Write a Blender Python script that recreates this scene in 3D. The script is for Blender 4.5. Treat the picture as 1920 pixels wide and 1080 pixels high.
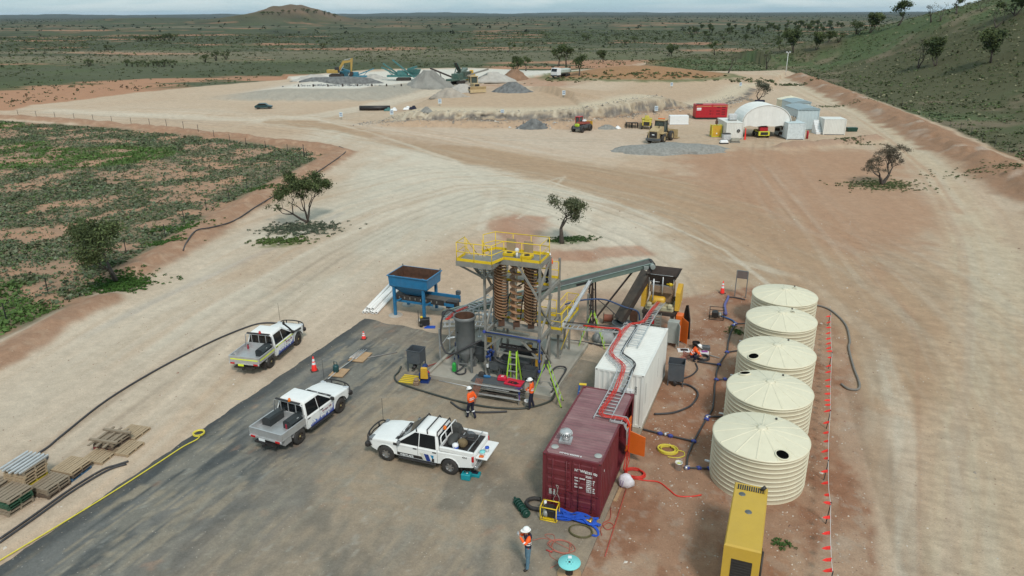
import bpy, math, random
import numpy as np
from mathutils import Vector, Matrix
for o in list(bpy.data.objects): bpy.data.objects.remove(o)
S = bpy.context.scene
COL = S.collection
# ------------------------------------------------------------------ camera, sky, sun, exposure
FPX, PITCH, ROLL, CAMH, YAW = 1376.04, .358, -.0054, 19.1376, .3734   # focal length in px of a 1920 px frame
CAMX, CAMY = 7.786, -28.10
cam = bpy.data.cameras.new('camera'); camo = bpy.data.objects.new('camera', cam); COL.objects.link(camo)
cam.sensor_width = 36; cam.lens = FPX/1920*36; cam.clip_start = .5; cam.clip_end = 90000
camo.matrix_world = Matrix.Translation((CAMX, CAMY, CAMH)) @ Matrix.Rotation(YAW, 4, 'Z') @ Matrix.Rotation(math.pi/2-PITCH, 4, 'X') @ Matrix.Rotation(ROLL, 4, 'Z')
S.camera = camo
SUN_EL, SUN_AZ = math.radians(48), math.radians(-50)      # the light comes from behind the camera on its right (azimuth from +x towards +y)
W = bpy.data.worlds.new('World'); S.world = W; W.use_nodes = True
def world():
    nt = W.node_tree; nt.nodes.clear(); N = nt.nodes.new; L = nt.links.new
    out = N('ShaderNodeOutputWorld'); bg = N('ShaderNodeBackground'); bg.inputs['Strength'].default_value = .074
    sky = N('ShaderNodeTexSky'); sky.sky_type = 'NISHITA'; sky.sun_disc = False
    sky.sun_elevation = SUN_EL; sky.sun_rotation = math.radians(90)-SUN_AZ; sky.altitude = 200; sky.dust_density = 1.2; sky.ozone_density = 1.5
    tc = N('ShaderNodeTexCoord'); sep = N('ShaderNodeSeparateXYZ'); L(tc.outputs['Generated'], sep.inputs[0])
    mp = N('ShaderNodeMapping'); mp.inputs['Scale'].default_value = (2.2, 2.2, 26); L(tc.outputs['Generated'], mp.inputs[0])
    n1 = N('ShaderNodeTexNoise'); n1.inputs['Scale'].default_value = 2.4; n1.inputs['Detail'].default_value = 6; n1.inputs['Roughness'].default_value = .6; n1.inputs['Distortion'].default_value = .5
    L(mp.outputs[0], n1.inputs['Vector'])
    r = N('ShaderNodeValToRGB'); r.color_ramp.elements[0].position = .40; r.color_ramp.elements[1].position = .62
    r.color_ramp.elements[0].color = (.12,)*3+(1,); r.color_ramp.elements[1].color = (.82,)*3+(1,)
    L(n1.outputs['Fac'], r.inputs[0])
    veil = N('ShaderNodeMixRGB'); veil.inputs['Fac'].default_value = .75; veil.inputs['Color2'].default_value = (3.6, 5.6, 6.3, 1); L(sky.outputs[0], veil.inputs['Color1'])
    mix = N('ShaderNodeMixRGB'); mix.inputs['Color2'].default_value = (6.3, 7.1, 7.0, 1)
    L(r.outputs[0], mix.inputs['Fac']); L(veil.outputs[0], mix.inputs['Color1'])
    L(mix.outputs[0], bg.inputs['Color']); L(bg.outputs[0], out.inputs['Surface'])
world()
sd = bpy.data.lights.new('sun', 'SUN'); sd.energy = 1.5; sd.angle = math.radians(11); sd.color = (1, .93, .85)
so = bpy.data.objects.new('sun', sd); COL.objects.link(so)
sdir = Vector((math.cos(SUN_AZ)*math.cos(SUN_EL), math.sin(SUN_AZ)*math.cos(SUN_EL), math.sin(SUN_EL)))
so.rotation_euler = sdir.to_track_quat('Z', 'Y').to_euler(); so.location = (0, 0, 60)
S.view_settings.view_transform = 'Standard'; S.view_settings.look = 'None'; S.view_settings.gamma = 1; S.view_settings.exposure = 0.66
S.render.engine = 'CYCLES'; S.cycles.max_bounces = 5; S.cycles.volume_bounces = 0; S.cycles.transparent_max_bounces = 6
# ------------------------------------------------------------------ helpers
rnd = random.Random(7); R_ = math.radians; PI = math.pi
def ray(px, py):                                    # direction in the site frame of a photograph pixel (used to measure places)
    X, Y = px-960, py-540; c, s = math.cos(ROLL), math.sin(ROLL); X, Y = c*X+s*Y, -s*X+c*Y
    u, v = X/FPX, -Y/FPX; dx, dy, dz = u, math.cos(PITCH)+v*math.sin(PITCH), -math.sin(PITCH)+v*math.cos(PITCH)
    c, s = math.cos(YAW), math.sin(YAW); return dx*c-dy*s, dx*s+dy*c, dz
def G(px, py, z=0):
    d = ray(px, py); t = (z-CAMH)/d[2]; return (CAMX+d[0]*t, CAMY+d[1]*t)
def GP(pts, z=0): return [G(a, b, z) for a, b in pts]
def vn(x, y, seed=0):                               # value noise, vectorised
    ix, iy = np.floor(x).astype(np.int64), np.floor(y).astype(np.int64); fx, fy = x-ix, y-iy
    def h(a, b):
        n = (a*374761393+b*668265263+seed*974634777) & 0xffffffff; n = ((n ^ (n >> 13))*1274126177) & 0xffffffff
        return ((n ^ (n >> 16)) & 0xffff)/65535.
    fx, fy = fx*fx*(3-2*fx), fy*fy*(3-2*fy)
    return (h(ix, iy)*(1-fx)+h(ix+1, iy)*fx)*(1-fy)+(h(ix, iy+1)*(1-fx)+h(ix+1, iy+1)*fx)*fy
def fbm(x, y, o=4, seed=0, g=.55):
    a, t, r = 1., 0., 0.
    for i in range(o): r = r+a*vn(x, y, seed+i*17); t += a; a *= g; x, y = x*2.03+3.1, y*2.03+7.7
    return r/t
def ss(a, b, x):
    t = np.clip((x-a)/(b-a), 0, 1); return t*t*(3-2*t)
def pline(x, y, P):                                 # distance to polyline, and side of it (+ left), and arc length
    best = np.full(x.shape, 1e9); side = np.zeros(x.shape); al = np.zeros(x.shape); acc = 0
    for (ax, ay), (bx, by) in zip(P[:-1], P[1:]):
        dx, dy = bx-ax, by-ay; l2 = dx*dx+dy*dy; t = np.clip(((x-ax)*dx+(y-ay)*dy)/l2, 0, 1)
        d = np.hypot(x-ax-dx*t, y-ay-dy*t); m = d < best; best = np.where(m, d, best)
        side = np.where(m, np.sign(dx*(y-ay)-dy*(x-ax)), side); al = np.where(m, acc+t*math.sqrt(l2), al); acc += math.sqrt(l2)
    return best, side, al
def psdf(x, y, P):                                  # signed distance to polygon, negative inside
    d, _, _ = pline(x, y, P+[P[0]]); ins = np.zeros(x.shape, bool); n = len(P)
    for i in range(n):
        (ax, ay), (bx, by) = P[i], P[(i+1) % n]
        c = ((ay > y) != (by > y)) & (x < (bx-ax)*(y-ay)/((by-ay) if by != ay else 1e-9)+ax); ins ^= c
    return np.where(ins, -d, d)
def smooth_path(P, n=8, closed=False):
    P = [Vector(p) for p in P]; out = []
    m = len(P)
    for i in range(m if closed else m-1):
        if closed: a, b, c, d = P[i-1], P[i], P[(i+1) % m], P[(i+2) % m]
        else: a, b, c, d = P[max(i-1, 0)], P[i], P[i+1], P[min(i+2, m-1)]
        for k in range(n):
            t = k/n; out.append(.5*((2*b)+(-a+c)*t+(2*a-5*b+4*c-d)*t*t+(-a+3*b-3*c+d)*t**3))
    if not closed: out.append(P[-1])
    return out
class MB:
    def __init__(s): s.v, s.f, s.s, s.m = [], [], [], []
    def add(s, vs, fs, sm=False, m=0):
        o = len(s.v); s.v += [tuple(v) for v in vs]; s.f += [tuple(i+o for i in f) for f in fs]; s.s += [sm]*len(fs); s.m += [m]*len(fs); return s
    def box(s, c, d, rz=0, m=0, top=(1, 1), bev=0):
        x, y, z = d[0]/2, d[1]/2, d[2]/2; cs, sn = math.cos(rz), math.sin(rz); vs = []
        if bev:
            for zz, k in ((-z, bev), (-z+bev, 0), (z-bev, 0), (z, bev)):
                t = top if zz > 0 else (1, 1); X, Y = x*t[0]-k, y*t[1]-k; b = bev
                for a, q in ((-X+b, -Y), (X-b, -Y), (X, -Y+b), (X, Y-b), (X-b, Y), (-X+b, Y), (-X, Y-b), (-X, -Y+b)): vs.append((c[0]+a*cs-q*sn, c[1]+a*sn+q*cs, c[2]+zz))
            fs = [tuple(range(7, -1, -1)), tuple(range(24, 32))]
            for r in range(3):
                for i in range(8): fs.append((r*8+i, r*8+(i+1) % 8, r*8+8+(i+1) % 8, r*8+8+i))
            return s.add(vs, fs, False, m)
        for zz, t in ((-z, (1, 1)), (z, top)):
            for a, q in ((-x, -y), (x, -y), (x, y), (-x, y)):
                a, q = a*t[0], q*t[1]; vs.append((c[0]+a*cs-q*sn, c[1]+a*sn+q*cs, c[2]+zz))
        return s.add(vs, [(3, 2, 1, 0), (4, 5, 6, 7), (0, 1, 5, 4), (1, 2, 6, 5), (2, 3, 7, 6), (3, 0, 4, 7)], False, m)
    def bb(s, x0, x1, y0, y1, z0, z1, m=0, bev=0): return s.box(((x0+x1)/2, (y0+y1)/2, (z0+z1)/2), (x1-x0, y1-y0, z1-z0), 0, m, (1, 1), bev)
    def bar(s, p, q, w, h=None, m=0, up=(0, 0, 1)):
        h = w if h is None else h; p, q = Vector(p), Vector(q); d = (q-p).normalized(); u = Vector(up)
        if abs(d.dot(u)) > .98: u = Vector((0, 1, 0))
        a = d.cross(u).normalized()*(w/2); b = a.cross(d).normalized()*(h/2); vs = []
        for e in (p, q):
            for i, j in ((-1, -1), (1, -1), (1, 1), (-1, 1)): vs.append(e+a*i+b*j)
        return s.add(vs, [(0, 1, 2, 3), (7, 6, 5, 4), (4, 5, 1, 0), (5, 6, 2, 1), (6, 7, 3, 2), (7, 4, 0, 3)], False, m)
    def tube(s, P, r, n=6, m=0, closed=False):
        P = [Vector(p) for p in P]; k = len(P); rs = r if isinstance(r, (list, tuple)) else [r]*k; vs, fs = [], []; u = None
        for i in range(k):
            d = (P[(i+1) % k]-P[i-1]) if closed else (P[min(i+1, k-1)]-P[max(i-1, 0)])
            d = d.normalized() if d.length > 1e-9 else Vector((0, 0, 1))
            if u is None: u = d.orthogonal().normalized()
            u = (u-d*u.dot(d)); u = u.normalized() if u.length > 1e-6 else d.orthogonal().normalized(); w = d.cross(u)
            for j in range(n): a = 2*PI*j/n; vs.append(P[i]+(u*math.cos(a)+w*math.sin(a))*rs[i])
        for i in range(k if closed else k-1):
            for j in range(n): a, b = i*n, ((i+1) % k)*n; fs.append((a+j, a+(j+1) % n, b+(j+1) % n, b+j))
        s.add(vs, fs, True, m)
        if not closed:
            o = len(s.v)-len(vs); s.f += [tuple(o+j for j in range(n-1, -1, -1)), tuple(o+(k-1)*n+j for j in range(n))]; s.s += [False]*2; s.m += [m]*2
        return s
    def cyl(s, p, q, r, r2=None, n=12, m=0):
        P = [p, q]; return s.tube(P, [r, r if r2 is None else r2], n, m)
    def lathe(s, prof, n=24, c=(0, 0, 0), m=0, sm=True, cap=(False, False), axis='z'):
        vs, fs = [], []
        for r, z in prof:
            for j in range(n):
                a = 2*PI*j/n; p = (r*math.cos(a), r*math.sin(a), z)
                if axis == 'y': p = (p[0], p[2], p[1])
                elif axis == 'x': p = (p[2], p[0], p[1])
                vs.append((c[0]+p[0], c[1]+p[1], c[2]+p[2]))
        for i in range(len(prof)-1):
            for j in range(n):
                f = (i*n+j, i*n+(j+1) % n, (i+1)*n+(j+1) % n, (i+1)*n+j); fs.append(f if axis != 'y' else f[::-1])
        if cap[0]: fs.append(tuple(range(n-1, -1, -1)))
        if cap[1]: fs.append(tuple((len(prof)-1)*n+j for j in range(n)))
        return s.add(vs, fs, sm, m)
    def prism(s, P, z0, z1, m=0):
        n = len(P); vs = [(x, y, z0) for x, y in P]+[(x, y, z1) for x, y in P]
        return s.add(vs, [tuple(range(n-1, -1, -1)), tuple(range(n, 2*n))]+[(i, (i+1) % n, n+(i+1) % n, n+i) for i in range(n)], False, m)
    def loft(s, rings, m=0, sm=False, cap=True):
        n = len(rings[0]); vs = [p for r in rings for p in r]; fs = []
        for i in range(len(rings)-1):
            for j in range(n): fs.append((i*n+j, i*n+(j+1) % n, (i+1)*n+(j+1) % n, (i+1)*n+j))
        if cap: fs += [tuple(range(n-1, -1, -1)), tuple((len(rings)-1)*n+j for j in range(n))]
        return s.add(vs, fs, sm, m)
    def quad(s, a, b, c, d, m=0, sm=False): return s.add([a, b, c, d], [(0, 1, 2, 3)], sm, m)
    def plate(s, P, t, m=0):                        # polygon in space given thickness t along its normal
        P = [Vector(p) for p in P]; n = (P[1]-P[0]).cross(P[2]-P[0]).normalized()*t; k = len(P)
        return s.add(P+[p+n for p in P], [tuple(range(k-1, -1, -1)), tuple(range(k, 2*k))]+[(i, (i+1) % k, k+(i+1) % k, k+i) for i in range(k)], False, m)
    def mesh(s, name, mats):
        me = bpy.data.meshes.new(name); me.from_pydata(s.v, [], s.f)
        for q in (mats if isinstance(mats, (list, tuple)) else [mats]): me.materials.append(q)
        me.polygons.foreach_set('use_smooth', s.s); me.polygons.foreach_set('material_index', s.m); me.update(); return me
    def build(s, name, mats, parent=None, loc=None, rz=0):
        o = bpy.data.objects.new(name, s.mesh(name, mats)); COL.objects.link(o)
        if parent: o.parent = parent
        if loc: o.location = loc
        o.rotation_euler.z = rz; return o
def tag(o, label=None, cat=None, group=None, kind=None):
    for k, v in (('label', label), ('category', cat), ('group', group), ('kind', kind)):
        if v: o[k] = v
    return o
def thing(name, label, cat, loc=(0, 0, 0), rz=0, group=None):
    o = bpy.data.objects.new(name, None); COL.objects.link(o); o.empty_display_size = .3
    o.location = loc if len(loc) == 3 else (loc[0], loc[1], 0); o.rotation_euler.z = rz; return tag(o, label, cat, group)
def copy_tree(o, parent=None, **kw):
    c = o.copy(); COL.objects.link(c); c.parent = parent
    for ch in list(o.children): copy_tree(ch, c)
    for k, v in kw.items():
        if k == 'loc': c.location = v
        elif k == 'rz': c.rotation_euler.z = v
        else: c['category' if k == 'cat' else k] = v
    return c
def P1(name, mat, parent, fn):                       # one part: fn fills the builder
    b = MB(); fn(b); return b.build(name, mat, parent)
# ------------------------------------------------------------------ materials
MATS = {}
def M(name, col, rough=.6, metal=0., var=.18, scale=3., dust=0., dcol=(.36, .25, .18), bump=0., bscale=20., streak=None):
    if name in MATS: return MATS[name]
    m = bpy.data.materials.new(name); m.use_nodes = True; nt = m.node_tree; N = nt.nodes.new; L = nt.links.new
    bs = nt.nodes['Principled BSDF']; bs.inputs['Roughness'].default_value = rough; bs.inputs['Metallic'].default_value = metal
    tc = N('ShaderNodeTexCoord'); oi = N('ShaderNodeObjectInfo'); va = N('ShaderNodeVectorMath'); va.operation = 'ADD'; L(tc.outputs['Object'], va.inputs[0]); L(oi.outputs['Location'], va.inputs[1]); vec = va.outputs[0]
    if streak:
        mp = N('ShaderNodeMapping'); mp.inputs['Scale'].default_value = streak; L(vec, mp.inputs[0]); vec = mp.outputs[0]
    nz = N('ShaderNodeTexNoise'); nz.inputs['Scale'].default_value = scale; nz.inputs['Detail'].default_value = 5; nz.inputs['Roughness'].default_value = .65; L(vec, nz.inputs['Vector'])
    mr = N('ShaderNodeMapRange'); mr.inputs[1].default_value = .3; mr.inputs[2].default_value = .7; mr.inputs[3].default_value = 1-var; mr.inputs[4].default_value = 1+var*.6; L(nz.outputs['Fac'], mr.inputs[0])
    mu = N('ShaderNodeMixRGB'); mu.blend_type = 'MULTIPLY'; mu.inputs['Fac'].default_value = 1; mu.inputs['Color1'].default_value = (*col, 1); L(mr.outputs[0], mu.inputs['Color2'])
    c = mu.outputs[0]
    if dust:
        n2 = N('ShaderNodeTexNoise'); n2.inputs['Scale'].default_value = scale*.55; n2.inputs['Detail'].default_value = 6; n2.inputs['Roughness'].default_value = .7; L(vec, n2.inputs['Vector'])
        m2 = N('ShaderNodeMapRange'); m2.inputs[1].default_value = .42; m2.inputs[2].default_value = .72; m2.inputs[3].default_value = dust*.25; m2.inputs[4].default_value = dust; L(n2.outputs['Fac'], m2.inputs[0])
        mx = N('ShaderNodeMixRGB'); L(m2.outputs[0], mx.inputs['Fac']); L(c, mx.inputs['Color1']); mx.inputs['Color2'].default_value = (*dcol, 1); c = mx.outputs[0]
    L(c, bs.inputs['Base Color'])
    if bump:
        n3 = N('ShaderNodeTexNoise'); n3.inputs['Scale'].default_value = bscale; n3.inputs['Detail'].default_value = 4; L(tc.outputs['Object'], n3.inputs['Vector'])
        bm = N('ShaderNodeBump'); bm.inputs['Strength'].default_value = bump; bm.inputs['Distance'].default_value = .05; L(n3.outputs['Fac'], bm.inputs['Height']); L(bm.outputs[0], bs.inputs['Normal'])
    MATS[name] = m; return m
white_paint = M('white_paint', (.78, .79, .78), .32, dust=.10, var=.05)
cream = M('cream_tank', (.68, .635, .48), .45, var=.06, scale=1.2, dust=.10, dcol=(.5, .41, .28), streak=(1.4, 1.4, .35))
cream_rib = M('cream_rib', (.64, .60, .455), .45, var=.08, scale=2)
white_cont = M('white_container', (.72, .72, .68), .45, var=.07, dust=.16, scale=1.4, dcol=(.45, .38, .3), streak=(1, 1, .35))
red_cont = M('maroon_container', (.135, .013, .022), .5, var=.3, dust=.16, scale=2.2, dcol=(.22, .1, .09), streak=(1, 1, .4))
red_roof = M('maroon_roof', (.17, .065, .078), .6, var=.35, dust=.5, scale=1.5, dcol=(.42, .28, .265), streak=(.5, 1.5, 1))
steel = M('galvanised_steel', (.60, .62, .63), .42, .45, var=.2, dust=.12)
alu = M('aluminium', (.56, .57, .58), .42, .6, var=.15, dust=.2, dcol=(.4, .34, .28))
grey_steel = M('grey_painted_steel', (.235, .23, .21), .5, .05, var=.22, dust=.2, dcol=(.3, .26, .2))
dark_steel = M('dark_grey_steel', (.07, .085, .096), .5, .1, var=.2, dust=.12)
tank_grey = M('tank_grey', (.15, .165, .17), .5, .1, var=.15, dust=.1)
rust = M('rusty_steel', (.085, .042, .026), .8, var=.5, scale=4, dust=.3, dcol=(.2, .09, .05))
rust_dark = M('dark_rusty_steel', (.035, .026, .022), .75, var=.4, scale=4, dust=.2, dcol=(.12, .07, .05))
yellow = M('safety_yellow', (.72, .5, .012), .45, var=.12, dust=.06)
gold = M('machine_gold', (.62, .36, .03), .45, var=.14, dust=.10)
mustard = M('mustard_enclosure', (.52, .335, .035), .42, var=.08, dust=.08, scale=1.2)
sand_yellow = M('faded_machine_yellow', (.44, .33, .17), .55, var=.2, dust=.3, dcol=(.42, .32, .22))
spiral_tan = M('spiral_tan', (.38, .215, .12), .5, var=.25, scale=5)
spiral_post = M('spiral_post', (.60, .52, .42), .5, var=.15)
blue = M('hopper_blue', (.006, .155, .33), .4, var=.15, dust=.08)
deep_blue = M('deep_blue', (.015, .04, .17), .45, var=.2)
hose_blue = M('layflat_blue', (.02, .09, .5), .5, var=.25, scale=6)
fit_blue = M('fitting_blue', (.04, .06, .28), .5, var=.2)
teal = M('teal_plant', (.018, .16, .16), .5, var=.3, dust=.3, dcol=(.25, .25, .22))
teal2 = M('bluish_plant', (.02, .19, .29), .5, var=.3, dust=.25, dcol=(.25, .25, .22))
green_steel = M('green_grey_steel', (.13, .19, .165), .55, .1, var=.2, dust=.25, dcol=(.25, .22, .18))
dk_green = M('dark_green', (.008, .05, .035), .45, var=.2)
lime = M('lime_fibreglass', (.36, .62, .04), .4, var=.08)
rubber = M('black_rubber', (.018, .018, .019), .7, var=.3, dust=.22, dcol=(.2, .16, .13))
black = M('black_plastic', (.014, .014, .016), .5, var=.2, dust=.06)
poly = M('poly_pipe', (.028, .030, .036), .55, var=.2, dust=.18, dcol=(.2, .16, .13))
grey_hose = M('grey_hose', (.17, .165, .15), .7, var=.2, dust=.25)
belt = M('conveyor_belt', (.075, .072, .068), .8, var=.3, dust=.35, dcol=(.2, .17, .14))
orange = M('orange_paint', (.72, .14, .012), .45, var=.1, dust=.06)
red_cable = M('red_cable', (.62, .035, .02), .45, var=.15)
flag_red = M('flag_red', (.85, .03, .02), .6, var=.1)
faded_cord = M('faded_orange_cord', (.42, .14, .10), .5, var=.2)
red = M('red_paint', (.42, .008, .02), .4, var=.1, dust=.05)
red_tool = M('red_case', (.55, .015, .045), .4, var=.2)
hose_yellow = M('yellow_hose', (.66, .55, .06), .45, var=.12)
olive_hose = M('olive_hose', (.10, .09, .035), .5, var=.3)
turq = M('turquoise_reel', (.20, .62, .62), .5, var=.08)
teal_tool = M('teal_tool', (.01, .27, .32), .4, var=.15)
wood = M('pallet_wood', (.40, .30, .19), .8, var=.3, scale=6, dust=.2, streak=(1, 8, 8))
wood_grey = M('weathered_wood', (.27, .215, .155), .85, var=.35, scale=6, streak=(1, 8, 8))
wood_dk = M('dark_wood', (.12, .085, .06), .85, var=.35, scale=6)
plywood = M('plywood', (.42, .27, .15), .7, var=.2, scale=5)
concrete = M('concrete', (.36, .345, .30), .85, var=.16, scale=1.6, dust=.35, dcol=(.33, .26, .19), bump=.15, bscale=30)
plastic_w = M('white_plastic', (.76, .77, .78), .4, var=.05, dust=.05)
pvc = M('white_pvc_pipe', (.76, .76, .74), .35, var=.05, dust=.08)
glass = M('tinted_glass', (.008, .010, .012), .06, var=.1)
glass2 = M('windscreen_glass', (.02, .026, .028), .06, var=.1)
rim_m = M('alloy_rim', (.38, .38, .38), .35, .7, var=.1, dust=.15)
rim_k = M('black_rim', (.02, .02, .022), .45, .2, var=.2, dust=.2)
lamp_red = M('tail_lamp_red', (.45, .012, .012), .2, var=.05)
lamp_clear = M('clear_lamp', (.55, .56, .58), .12, .3, var=.05)
amber = M('amber_beacon', (.75, .16, .01), .25, var=.05)
hi_yel = M('reflective_yellow', (.72, .82, .05), .4, var=.05)
silver_tape = M('reflective_silver', (.75, .77, .78), .35, var=.05)
hi_or = M('hi_vis_orange', (.9, .115, .012), .75, var=.12, scale=8)
navy = M('navy_cotton', (.012, .014, .035), .85, var=.25, scale=8)
denim = M('denim', (.10, .19, .26), .85, var=.2, scale=10)
skin = M('skin', (.42, .22, .15), .6, var=.08)
boot = M('boot', (.03, .024, .02), .7, var=.2)
hard_hat = M('hard_hat', (.82, .82, .81), .3, var=.03)
hair_m = M('dark_hair', (.03, .02, .015), .7)
canvas_w = M('white_canvas', (.74, .74, .71), .65, var=.06, scale=1.5, bump=.35, bscale=1.6)
cabin_blue = M('cabin_blue_white', (.50, .58, .60), .5, var=.06)
roof_blue = M('blue_grey_roof', (.27, .345, .375), .5, .1, var=.08)
bark = M('bark', (.075, .06, .05), .9, var=.35, scale=6)
rock = M('pale_rock', (.45, .40, .34), .9, var=.35, scale=3)
sign_w = M('sign_white', (.75, .77, .78), .5, var=.04)
brass = M('brass', (.55, .36, .10), .35, .7, var=.15)
brown_bag = M('brown_canvas', (.17, .12, .06), .85, var=.25)
khaki_board = M('grey_brown_board', (.16, .125, .115), .7, var=.1)
copper_reel = M('rust_brown_cable', (.22, .075, .045), .7, var=.25)
# ------------------------------------------------------------------ terrain
CW = np.array([CAMX, CAMY])
def V2(az, D): return (CAMX+D*math.cos(YAW+PI/2-az), CAMY+D*math.sin(YAW+PI/2-az))    # azimuth right of the heading, distance
FIELD = GP([(-900, 900), (-200, 740), (0, 640), (110, 592), (200, 540), (330, 448), (480, 362), (590, 308), (628, 288), (560, 276), (400, 256), (200, 239), (0, 226), (-400, 214), (-1500, 200)])
BERM_L = GP([(-300, 830), (0, 672), (120, 605), (190, 568)])
BERM_L2 = GP([(262, 510), (340, 462), (420, 412), (490, 372), (560, 333), (610, 308), (643, 288), (600, 277), (520, 269), (430, 257), (300, 244), (150, 231), (0, 221), (-300, 212)])
DIST = GP([(-1500, 205), (-200, 207), (30, 207), (60, 197), (130, 190), (250, 174), (400, 160), (550, 148), (700, 134), (880, 131), (1000, 137), (1060, 137), (1120, 133), (1170, 124), (1205, 117), (1212, 119), (1180, 132), (1150, 142), (1260, 139), (1400, 137), (1470, 131), (1520, 146), (1590, 169), (1671, 199), (1725, 219), (1779, 240), (1833, 265), (1904, 298), (2050, 366), (2400, 560), (2700, 900)])+[(60, -60), (-60, -60)]
CUT = GP([(655, 236), (700, 238), (860, 240), (1000, 242), (1100, 244), (1200, 239), (1270, 226), (1310, 216), (1380, 203), (1420, 188), (1440, 170)])
PADC = GP([(330, 186), (400, 187), (500, 189), (640, 190), (720, 188), (765, 178), (800, 166), (880, 160)])
FENCE_R = GP([(1470, 131), (1500, 139), (1546, 153), (1590, 168), (1640, 186), (1671, 198), (1725, 218), (1779, 238), (1833, 262), (1904, 294), (2050, 360), (2400, 540)])
BANK_R = GP([(1500, 148), (1540, 163), (1600, 190), (1665, 217), (1720, 244), (1790, 282), (1850, 310), (1920, 350), (2100, 445)])
MOUND = G(1195, 152)
BUND = GP([(1470, 278), (1520, 274), (1580, 270), (1640, 262)])
HILLC = V2(R_(50), 340)
H1 = V2(R_(-15.4), 1900); H2 = V2(R_(-24.9), 2600)
def height(x, y):
    x = np.asarray(x, float); y = np.asarray(y, float)
    D = np.hypot(x-CAMX, y-CAMY); h = np.zeros(x.shape)
    n1 = fbm(x*.6, y*.6, 3, 5); n2 = fbm(x*.09, y*.09, 3, 9)
    for B, hh, w in ((BERM_L, .55, 1.5), (BERM_L2, .7, 1.7)):
        d, _, _ = pline(x, y, B); h = h+hh*(.55+.9*n1)*np.exp(-(d/w)**2)
    d, sd_, al = pline(x, y, CUT); s = np.where(sd_ > 0, d, -d); tp = ss(0, 14, al)*ss(0, 6, s+3)
    hw = 2.3+1.8*ss(28, 60, al); rough = (fbm(x*.5, y*.5, 4, 31)-.5)*1.6
    cut = hw*(.45*ss(.2, 1.8, s+rough*.5)+.55*ss(3.2, 5.6, s+rough*1.6))+.022*np.clip(s-4, 0, 45)+rough*.25*np.exp(-((s-3)/3)**2)
    h = h+np.where(s > -.5, cut, 0)*tp*(1-ss(45, 80, s))*(1-ss(66, 84, al)*.8)
    d, sd_, al = pline(x, y, PADC); s = np.where(sd_ > 0, d, -d)
    h = h+2.0*ss(-1, 7.5, s+(n1-.5)*3)*ss(2, 26, al)*(1-ss(60, 90, s))*(1-.6*ss(66, 84, al))
    d, sd_, al = pline(x, y, BANK_R); h = h+(1.5*(.5+.9*n1)*np.exp(-(d/3.4)**2))
    d, sd_, al = pline(x, y, BUND); h = h+.95*(.6+.7*n1)*np.exp(-(d/1.3)**2)
    h = h+3.4*np.exp(-(((x-MOUND[0])*math.cos(YAW)+(y-MOUND[1])*math.sin(YAW))/24)**2-((-(x-MOUND[0])*math.sin(YAW)+(y-MOUND[1])*math.cos(YAW))/16)**2)
    r = np.hypot((x-HILLC[0]), (y-HILLC[1])); t = np.clip(1-r/225, 0, 1)
    d, sd_, al = pline(x, y, FENCE_R); h = h+62*t**1.5*(1+.12*(n2-.5))*ss(0, 50, np.where(sd_ > 0, d, -d))
    a, b = math.cos(YAW), math.sin(YAW)
    for c, hh, wx, wy in ((H1, 36, 105, 200), (H2, 12, 170, 300)):
        u = (x-c[0])*a+(y-c[1])*b; v = -(x-c[0])*b+(y-c[1])*a
        h = h+hh*np.exp(-np.abs(u/wx)**2.2-(v/wy)**2)*(.72+.56*fbm(x*.016, y*.016, 4, 3))
    u = (x-H1[0])*a+(y-H1[1])*b; v = -(x-H1[0])*b+(y-H1[1])*a
    h = h+10*np.exp(-((u+150)/110)**2-(v/240)**2)
    az = np.arctan2((x-CAMX)*a+(y-CAMY)*b, -(x-CAMX)*b+(y-CAMY)*a)
    rg = 6+95*np.clip(fbm(az*9+5, az*0+1.5, 5, 77, .6)-.30, 0, 1)*(1-ss(-.15, .45, az))*1.2
    h = h+rg*np.exp(-((D-15000)/2600)**2)+5*ss(9000, 16000, D)
    h = h+ss(320, 900, D)*(fbm(x*.004, y*.004, 3, 21)-.5)*2.5*(1-ss(4000, 9000, D))
    amp = .05*ss(40, 70, D)+.10*ss(90, 200, D)
    return h+amp*(n1-.5)*2*.6
def hz(x, y): return float(height(np.array([x]), np.array([y]))[0])
TS = 6*1.012**np.arange(0, 760)
def GT(px, py):                                    # where the line of sight through a pixel meets the terrain
    d = ray(px, py); lo, hi = 0, len(TS)-1; T = TS
    for rep in range(3):
        x, y, z = CAMX+d[0]*T, CAMY+d[1]*T, CAMH+d[2]*T; k = np.nonzero(z <= height(x, y))[0]
        if not len(k): return (*G(px, py), 0)
        k = max(k[0], 1); T = np.linspace(T[k-1], T[k], 12)
    t = float(T[6]); x, y = CAMX+d[0]*t, CAMY+d[1]*t; return (x, y, hz(x, y))
def mixc(c, col, m): return c+(np.array(col)-c)*m[..., None]
PALE, TAN, RED, RED2, SOIL = (.60, .535, .435), (.43, .315, .215), (.38, .225, .145), (.245, .125, .083), (.40, .235, .15)
GREEN, GGREY, GRASS, GREYR = (.072, .084, .046), (.090, .099, .060), (.082, .108, .042), (.33, .31, .265)
BAND = GP([(520, 228), (640, 240), (800, 268), (950, 300), (1100, 330), (1250, 362), (1380, 398), (1480, 450), (1560, 520), (1620, 620)])
REDZ = GP([(1270, 300), (1400, 285), (1640, 285), (1700, 330), (1770, 420), (1700, 520), (1560, 470), (1420, 400), (1330, 350)])
REDT = GP([(1070, 1120), (1190, 800), (1235, 640), (1230, 570), (1330, 545), (1480, 530), (1560, 585), (1590, 640), (1605, 720), (1625, 800), (1640, 900), (1660, 1120)])
REDP = GP([(900, 420), (960, 402), (1035, 405), (1040, 430), (1000, 470), (1100, 470), (1200, 462), (1205, 475), (1100, 492), (960, 480)])
DARKP = GP([(1040, 560), (1170, 545), (1240, 585), (1200, 640), (1120, 640), (1040, 610)])
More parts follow.
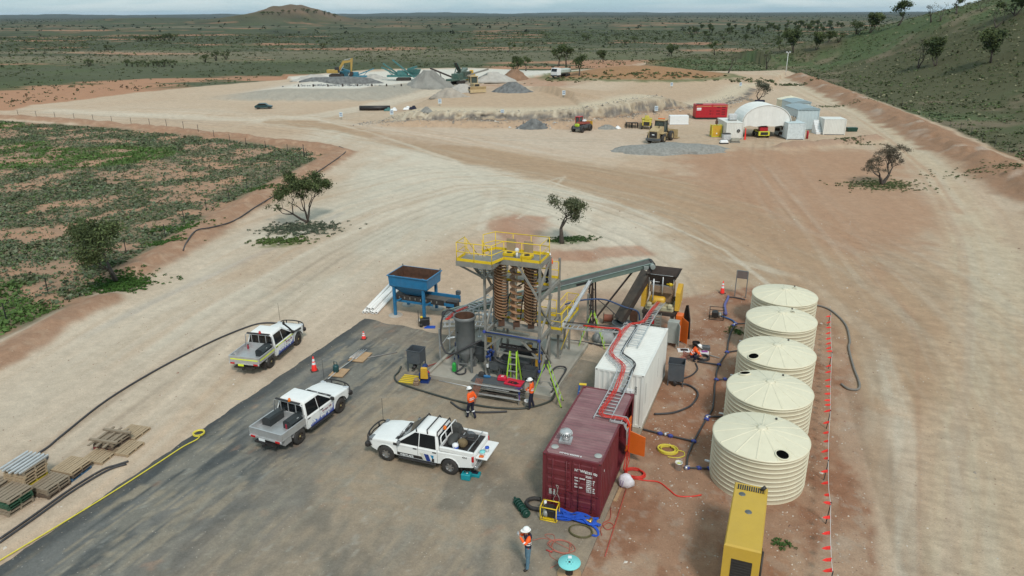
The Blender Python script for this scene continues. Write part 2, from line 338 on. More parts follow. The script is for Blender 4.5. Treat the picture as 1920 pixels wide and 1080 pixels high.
REDQ = GP([(880, 182), (930, 165), (985, 152), (1060, 147), (1130, 143), (1100, 160), (1010, 178), (940, 192)])
SWEEP = GP([(40, 735), (300, 560), (480, 450), (640, 370), (665, 300), (610, 245), (420, 218), (250, 214), (420, 205), (640, 232), (740, 275), (900, 320), (1100, 350), (1260, 400), (1420, 470), (1560, 560), (1480, 545), (1380, 520), (1200, 480), (1050, 450), (940, 395), (840, 440), (700, 500), (520, 600), (330, 720), (180, 830)])
PIT = GP([(640, 232), (1000, 240), (1220, 240), (1240, 290), (1100, 300), (900, 280), (700, 262)])
TRACKS = [(GP(p), w, c, s) for p, w, c, s in (
    ([(60, 207), (200, 212), (420, 222), (560, 222), (700, 200), (790, 178), (840, 160)], 3.5, PALE, .55),
    ([(1440, 140), (1475, 152), (1535, 183), (1600, 212), (1635, 230), (1671, 257), (1711, 287), (1752, 325), (1800, 390), (1840, 470), (1860, 560), (1860, 700), (1840, 1080)], 2.6, (.52, .435, .315), .7),
    ([(1445, 142), (1478, 155), (1535, 186), (1600, 216), (1668, 262), (1750, 330), (1800, 400)], .3, RED, .5),
    ([(1620, 240), (1700, 300), (1760, 370), (1800, 450), (1815, 560), (1800, 800), (1780, 1080)], .4, RED, .35),
    ([(1690, 560), (1720, 640), (1722, 800), (1722, 1080)], .12, RED, .6),
    ([(1300, 470), (1500, 520), (1650, 640), (1700, 800), (1700, 1080)], .6, PALE, .45),
    ([(960, 360), (1010, 345), (1060, 330), (1000, 390), (970, 410)], .2, PALE, .5),
    ([(1020, 300), (1200, 360), (1400, 440), (1600, 560), (1700, 700)], .3, TAN, .5),
    ([(1000, 330), (1180, 390), (1360, 470), (1500, 580)], .25, PALE, .6),
    ([(980, 345), (1160, 405), (1330, 490), (1450, 600)], .25, TAN, .35),
    ([(1110, 310), (1290, 340), (1440, 390), (1600, 480), (1720, 600)], .3, RED, .35),
    ([(1400, 300), (1460, 370), (1520, 450), (1580, 540)], .3, PALE, .3),
    ([(1425, 300), (1490, 370), (1555, 450), (1620, 540)], .3, PALE, .3),
    ([(100, 660), (300, 560), (500, 470), (640, 400)], .4, (.42, .38, .34), .5),
    ([(60, 760), (280, 610), (480, 500), (700, 400)], .5, TAN, .3),
    ([(200, 720), (420, 560), (600, 460), (800, 380)], .4, PALE, .5),
    ([(560, 215), (700, 250), (850, 300), (930, 360), (900, 430)], .5, PALE, .5),
    ([(1140, 145), (1100, 162), (1000, 180), (900, 195), (760, 207)], 2.2, (.40, .27, .19), .6),
    ([(1205, 117), (1172, 126), (1120, 145), (1040, 165), (960, 182)], 2.0, (.40, .24, .16), .7))]
GUIDES = [(GP(p), w, n) for p, w, n in (
    ([(-150, 880), (100, 720), (300, 590), (520, 470), (700, 395), (860, 350), (1000, 345), (1150, 375), (1320, 430), (1480, 510), (1600, 620), (1680, 760), (1720, 1080)], 13, 15),
    ([(60, 207), (300, 215), (520, 228), (640, 240), (800, 268), (950, 300), (1100, 330), (1250, 362), (1380, 398), (1480, 450), (1600, 520), (1700, 640), (1760, 800), (1790, 1080)], 10, 13),
    ([(1440, 140), (1535, 183), (1600, 212), (1671, 257), (1752, 325), (1800, 390), (1840, 470), (1860, 560), (1860, 700), (1840, 1080)], 5, 7),
    ([(1434, 262), (1425, 300), (1462, 370), (1540, 470), (1640, 600), (1690, 740)], 5, 5), ([(430, 215), (600, 225), (690, 205), (770, 185), (830, 165), (960, 160)], 5, 5),
    ([(690, 255), (850, 262), (1050, 268), (1220, 272), (1330, 262), (1420, 268)], 5, 5))]
def traffic(g, x, y):                              # wheel lines and dust streaks that follow the routes vehicles take
    q = random.Random(5)
    for P, w, n in GUIDES:
        d, sd_, al = pline(x, y, P); s = np.where(sd_ > 0, d, -d); f = ss(w*1.5, w*.7, d); st = fbm(s*.9+w, al*.035, 4, 70, .6); st2 = fbm(s*2.6+w, al*.06, 3, 71, .6)
        g = g*(1+f*(.16*(st-.5)+.12*(st2-.5)))[..., None]; g = mixc(g, (.40, .265, .17), .30*f*ss(.54, .70, st)); g = mixc(g, (.60, .54, .44), .16*f*ss(.46, .30, st))
        for k in range(n):
            s0 = q.uniform(-w, w); a1, f1, p1 = q.uniform(.3, 1.6), q.uniform(.02, .07), q.uniform(0, 6); tw = q.uniform(.10, .2); k1 = q.choice((-.18, -.14, -.10, -.07, .06, .09)); a0 = q.uniform(-30, 40); a2 = a0+q.uniform(40, 130)
            c0 = s0+a1*np.sin(al*f1+p1)
            for o_ in (-.8, .8): g = g*(1+k1*np.exp(-((s-c0-o_)/tw)**2)*f*ss(a0, a0+12, al)*ss(a2, a2-12, al)*(.5+st2))[..., None]
    return g
def ground_colour(x, y):
    D = np.hypot(x-CAMX, y-CAMY); c = np.zeros(x.shape+(3,)); ln = np.log(np.maximum(D, 1))
    a, b = math.cos(YAW), math.sin(YAW); u = (x-CAMX)*a+(y-CAMY)*b; v = -(x-CAMX)*b+(y-CAMY)*a     # across / along the view direction
    nA = fbm(x*.05, y*.05, 5, 1); nB = fbm(x*.35, y*.35, 4, 2); nC = fbm(x*1.7, y*1.7, 3, 3)
    # plain: soil showing through low scrub, in long low streaks far out
    pl = np.broadcast_to(np.array(GGREY), c.shape).copy()
    pl = mixc(pl, GREEN, ss(.42, .62, fbm(x*.022+9, y*.022, 4, 14)))
    pl = mixc(pl, GRASS, .55*ss(.56, .70, fbm(x*.015, y*.015, 4, 16)))
    s1 = fbm(u*.010+20, v*.022, 5, 11, .62)
    band = np.exp(-((D-258-60*(fbm(u*.006, v*.0, 2, 4)-.5)-.18*(u+60))/46)**2)*(u < 90)
    soil = ss(.61, .70, s1+.27*band)*(1-ss(700, 2500, D)*.5)
    pl = mixc(pl, (.43, .225, .15), soil*.9)
    s2 = fbm(u*.0016+3, v*.0075, 4, 12, .6)
    pl = mixc(pl, (.36, .285, .215), ss(.64, .72, s2)*ss(250, 500, D)*(1-ss(3500, 9000, D))*.45)
    dots = ss(.60, .72, fbm(u*.035, v*.012, 3, 19))*ss(400, 900, D)
    pl = mixc(pl, (.038, .048, .030), dots*.7)
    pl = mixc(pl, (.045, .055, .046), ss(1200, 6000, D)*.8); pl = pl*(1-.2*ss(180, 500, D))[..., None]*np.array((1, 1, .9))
    # field on the left : red soil, shrubs are geometry
    fd = psdf(x, y, FIELD); fm = ss(.6, -.6, fd+(nB-.5)*1.5)
    fc = np.broadcast_to(np.array(SOIL), c.shape).copy()
    fc = mixc(fc, (.33, .21, .14), ss(.35, .6, nB)); fc = mixc(fc, (.12, .13, .08), .7*ss(.36, .58, fbm(x*.30, y*.30, 4, 41)))
    pl = mixc(pl, (0, 0, 0), fm)+fc*fm[..., None]
    # hill on the right
    r = np.hypot(x-HILLC[0], y-HILLC[1]); hm = ss(232, 216, r)*(psdf(x, y, DIST) > 0)
    hc = np.broadcast_to(np.array((.084, .084, .042)), c.shape).copy(); hc = mixc(hc, (.080, .108, .045), ss(.48, .66, fbm(x*.03, y*.03, 4, 51)))
    hc = mixc(hc, (.23, .17, .12), .55*ss(.56, .72, fbm(x*.07, y*.07, 5, 52))); hc = mixc(hc, (.20, .105, .06), .7*ss(120, 60, r)*ss(.42, .6, nA))
    pl = mixc(pl, (0, 0, 0), hm)+hc*hm[..., None]
    hd = np.exp(-(np.hypot(x-H1[0], y-H1[1])/150)**2); pl = mixc(pl, (.15, .105, .07), np.clip(hd*1.6, 0, .9)*ss(.25, .6, fbm(x*.02, y*.02, 4, 8)))
    # worked ground
    st = fbm(x*.5+y*.1, y*.09, 4, 23)
    g = np.broadcast_to(np.array((.50, .385, .285)), c.shape).copy(); nL = fbm(u*.020+4, v*.05+2, 3, 6)
    g = mixc(g, (.45, .335, .235), .8*ss(.42, .66, nL)); dP = psdf(x, y, SWEEP); g = mixc(g, PALE, (.35+.5*ss(38, 75, D))*ss(7, -3, dP+(nL-.5)*14+(nA-.5)*6)); g = mixc(g, (.49, .445, .36), .5*ss(.46, .62, nA)*ss(4, -4, dP))
    g = mixc(g, TAN, .28*ss(.52, .74, st)); g = mixc(g, (.44, .30, .20), .4*ss(.56, .70, fbm(x*.09+5, y*.045, 4, 24)))
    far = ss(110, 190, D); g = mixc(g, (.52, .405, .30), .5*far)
    d, sd_, al = pline(x, y, BAND); w = 3.0+al*.055; g = mixc(g, (.385, .265, .17), .95*ss(w*1.25, w*.75, d+(nB-.5)*3+(nA-.5)*6))
    for P, cc, k, e in ((REDZ, (.385, .235, .15), .95, 6), (REDP, (.37, .19, .12), .85, 1.4), (DARKP, (.33, .215, .15), .75, 1.8), (PIT, (.55, .45, .36), .6, 4), (REDQ, (.40, .23, .15), .85, 5)):
        d = psdf(x, y, P); g = mixc(g, cc, k*ss(e*.5, -e*.5, d+(nB-.5)*e*2+(nA-.5)*e*1.5)*(.6+.5*st))
    d = psdf(x, y, REDT); m = ss(.35, -.35, d+(nB-.5)*1.1); rc = np.broadcast_to(np.array((.335, .20, .13)), c.shape).copy()
    rc = mixc(rc, (.265, .125, .072), .8*ss(.48, .66, fbm(x*.38, y*.38, 5, 61, .62))); rc = mixc(rc, (.41, .29, .205), .75*ss(.50, .68, fbm(x*.5+8, y*.28, 5, 62, .65)))
    rc = mixc(rc, (.40, .33, .265), .35*ss(.60, .70, fbm(x*1.6, y*1.6, 4, 63, .65)))
    g = mixc(g, (0, 0, 0), m)+rc*m[..., None]; mR = m
    # damp strip beside the haul road and the pale road itself
    ex = x-(10.4+1.9*ss(16, -10, y)); m = ss(1.0, 1.25, ex)*ss(3.1, 2.4, ex+(nB-.5)*1.6)*ss(14, 8, y)*ss(-14, -9, y+(nB-.5)*4); g = mixc(g, (.26, .18, .12), .8*m*ss(.3, .6, nA+.1*nC+.1))
    for P, w, cc, k in TRACKS:
        d, _, al = pline(x, y, P); g = mixc(g, cc, k*ss(w*1.25, w*.6, d+(nB-.5)*w*.8)*ss(0, 6, al)*(.55+.7*nC*.6+.3*nA))
    g = g+(traffic(g, x, y)-g)*(1-mR)[..., None]
    d = psdf(x, y, REDZ); g = mixc(g, (.385, .225, .14), .62*ss(5, -5, d+(nB-.5)*8+(nA-.5)*14)*(.55+.6*nB)); d, _, al = pline(x, y, BAND); g = mixc(g, (.37, .245, .155), .45*ss(4, 1, d+(nA-.5)*8)*ss(6, 25, al))
    # wheel ripple on the haul road to the right
    rp = ss(11.8, 13.5, x)*ss(60, 30, y)*ss(-40, -20, y); g = g*(1-.10*rp*ss(.45, .7, vn(x*1.2, y*5.5, 71)))[..., None]
    # crushing pad and cut faces
    d, sd_, al = pline(x, y, PADC); s = np.where(sd_ > 0, d, -d); g = mixc(g, GREYR, .9*ss(-2, 2, s)*ss(11, 7, s)*ss(2, 20, al))
    g = mixc(g, (.62, .60, .54), .85*ss(8, 11, s)*ss(62, 50, s)*ss(4, 30, al))
    d, sd_, al = pline(x, y, CUT); s = np.where(sd_ > 0, d, -d); k = ss(0, 12, al)
    g = mixc(g, (.42, .29, .195), .8*k*ss(-.2, .6, s)*ss(3.4, 2.4, s)); rn = fbm(al*.9, s*.35, 4, 81)
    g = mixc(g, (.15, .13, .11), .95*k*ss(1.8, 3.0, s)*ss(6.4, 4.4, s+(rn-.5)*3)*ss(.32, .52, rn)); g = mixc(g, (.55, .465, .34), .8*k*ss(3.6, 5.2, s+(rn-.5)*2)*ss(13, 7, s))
    g = mixc(g, (.46, .33, .225), .8*k*ss(8, 14, s)*ss(40, 30, s))
    m = np.exp(-(((x-MOUND[0])*a+(y-MOUND[1])*b)/26)**2-((-(x-MOUND[0])*b+(y-MOUND[1])*a)/18)**2); g = mixc(g, (.31, .17, .085), .95*ss(.26, .42, m+(nB-.5)*.2)); g = mixc(g, (.10, .13, .05), .8*ss(.2, .3, m+(nB-.5)*.2)*ss(.42, .3, m))
    dd = psdf(x, y, DIST); dm = ss(.8, -.8, dd+(nB-.5)*2.2*ss(60, 140, D)+(nC-.5)*.5); fieldm = fm
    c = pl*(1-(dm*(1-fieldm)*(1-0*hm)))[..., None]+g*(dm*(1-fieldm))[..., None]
    for B, w in ((BERM_L, 1.7), (BERM_L2, 2.3)):
        d, _, _ = pline(x, y, B); c = mixc(c, (.33, .19, .12), .92*ss(w*1.1, w*.6, d+(nB-.5)*1.4)); c = mixc(c, (.43, .30, .21), .5*ss(w, w*.4, d)*ss(.5, .7, nC))
    d, _, _ = pline(x, y, BANK_R); c = mixc(c, (.29, .165, .10), .92*ss(5.6, 3.6, d+(nB-.5)*3.2)); c = mixc(c, (.45, .375, .31), .6*ss(5, 1, d)*ss(.55, .68, fbm(x*.2+2, y*.2, 4, 39)))
    d, _, _ = pline(x, y, BUND); c = mixc(c, (.34, .22, .155), .8*ss(2, 1, d))
    for px, py, rx, ry, cc in ((567, 432, 4.2, 2.6, (.10, .11, .06)), (530, 455, 2.6, 1.6, (.12, .14, .04)), (1070, 452, 1.9, 1.1, (.10, .14, .05)), (225, 533, 2.2, 1.6, (.055, .10, .025)), (1655, 345, 4.5, 3.2, (.15, .16, .085))):
        q = G(px, py); e = ((x-q[0])*a+(y-q[1])*b)/rx; f = (-(x-q[0])*b+(y-q[1])*a)/ry; c = mixc(c, cc, .8*ss(1.1, .5, np.hypot(e, f)+(nB-.5)*1.3)*ss(.35, .6, nC))
    return np.clip(c*(.91+.18*nC)[..., None]*(.93+.14*fbm(x*4.3, y*4.3, 2, 77))[..., None], 0, 1)
def ground_material(name, pebble=.35, bump=.5, rough=.92):
    m = bpy.data.materials.new(name); m.use_nodes = True; nt = m.node_tree; N = nt.nodes.new; L = nt.links.new; bs = nt.nodes['Principled BSDF']
    bs.inputs['Roughness'].default_value = rough; bs.inputs['Specular IOR Level'].default_value = .2
    at = N('ShaderNodeAttribute'); at.attribute_name = 'Col'; geo = N('ShaderNodeNewGeometry'); P = geo.outputs['Position']; c = at.outputs['Color']
    def mul(c, scale, lo, hi, det=5, r=.65, a=.3, b=.7, sc=None):
        v = P
        if sc: mp = N('ShaderNodeMapping'); mp.inputs['Scale'].default_value = sc; L(P, mp.inputs[0]); v = mp.outputs[0]
        n = N('ShaderNodeTexNoise'); n.inputs['Scale'].default_value = scale; n.inputs['Detail'].default_value = det; n.inputs['Roughness'].default_value = r; L(v, n.inputs['Vector'])
        q = N('ShaderNodeMapRange'); q.inputs[1].default_value = a; q.inputs[2].default_value = b; q.inputs[3].default_value = lo; q.inputs[4].default_value = hi; L(n.outputs['Fac'], q.inputs[0])
        x = N('ShaderNodeMixRGB'); x.blend_type = 'MULTIPLY'; x.inputs['Fac'].default_value = 1; L(c, x.inputs['Color1']); L(q.outputs[0], x.inputs['Color2']); return x.outputs[0], n
    c, n1 = mul(c, 1.3, .93, 1.06); c, n4 = mul(c, 4.2, .91, 1.08, 5, .7); c, n3 = mul(c, 13, .80, 1.17, 6, .8)
    vo = N('ShaderNodeTexVoronoi'); vo.inputs['Scale'].default_value = 5.5; L(P, vo.inputs['Vector'])
    q = N('ShaderNodeMapRange'); q.inputs[1].default_value = .10; q.inputs[2].default_value = .20; q.inputs[3].default_value = pebble; q.inputs[4].default_value = 0; L(vo.outputs['Distance'], q.inputs[0])
    hs = N('ShaderNodeSeparateColor'); L(vo.outputs['Color'], hs.inputs[0]); gt = N('ShaderNodeMath'); gt.operation = 'GREATER_THAN'; gt.inputs[1].default_value = .62; L(hs.outputs[0], gt.inputs[0])
    mm = N('ShaderNodeMath'); mm.operation = 'MULTIPLY'; L(q.outputs[0], mm.inputs[0]); L(gt.outputs[0], mm.inputs[1])
    pc = N('ShaderNodeMixRGB'); L(hs.outputs[1], pc.inputs['Fac']); pc.inputs['Color1'].default_value = (.19, .14, .11, 1); pc.inputs['Color2'].default_value = (.60, .54, .47, 1)
    mx = N('ShaderNodeMixRGB'); L(mm.outputs[0], mx.inputs['Fac']); L(c, mx.inputs['Color1']); L(pc.outputs[0], mx.inputs['Color2']); L(mx.outputs[0], bs.inputs['Base Color'])
    bm = N('ShaderNodeBump'); bm.inputs['Strength'].default_value = bump; bm.inputs['Distance'].default_value = .12; ad = N('ShaderNodeMath'); ad.operation = 'ADD'
    L(n3.outputs['Fac'], ad.inputs[0]); L(mm.outputs[0], ad.inputs[1]); L(ad.outputs[0], bm.inputs['Height']); L(bm.outputs[0], bs.inputs['Normal']); return m
GM = ground_material('earth', .5)
def grid_mesh(name, X, Y, Z, colr, mat, wrap=False):
    nr, nc = X.shape; me = bpy.data.meshes.new(name); me.vertices.add(nr*nc)
    me.vertices.foreach_set('co', np.stack([X, Y, Z], -1).astype(np.float32).ravel())
    i = np.arange(nr*nc).reshape(nr, nc); f = np.stack([i[:-1, :-1], i[:-1, 1:], i[1:, 1:], i[1:, :-1]], -1).reshape(-1, 4)
    me.loops.add(f.size); me.loops.foreach_set('vertex_index', f.ravel().astype(np.int32)); me.polygons.add(len(f))
    me.polygons.foreach_set('loop_start', np.arange(0, f.size, 4, dtype=np.int32)); me.polygons.foreach_set('use_smooth', np.ones(len(f), bool)); me.update(calc_edges=True)
    ca = me.color_attributes.new('Col', 'FLOAT_COLOR', 'POINT'); ca.data.foreach_set('color', np.concatenate([colr, np.ones(colr.shape[:-1]+(1,))], -1).astype(np.float32).ravel())
    me.materials.append(mat); o = bpy.data.objects.new(name, me); COL.objects.link(o); return o
rr = [3.]
while rr[-1] < 40000: rr.append(rr[-1]*(1.05 if rr[-1] < 13 else 1.0047 if rr[-1] < 300 else 1.02 if rr[-1] < 4000 else 1.035))
az = np.concatenate([np.linspace(-179.9, -62, 24), np.linspace(-60, -42, 40), np.arange(-41.8, 41.8, .168), np.linspace(42, 60, 40), np.linspace(62, 179.9, 24), [180.1]])
RR, AZ = np.meshgrid(np.array(rr), np.radians(az), indexing='ij'); TH = YAW+PI/2-AZ
GX, GY = CAMX+RR*np.cos(TH), CAMY+RR*np.sin(TH)
GZ = height(GX, GY)
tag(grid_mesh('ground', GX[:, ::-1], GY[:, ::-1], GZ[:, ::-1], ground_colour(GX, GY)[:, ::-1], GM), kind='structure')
# bitumen hardstand: its own thin sheet with a ragged edge
def hardstand():
    xs = np.arange(-17.97, 2.36, .13); ys = np.arange(-24, 12.4, .13); X, Y = np.meshgrid(xs, ys, indexing='xy')
    t = (X+17.97)/20.3
    top = 10.6-1.2*t+.25*(fbm(X*.8, X*0, 3, 91)-.5)*2; YY = -24+(Y+24)*(top+24)/36.4
    edge = (fbm(YY*1.4, YY*0+3, 4, 92)-.5)*.22; XX = X+np.where(X < -17.3, edge, 0)
    st = fbm(XX*1.1, YY*.13, 4, 93); st2 = fbm(XX*2.6+4, YY*.3, 4, 94); n = fbm(XX*.5, YY*.5, 4, 95); n2 = fbm(XX*1.9, YY*1.9, 4, 96); big = fbm(XX*.12, YY*.12, 3, 97)
    st3 = fbm(XX*4.5+9, YY*.55, 4, 99); dk = ss(-14, -17, XX+(n-.5)*4)
    c = np.broadcast_to(np.array((.150, .150, .142)), XX.shape+(3,)).copy()
    c = mixc(c, (.064, .070, .072), (.55+.4*dk)*ss(.40, .60, st)); c = mixc(c, (.215, .20, .168), .75*ss(.50, .60, st2)); c = mixc(c, (.30, .255, .19), .7*ss(.54, .62, st3)*ss(.40, .56, n+.1*(1-dk)))
    dust = ss(-13.5, -8, XX+(n-.5)*8)*ss(8.5, 4.5, np.abs(YY+.2)+(n-.5)*7); c = mixc(c, (.37, .285, .195), .85*dust*(.4+.8*st))
    low = ss(-15, -8.5, XX+(n-.5)*7)*ss(-1.0, -5, YY+(n-.5)*4); c = mixc(c, (.32, .25, .18), .85*low*(.4+.8*st)); c = mixc(c, (.135, .13, .115), .6*low*ss(.50, .66, fbm(XX*.5+YY*.22, YY*.2-XX*.2, 4, 90)))
    c = mixc(c, (.27, .215, .16), .8*ss(6.8, 9.8, YY+(n-.5)*3.0)*(.4+.8*n)); c = mixc(c, (.30, .245, .18), .8*ss(-3.6, -1.4, XX)*ss(5, 8, YY)); c = mixc(c, (.24, .21, .17), .5*ss(-9, -6, XX)*ss(.4, .6, n)*ss(-4, 0, YY))
    c = mixc(c, (.42, .42, .38), .28*ss(.70, .78, fbm(XX*4, YY*1.6, 3, 88))*ss(.45, .6, st)); c = mixc(c, (.38, .22, .14), .3*ss(.74, .80, fbm(XX*1.1+30, YY*.8, 3, 98)))
    for x0, x1, w in ((-16.2, -12.9, .16), (-14.6, -11.5, .16), (-11.6, -9.4, .14), (-9.9, -7.8, .14), (-8.2, -3.0, .13), (-6.6, -1.3, .13)):
        dd = np.abs(XX-(x0+(x1-x0)*np.clip((YY+24)/30, 0, 1)**1.5)); c = mixc(c, (.235, .215, .175), .45*ss(w*1.6, w*.5, dd)*ss(.3, .55, st3)*ss(9, 3, YY))
    for cx, cy, r0, w in ((-9, -9, 4.6, .14), (-9, -9, 6.2, .14), (-4, -1, 5.2, .12), (-4, -1, 6.7, .12), (-14, 6, 3.8, .12), (-14, 6, 5.3, .12), (-6, -14, 7.5, .14), (-6, -14, 9.0, .14)):
        c = mixc(c, (.25, .23, .19), .35*ss(w*1.8, w*.4, np.abs(np.hypot(XX-cx, YY-cy)-r0+(n-.5)*.5))*ss(.35, .6, n2)); 
    ed = ss(-16.9, -17.5, XX+(n-.5)*.4); c = mixc(c, (.062, .066, .068), .8*ed)
    o = grid_mesh('hardstand', XX, YY, np.full(XX.shape, .03), np.clip(c*(.88+.24*n2)[..., None], 0, 1), ground_material('bitumen', .42, .35, .85)); tag(o, kind='structure')
    def lip(b):
        for j in range(len(ys)-1):
            b.quad((XX[j, -1], YY[j, -1], -.1), (XX[j+1, -1], YY[j+1, -1], -.1), (XX[j+1, -1], YY[j+1, -1], .03), (XX[j, -1], YY[j, -1], .03))
            b.quad((XX[j+1, 0], YY[j+1, 0], -.1), (XX[j, 0], YY[j, 0], -.1), (XX[j, 0], YY[j, 0], .03), (XX[j+1, 0], YY[j+1, 0], .03))
        for i in range(len(xs)-1): b.quad((XX[-1, i+1], YY[-1, i+1], -.1), (XX[-1, i], YY[-1, i], -.1), (XX[-1, i], YY[-1, i], .03), (XX[-1, i+1], YY[-1, i+1], .03))
    P1('hardstand_edge', M('bitumen_edge', (.035, .035, .036), .9), o, lip)
hardstand()
# ------------------------------------------------------------------ vegetation
def leaf_material(name, rough=.85):
    m = bpy.data.materials.new(name); m.use_nodes = True; nt = m.node_tree; N = nt.nodes.new; L = nt.links.new; bs = nt.nodes['Principled BSDF']
    at = N('ShaderNodeAttribute'); at.attribute_name = 'Col'; L(at.outputs['Color'], bs.inputs['Base Color']); bs.inputs['Roughness'].default_value = rough; bs.inputs['Specular IOR Level'].default_value = .25
    return m
LEAF = leaf_material('foliage')
rs = np.random.RandomState(11)
def quads_obj(name, V, C, parent=None, mesh_only=False):      # V (n,4,3), C (n,3) -> one mesh of leaf faces
    n = len(V); me = bpy.data.meshes.new(name); me.vertices.add(n*4); me.vertices.foreach_set('co', V.astype(np.float32).ravel())
    me.loops.add(n*4); me.loops.foreach_set('vertex_index', np.arange(n*4, dtype=np.int32)); me.polygons.add(n); me.polygons.foreach_set('loop_start', np.arange(0, n*4, 4, dtype=np.int32)); me.update(calc_edges=True)
    ca = me.color_attributes.new('Col', 'FLOAT_COLOR', 'POINT'); cc = np.concatenate([np.repeat(C, 4, 0), np.ones((n*4, 1))], 1); ca.data.foreach_set('color', cc.astype(np.float32).ravel()); me.materials.append(LEAF)
    if mesh_only: return me
    o = bpy.data.objects.new(name, me); COL.objects.link(o); o.parent = parent; return o
def leaf_quads(ctr, size, aspect=.45, updown=.5):              # random oriented leaf faces at ctr (n,3), size (n,)
    n = len(ctr); a = rs.normal(size=(n, 3)); a[:, 2] *= updown; a /= np.linalg.norm(a, axis=1)[:, None]
    b = rs.normal(size=(n, 3)); b -= a*(a*b).sum(1)[:, None]; b /= np.linalg.norm(b, axis=1)[:, None]
    a = a*size[:, None]*.5; b = b*size[:, None]*.5*aspect
    return np.stack([ctr-a, ctr+b*.9-a*.1, ctr+a, ctr-b*.9-a*.1], 1)
def shrub_proto(k, seed):
    r = np.random.RandomState(seed); th = r.uniform(0, 2*PI, k); ph = np.arccos(r.uniform(.0, 1, k)); rad = r.uniform(.55, 1.0, k)
    c = np.stack([np.sin(ph)*np.cos(th), np.sin(ph)*np.sin(th), np.cos(ph)*.8], 1)*rad[:, None]*.5
    return leaf_quads(c, r.uniform(.34, .62, k), .7)
PROTO = {k: [shrub_proto(k, s) for s in range(5)] for k in (26, 14, 8, 5)}
def shrubs(name, pts, size, cols, k, label=None):             # pts (n,2); size (n,2)=(width,height)
    n = len(pts); z = height(pts[:, 0], pts[:, 1]); ang = rs.uniform(0, 2*PI, n); pi = rs.randint(0, 5, n); P = np.stack(PROTO[k])[pi]
    ca, sa = np.cos(ang)[:, None, None], np.sin(ang)[:, None, None]; X, Y, Z = P[..., 0], P[..., 1], P[..., 2]
    V = np.stack([(X*ca-Y*sa)*size[:, 0][:, None, None]+pts[:, 0][:, None, None], (X*sa+Y*ca)*size[:, 0][:, None, None]+pts[:, 1][:, None, None], Z*size[:, 1][:, None, None]*1.6+z[:, None, None]+.02], -1).reshape(-1, 4, 3)
    C = (cols[:, None, :]*rs.uniform(.72, 1.28, (n, k, 1))).reshape(-1, 3); o = quads_obj(name, V, C); tag(o, label, kind='stuff'); return o
def pick(n, lst):
    c = np.array(lst); return c[rs.randint(0, len(c), n)]*rs.uniform(.8, 1.2, (n, 1))
SALT = [(.118, .145, .086), (.100, .135, .080), (.145, .162, .105), (.092, .125, .062), (.085, .126, .048), (.155, .160, .098)]
def polar(n, az0, az1, d0, d1, p=1.):
    a = np.radians(rs.uniform(az0, az1, n)); d = (d0**p+rs.uniform(0, 1, n)*(d1**p-d0**p))**(1/p); t = YAW+PI/2-a
    return np.stack([CAMX+d*np.cos(t), CAMY+d*np.sin(t)], 1)
p = polar(125000, -42, -6, 44, 190, 1.6); x, y = p[:, 0], p[:, 1]
dn = fbm(x*.30, y*.30, 4, 41); m = (psdf(x, y, FIELD) < -.8) & (pline(x, y, BERM_L2)[0] > 2.6) & (pline(x, y, BERM_L)[0] > 2) & (rs.uniform(0, 1, len(x)) < .18+.78*ss(.37, .53, dn)*(.5+.5*ss(.34, .46, fbm(x*.07, y*.07, 3, 43)))); p = p[m]; n = len(p)
s = rs.uniform(.25, .72, n)*(.75+.5*fbm(p[:, 0]*.3, p[:, 1]*.3, 2, 4)); col = pick(n, SALT); gr = ss(.57, .66, fbm(p[:, 0]*.06, p[:, 1]*.06, 3, 44)); col = col*(1-gr[:, None])+np.array((.085, .150, .04))*gr[:, None]
shrubs('saltbush', p, np.stack([s, s*rs.uniform(.38, .62, n)], 1), col, 5, 'low grey green saltbush covering the red soil left of the yard')
p = polar(30000, -46, 40, 125, 900, 1.25); x, y = p[:, 0], p[:, 1]
m = (psdf(x, y, DIST) > 2.5) & (psdf(x, y, FIELD) > 1) & (np.hypot(x-HILLC[0], y-HILLC[1]) > 222) & (rs.uniform(0, 1, len(x)) < .25+.75*ss(.40, .58, fbm(x*.05, y*.05, 4, 46))); p = p[m]; n = len(p)
D = np.hypot(p[:, 0]-CAMX, p[:, 1]-CAMY); s = rs.uniform(.6, 1.7, n)*(1+.9*ss(200, 700, D)); shrubs('plain_scrub', p, np.stack([s, s*rs.uniform(.35, .6, n)], 1), pick(n, [(.070, .082, .040), (.085, .098, .048), (.10, .112, .06), (.075, .10, .036), (.055, .066, .034)]), 5, 'scattered low scrub on the open plain beyond the yard')
p = np.stack([HILLC[0]+rs.uniform(-232, 60, 70000), HILLC[1]+rs.uniform(-230, 150, 70000)], 1); x, y = p[:, 0], p[:, 1]; r = np.hypot(x-HILLC[0], y-HILLC[1])
m = (r < 228) & (psdf(x, y, DIST) > .5) & (rs.uniform(0, 1, len(x)) < .35+.6*ss(.4, .6, fbm(x*.08, y*.08, 4, 47))); p = p[m]; n = len(p)
s = rs.uniform(.5, 1.4, n); shrubs('hill_tussocks', p, np.stack([s, s*rs.uniform(.35, .6, n)], 1), pick(n, [(.095, .112, .05), (.080, .112, .040), (.12, .128, .07), (.22, .21, .13), (.07, .09, .04), (.075, .105, .045)]), 5, 'green and straw tussocks over the hillside on the right')
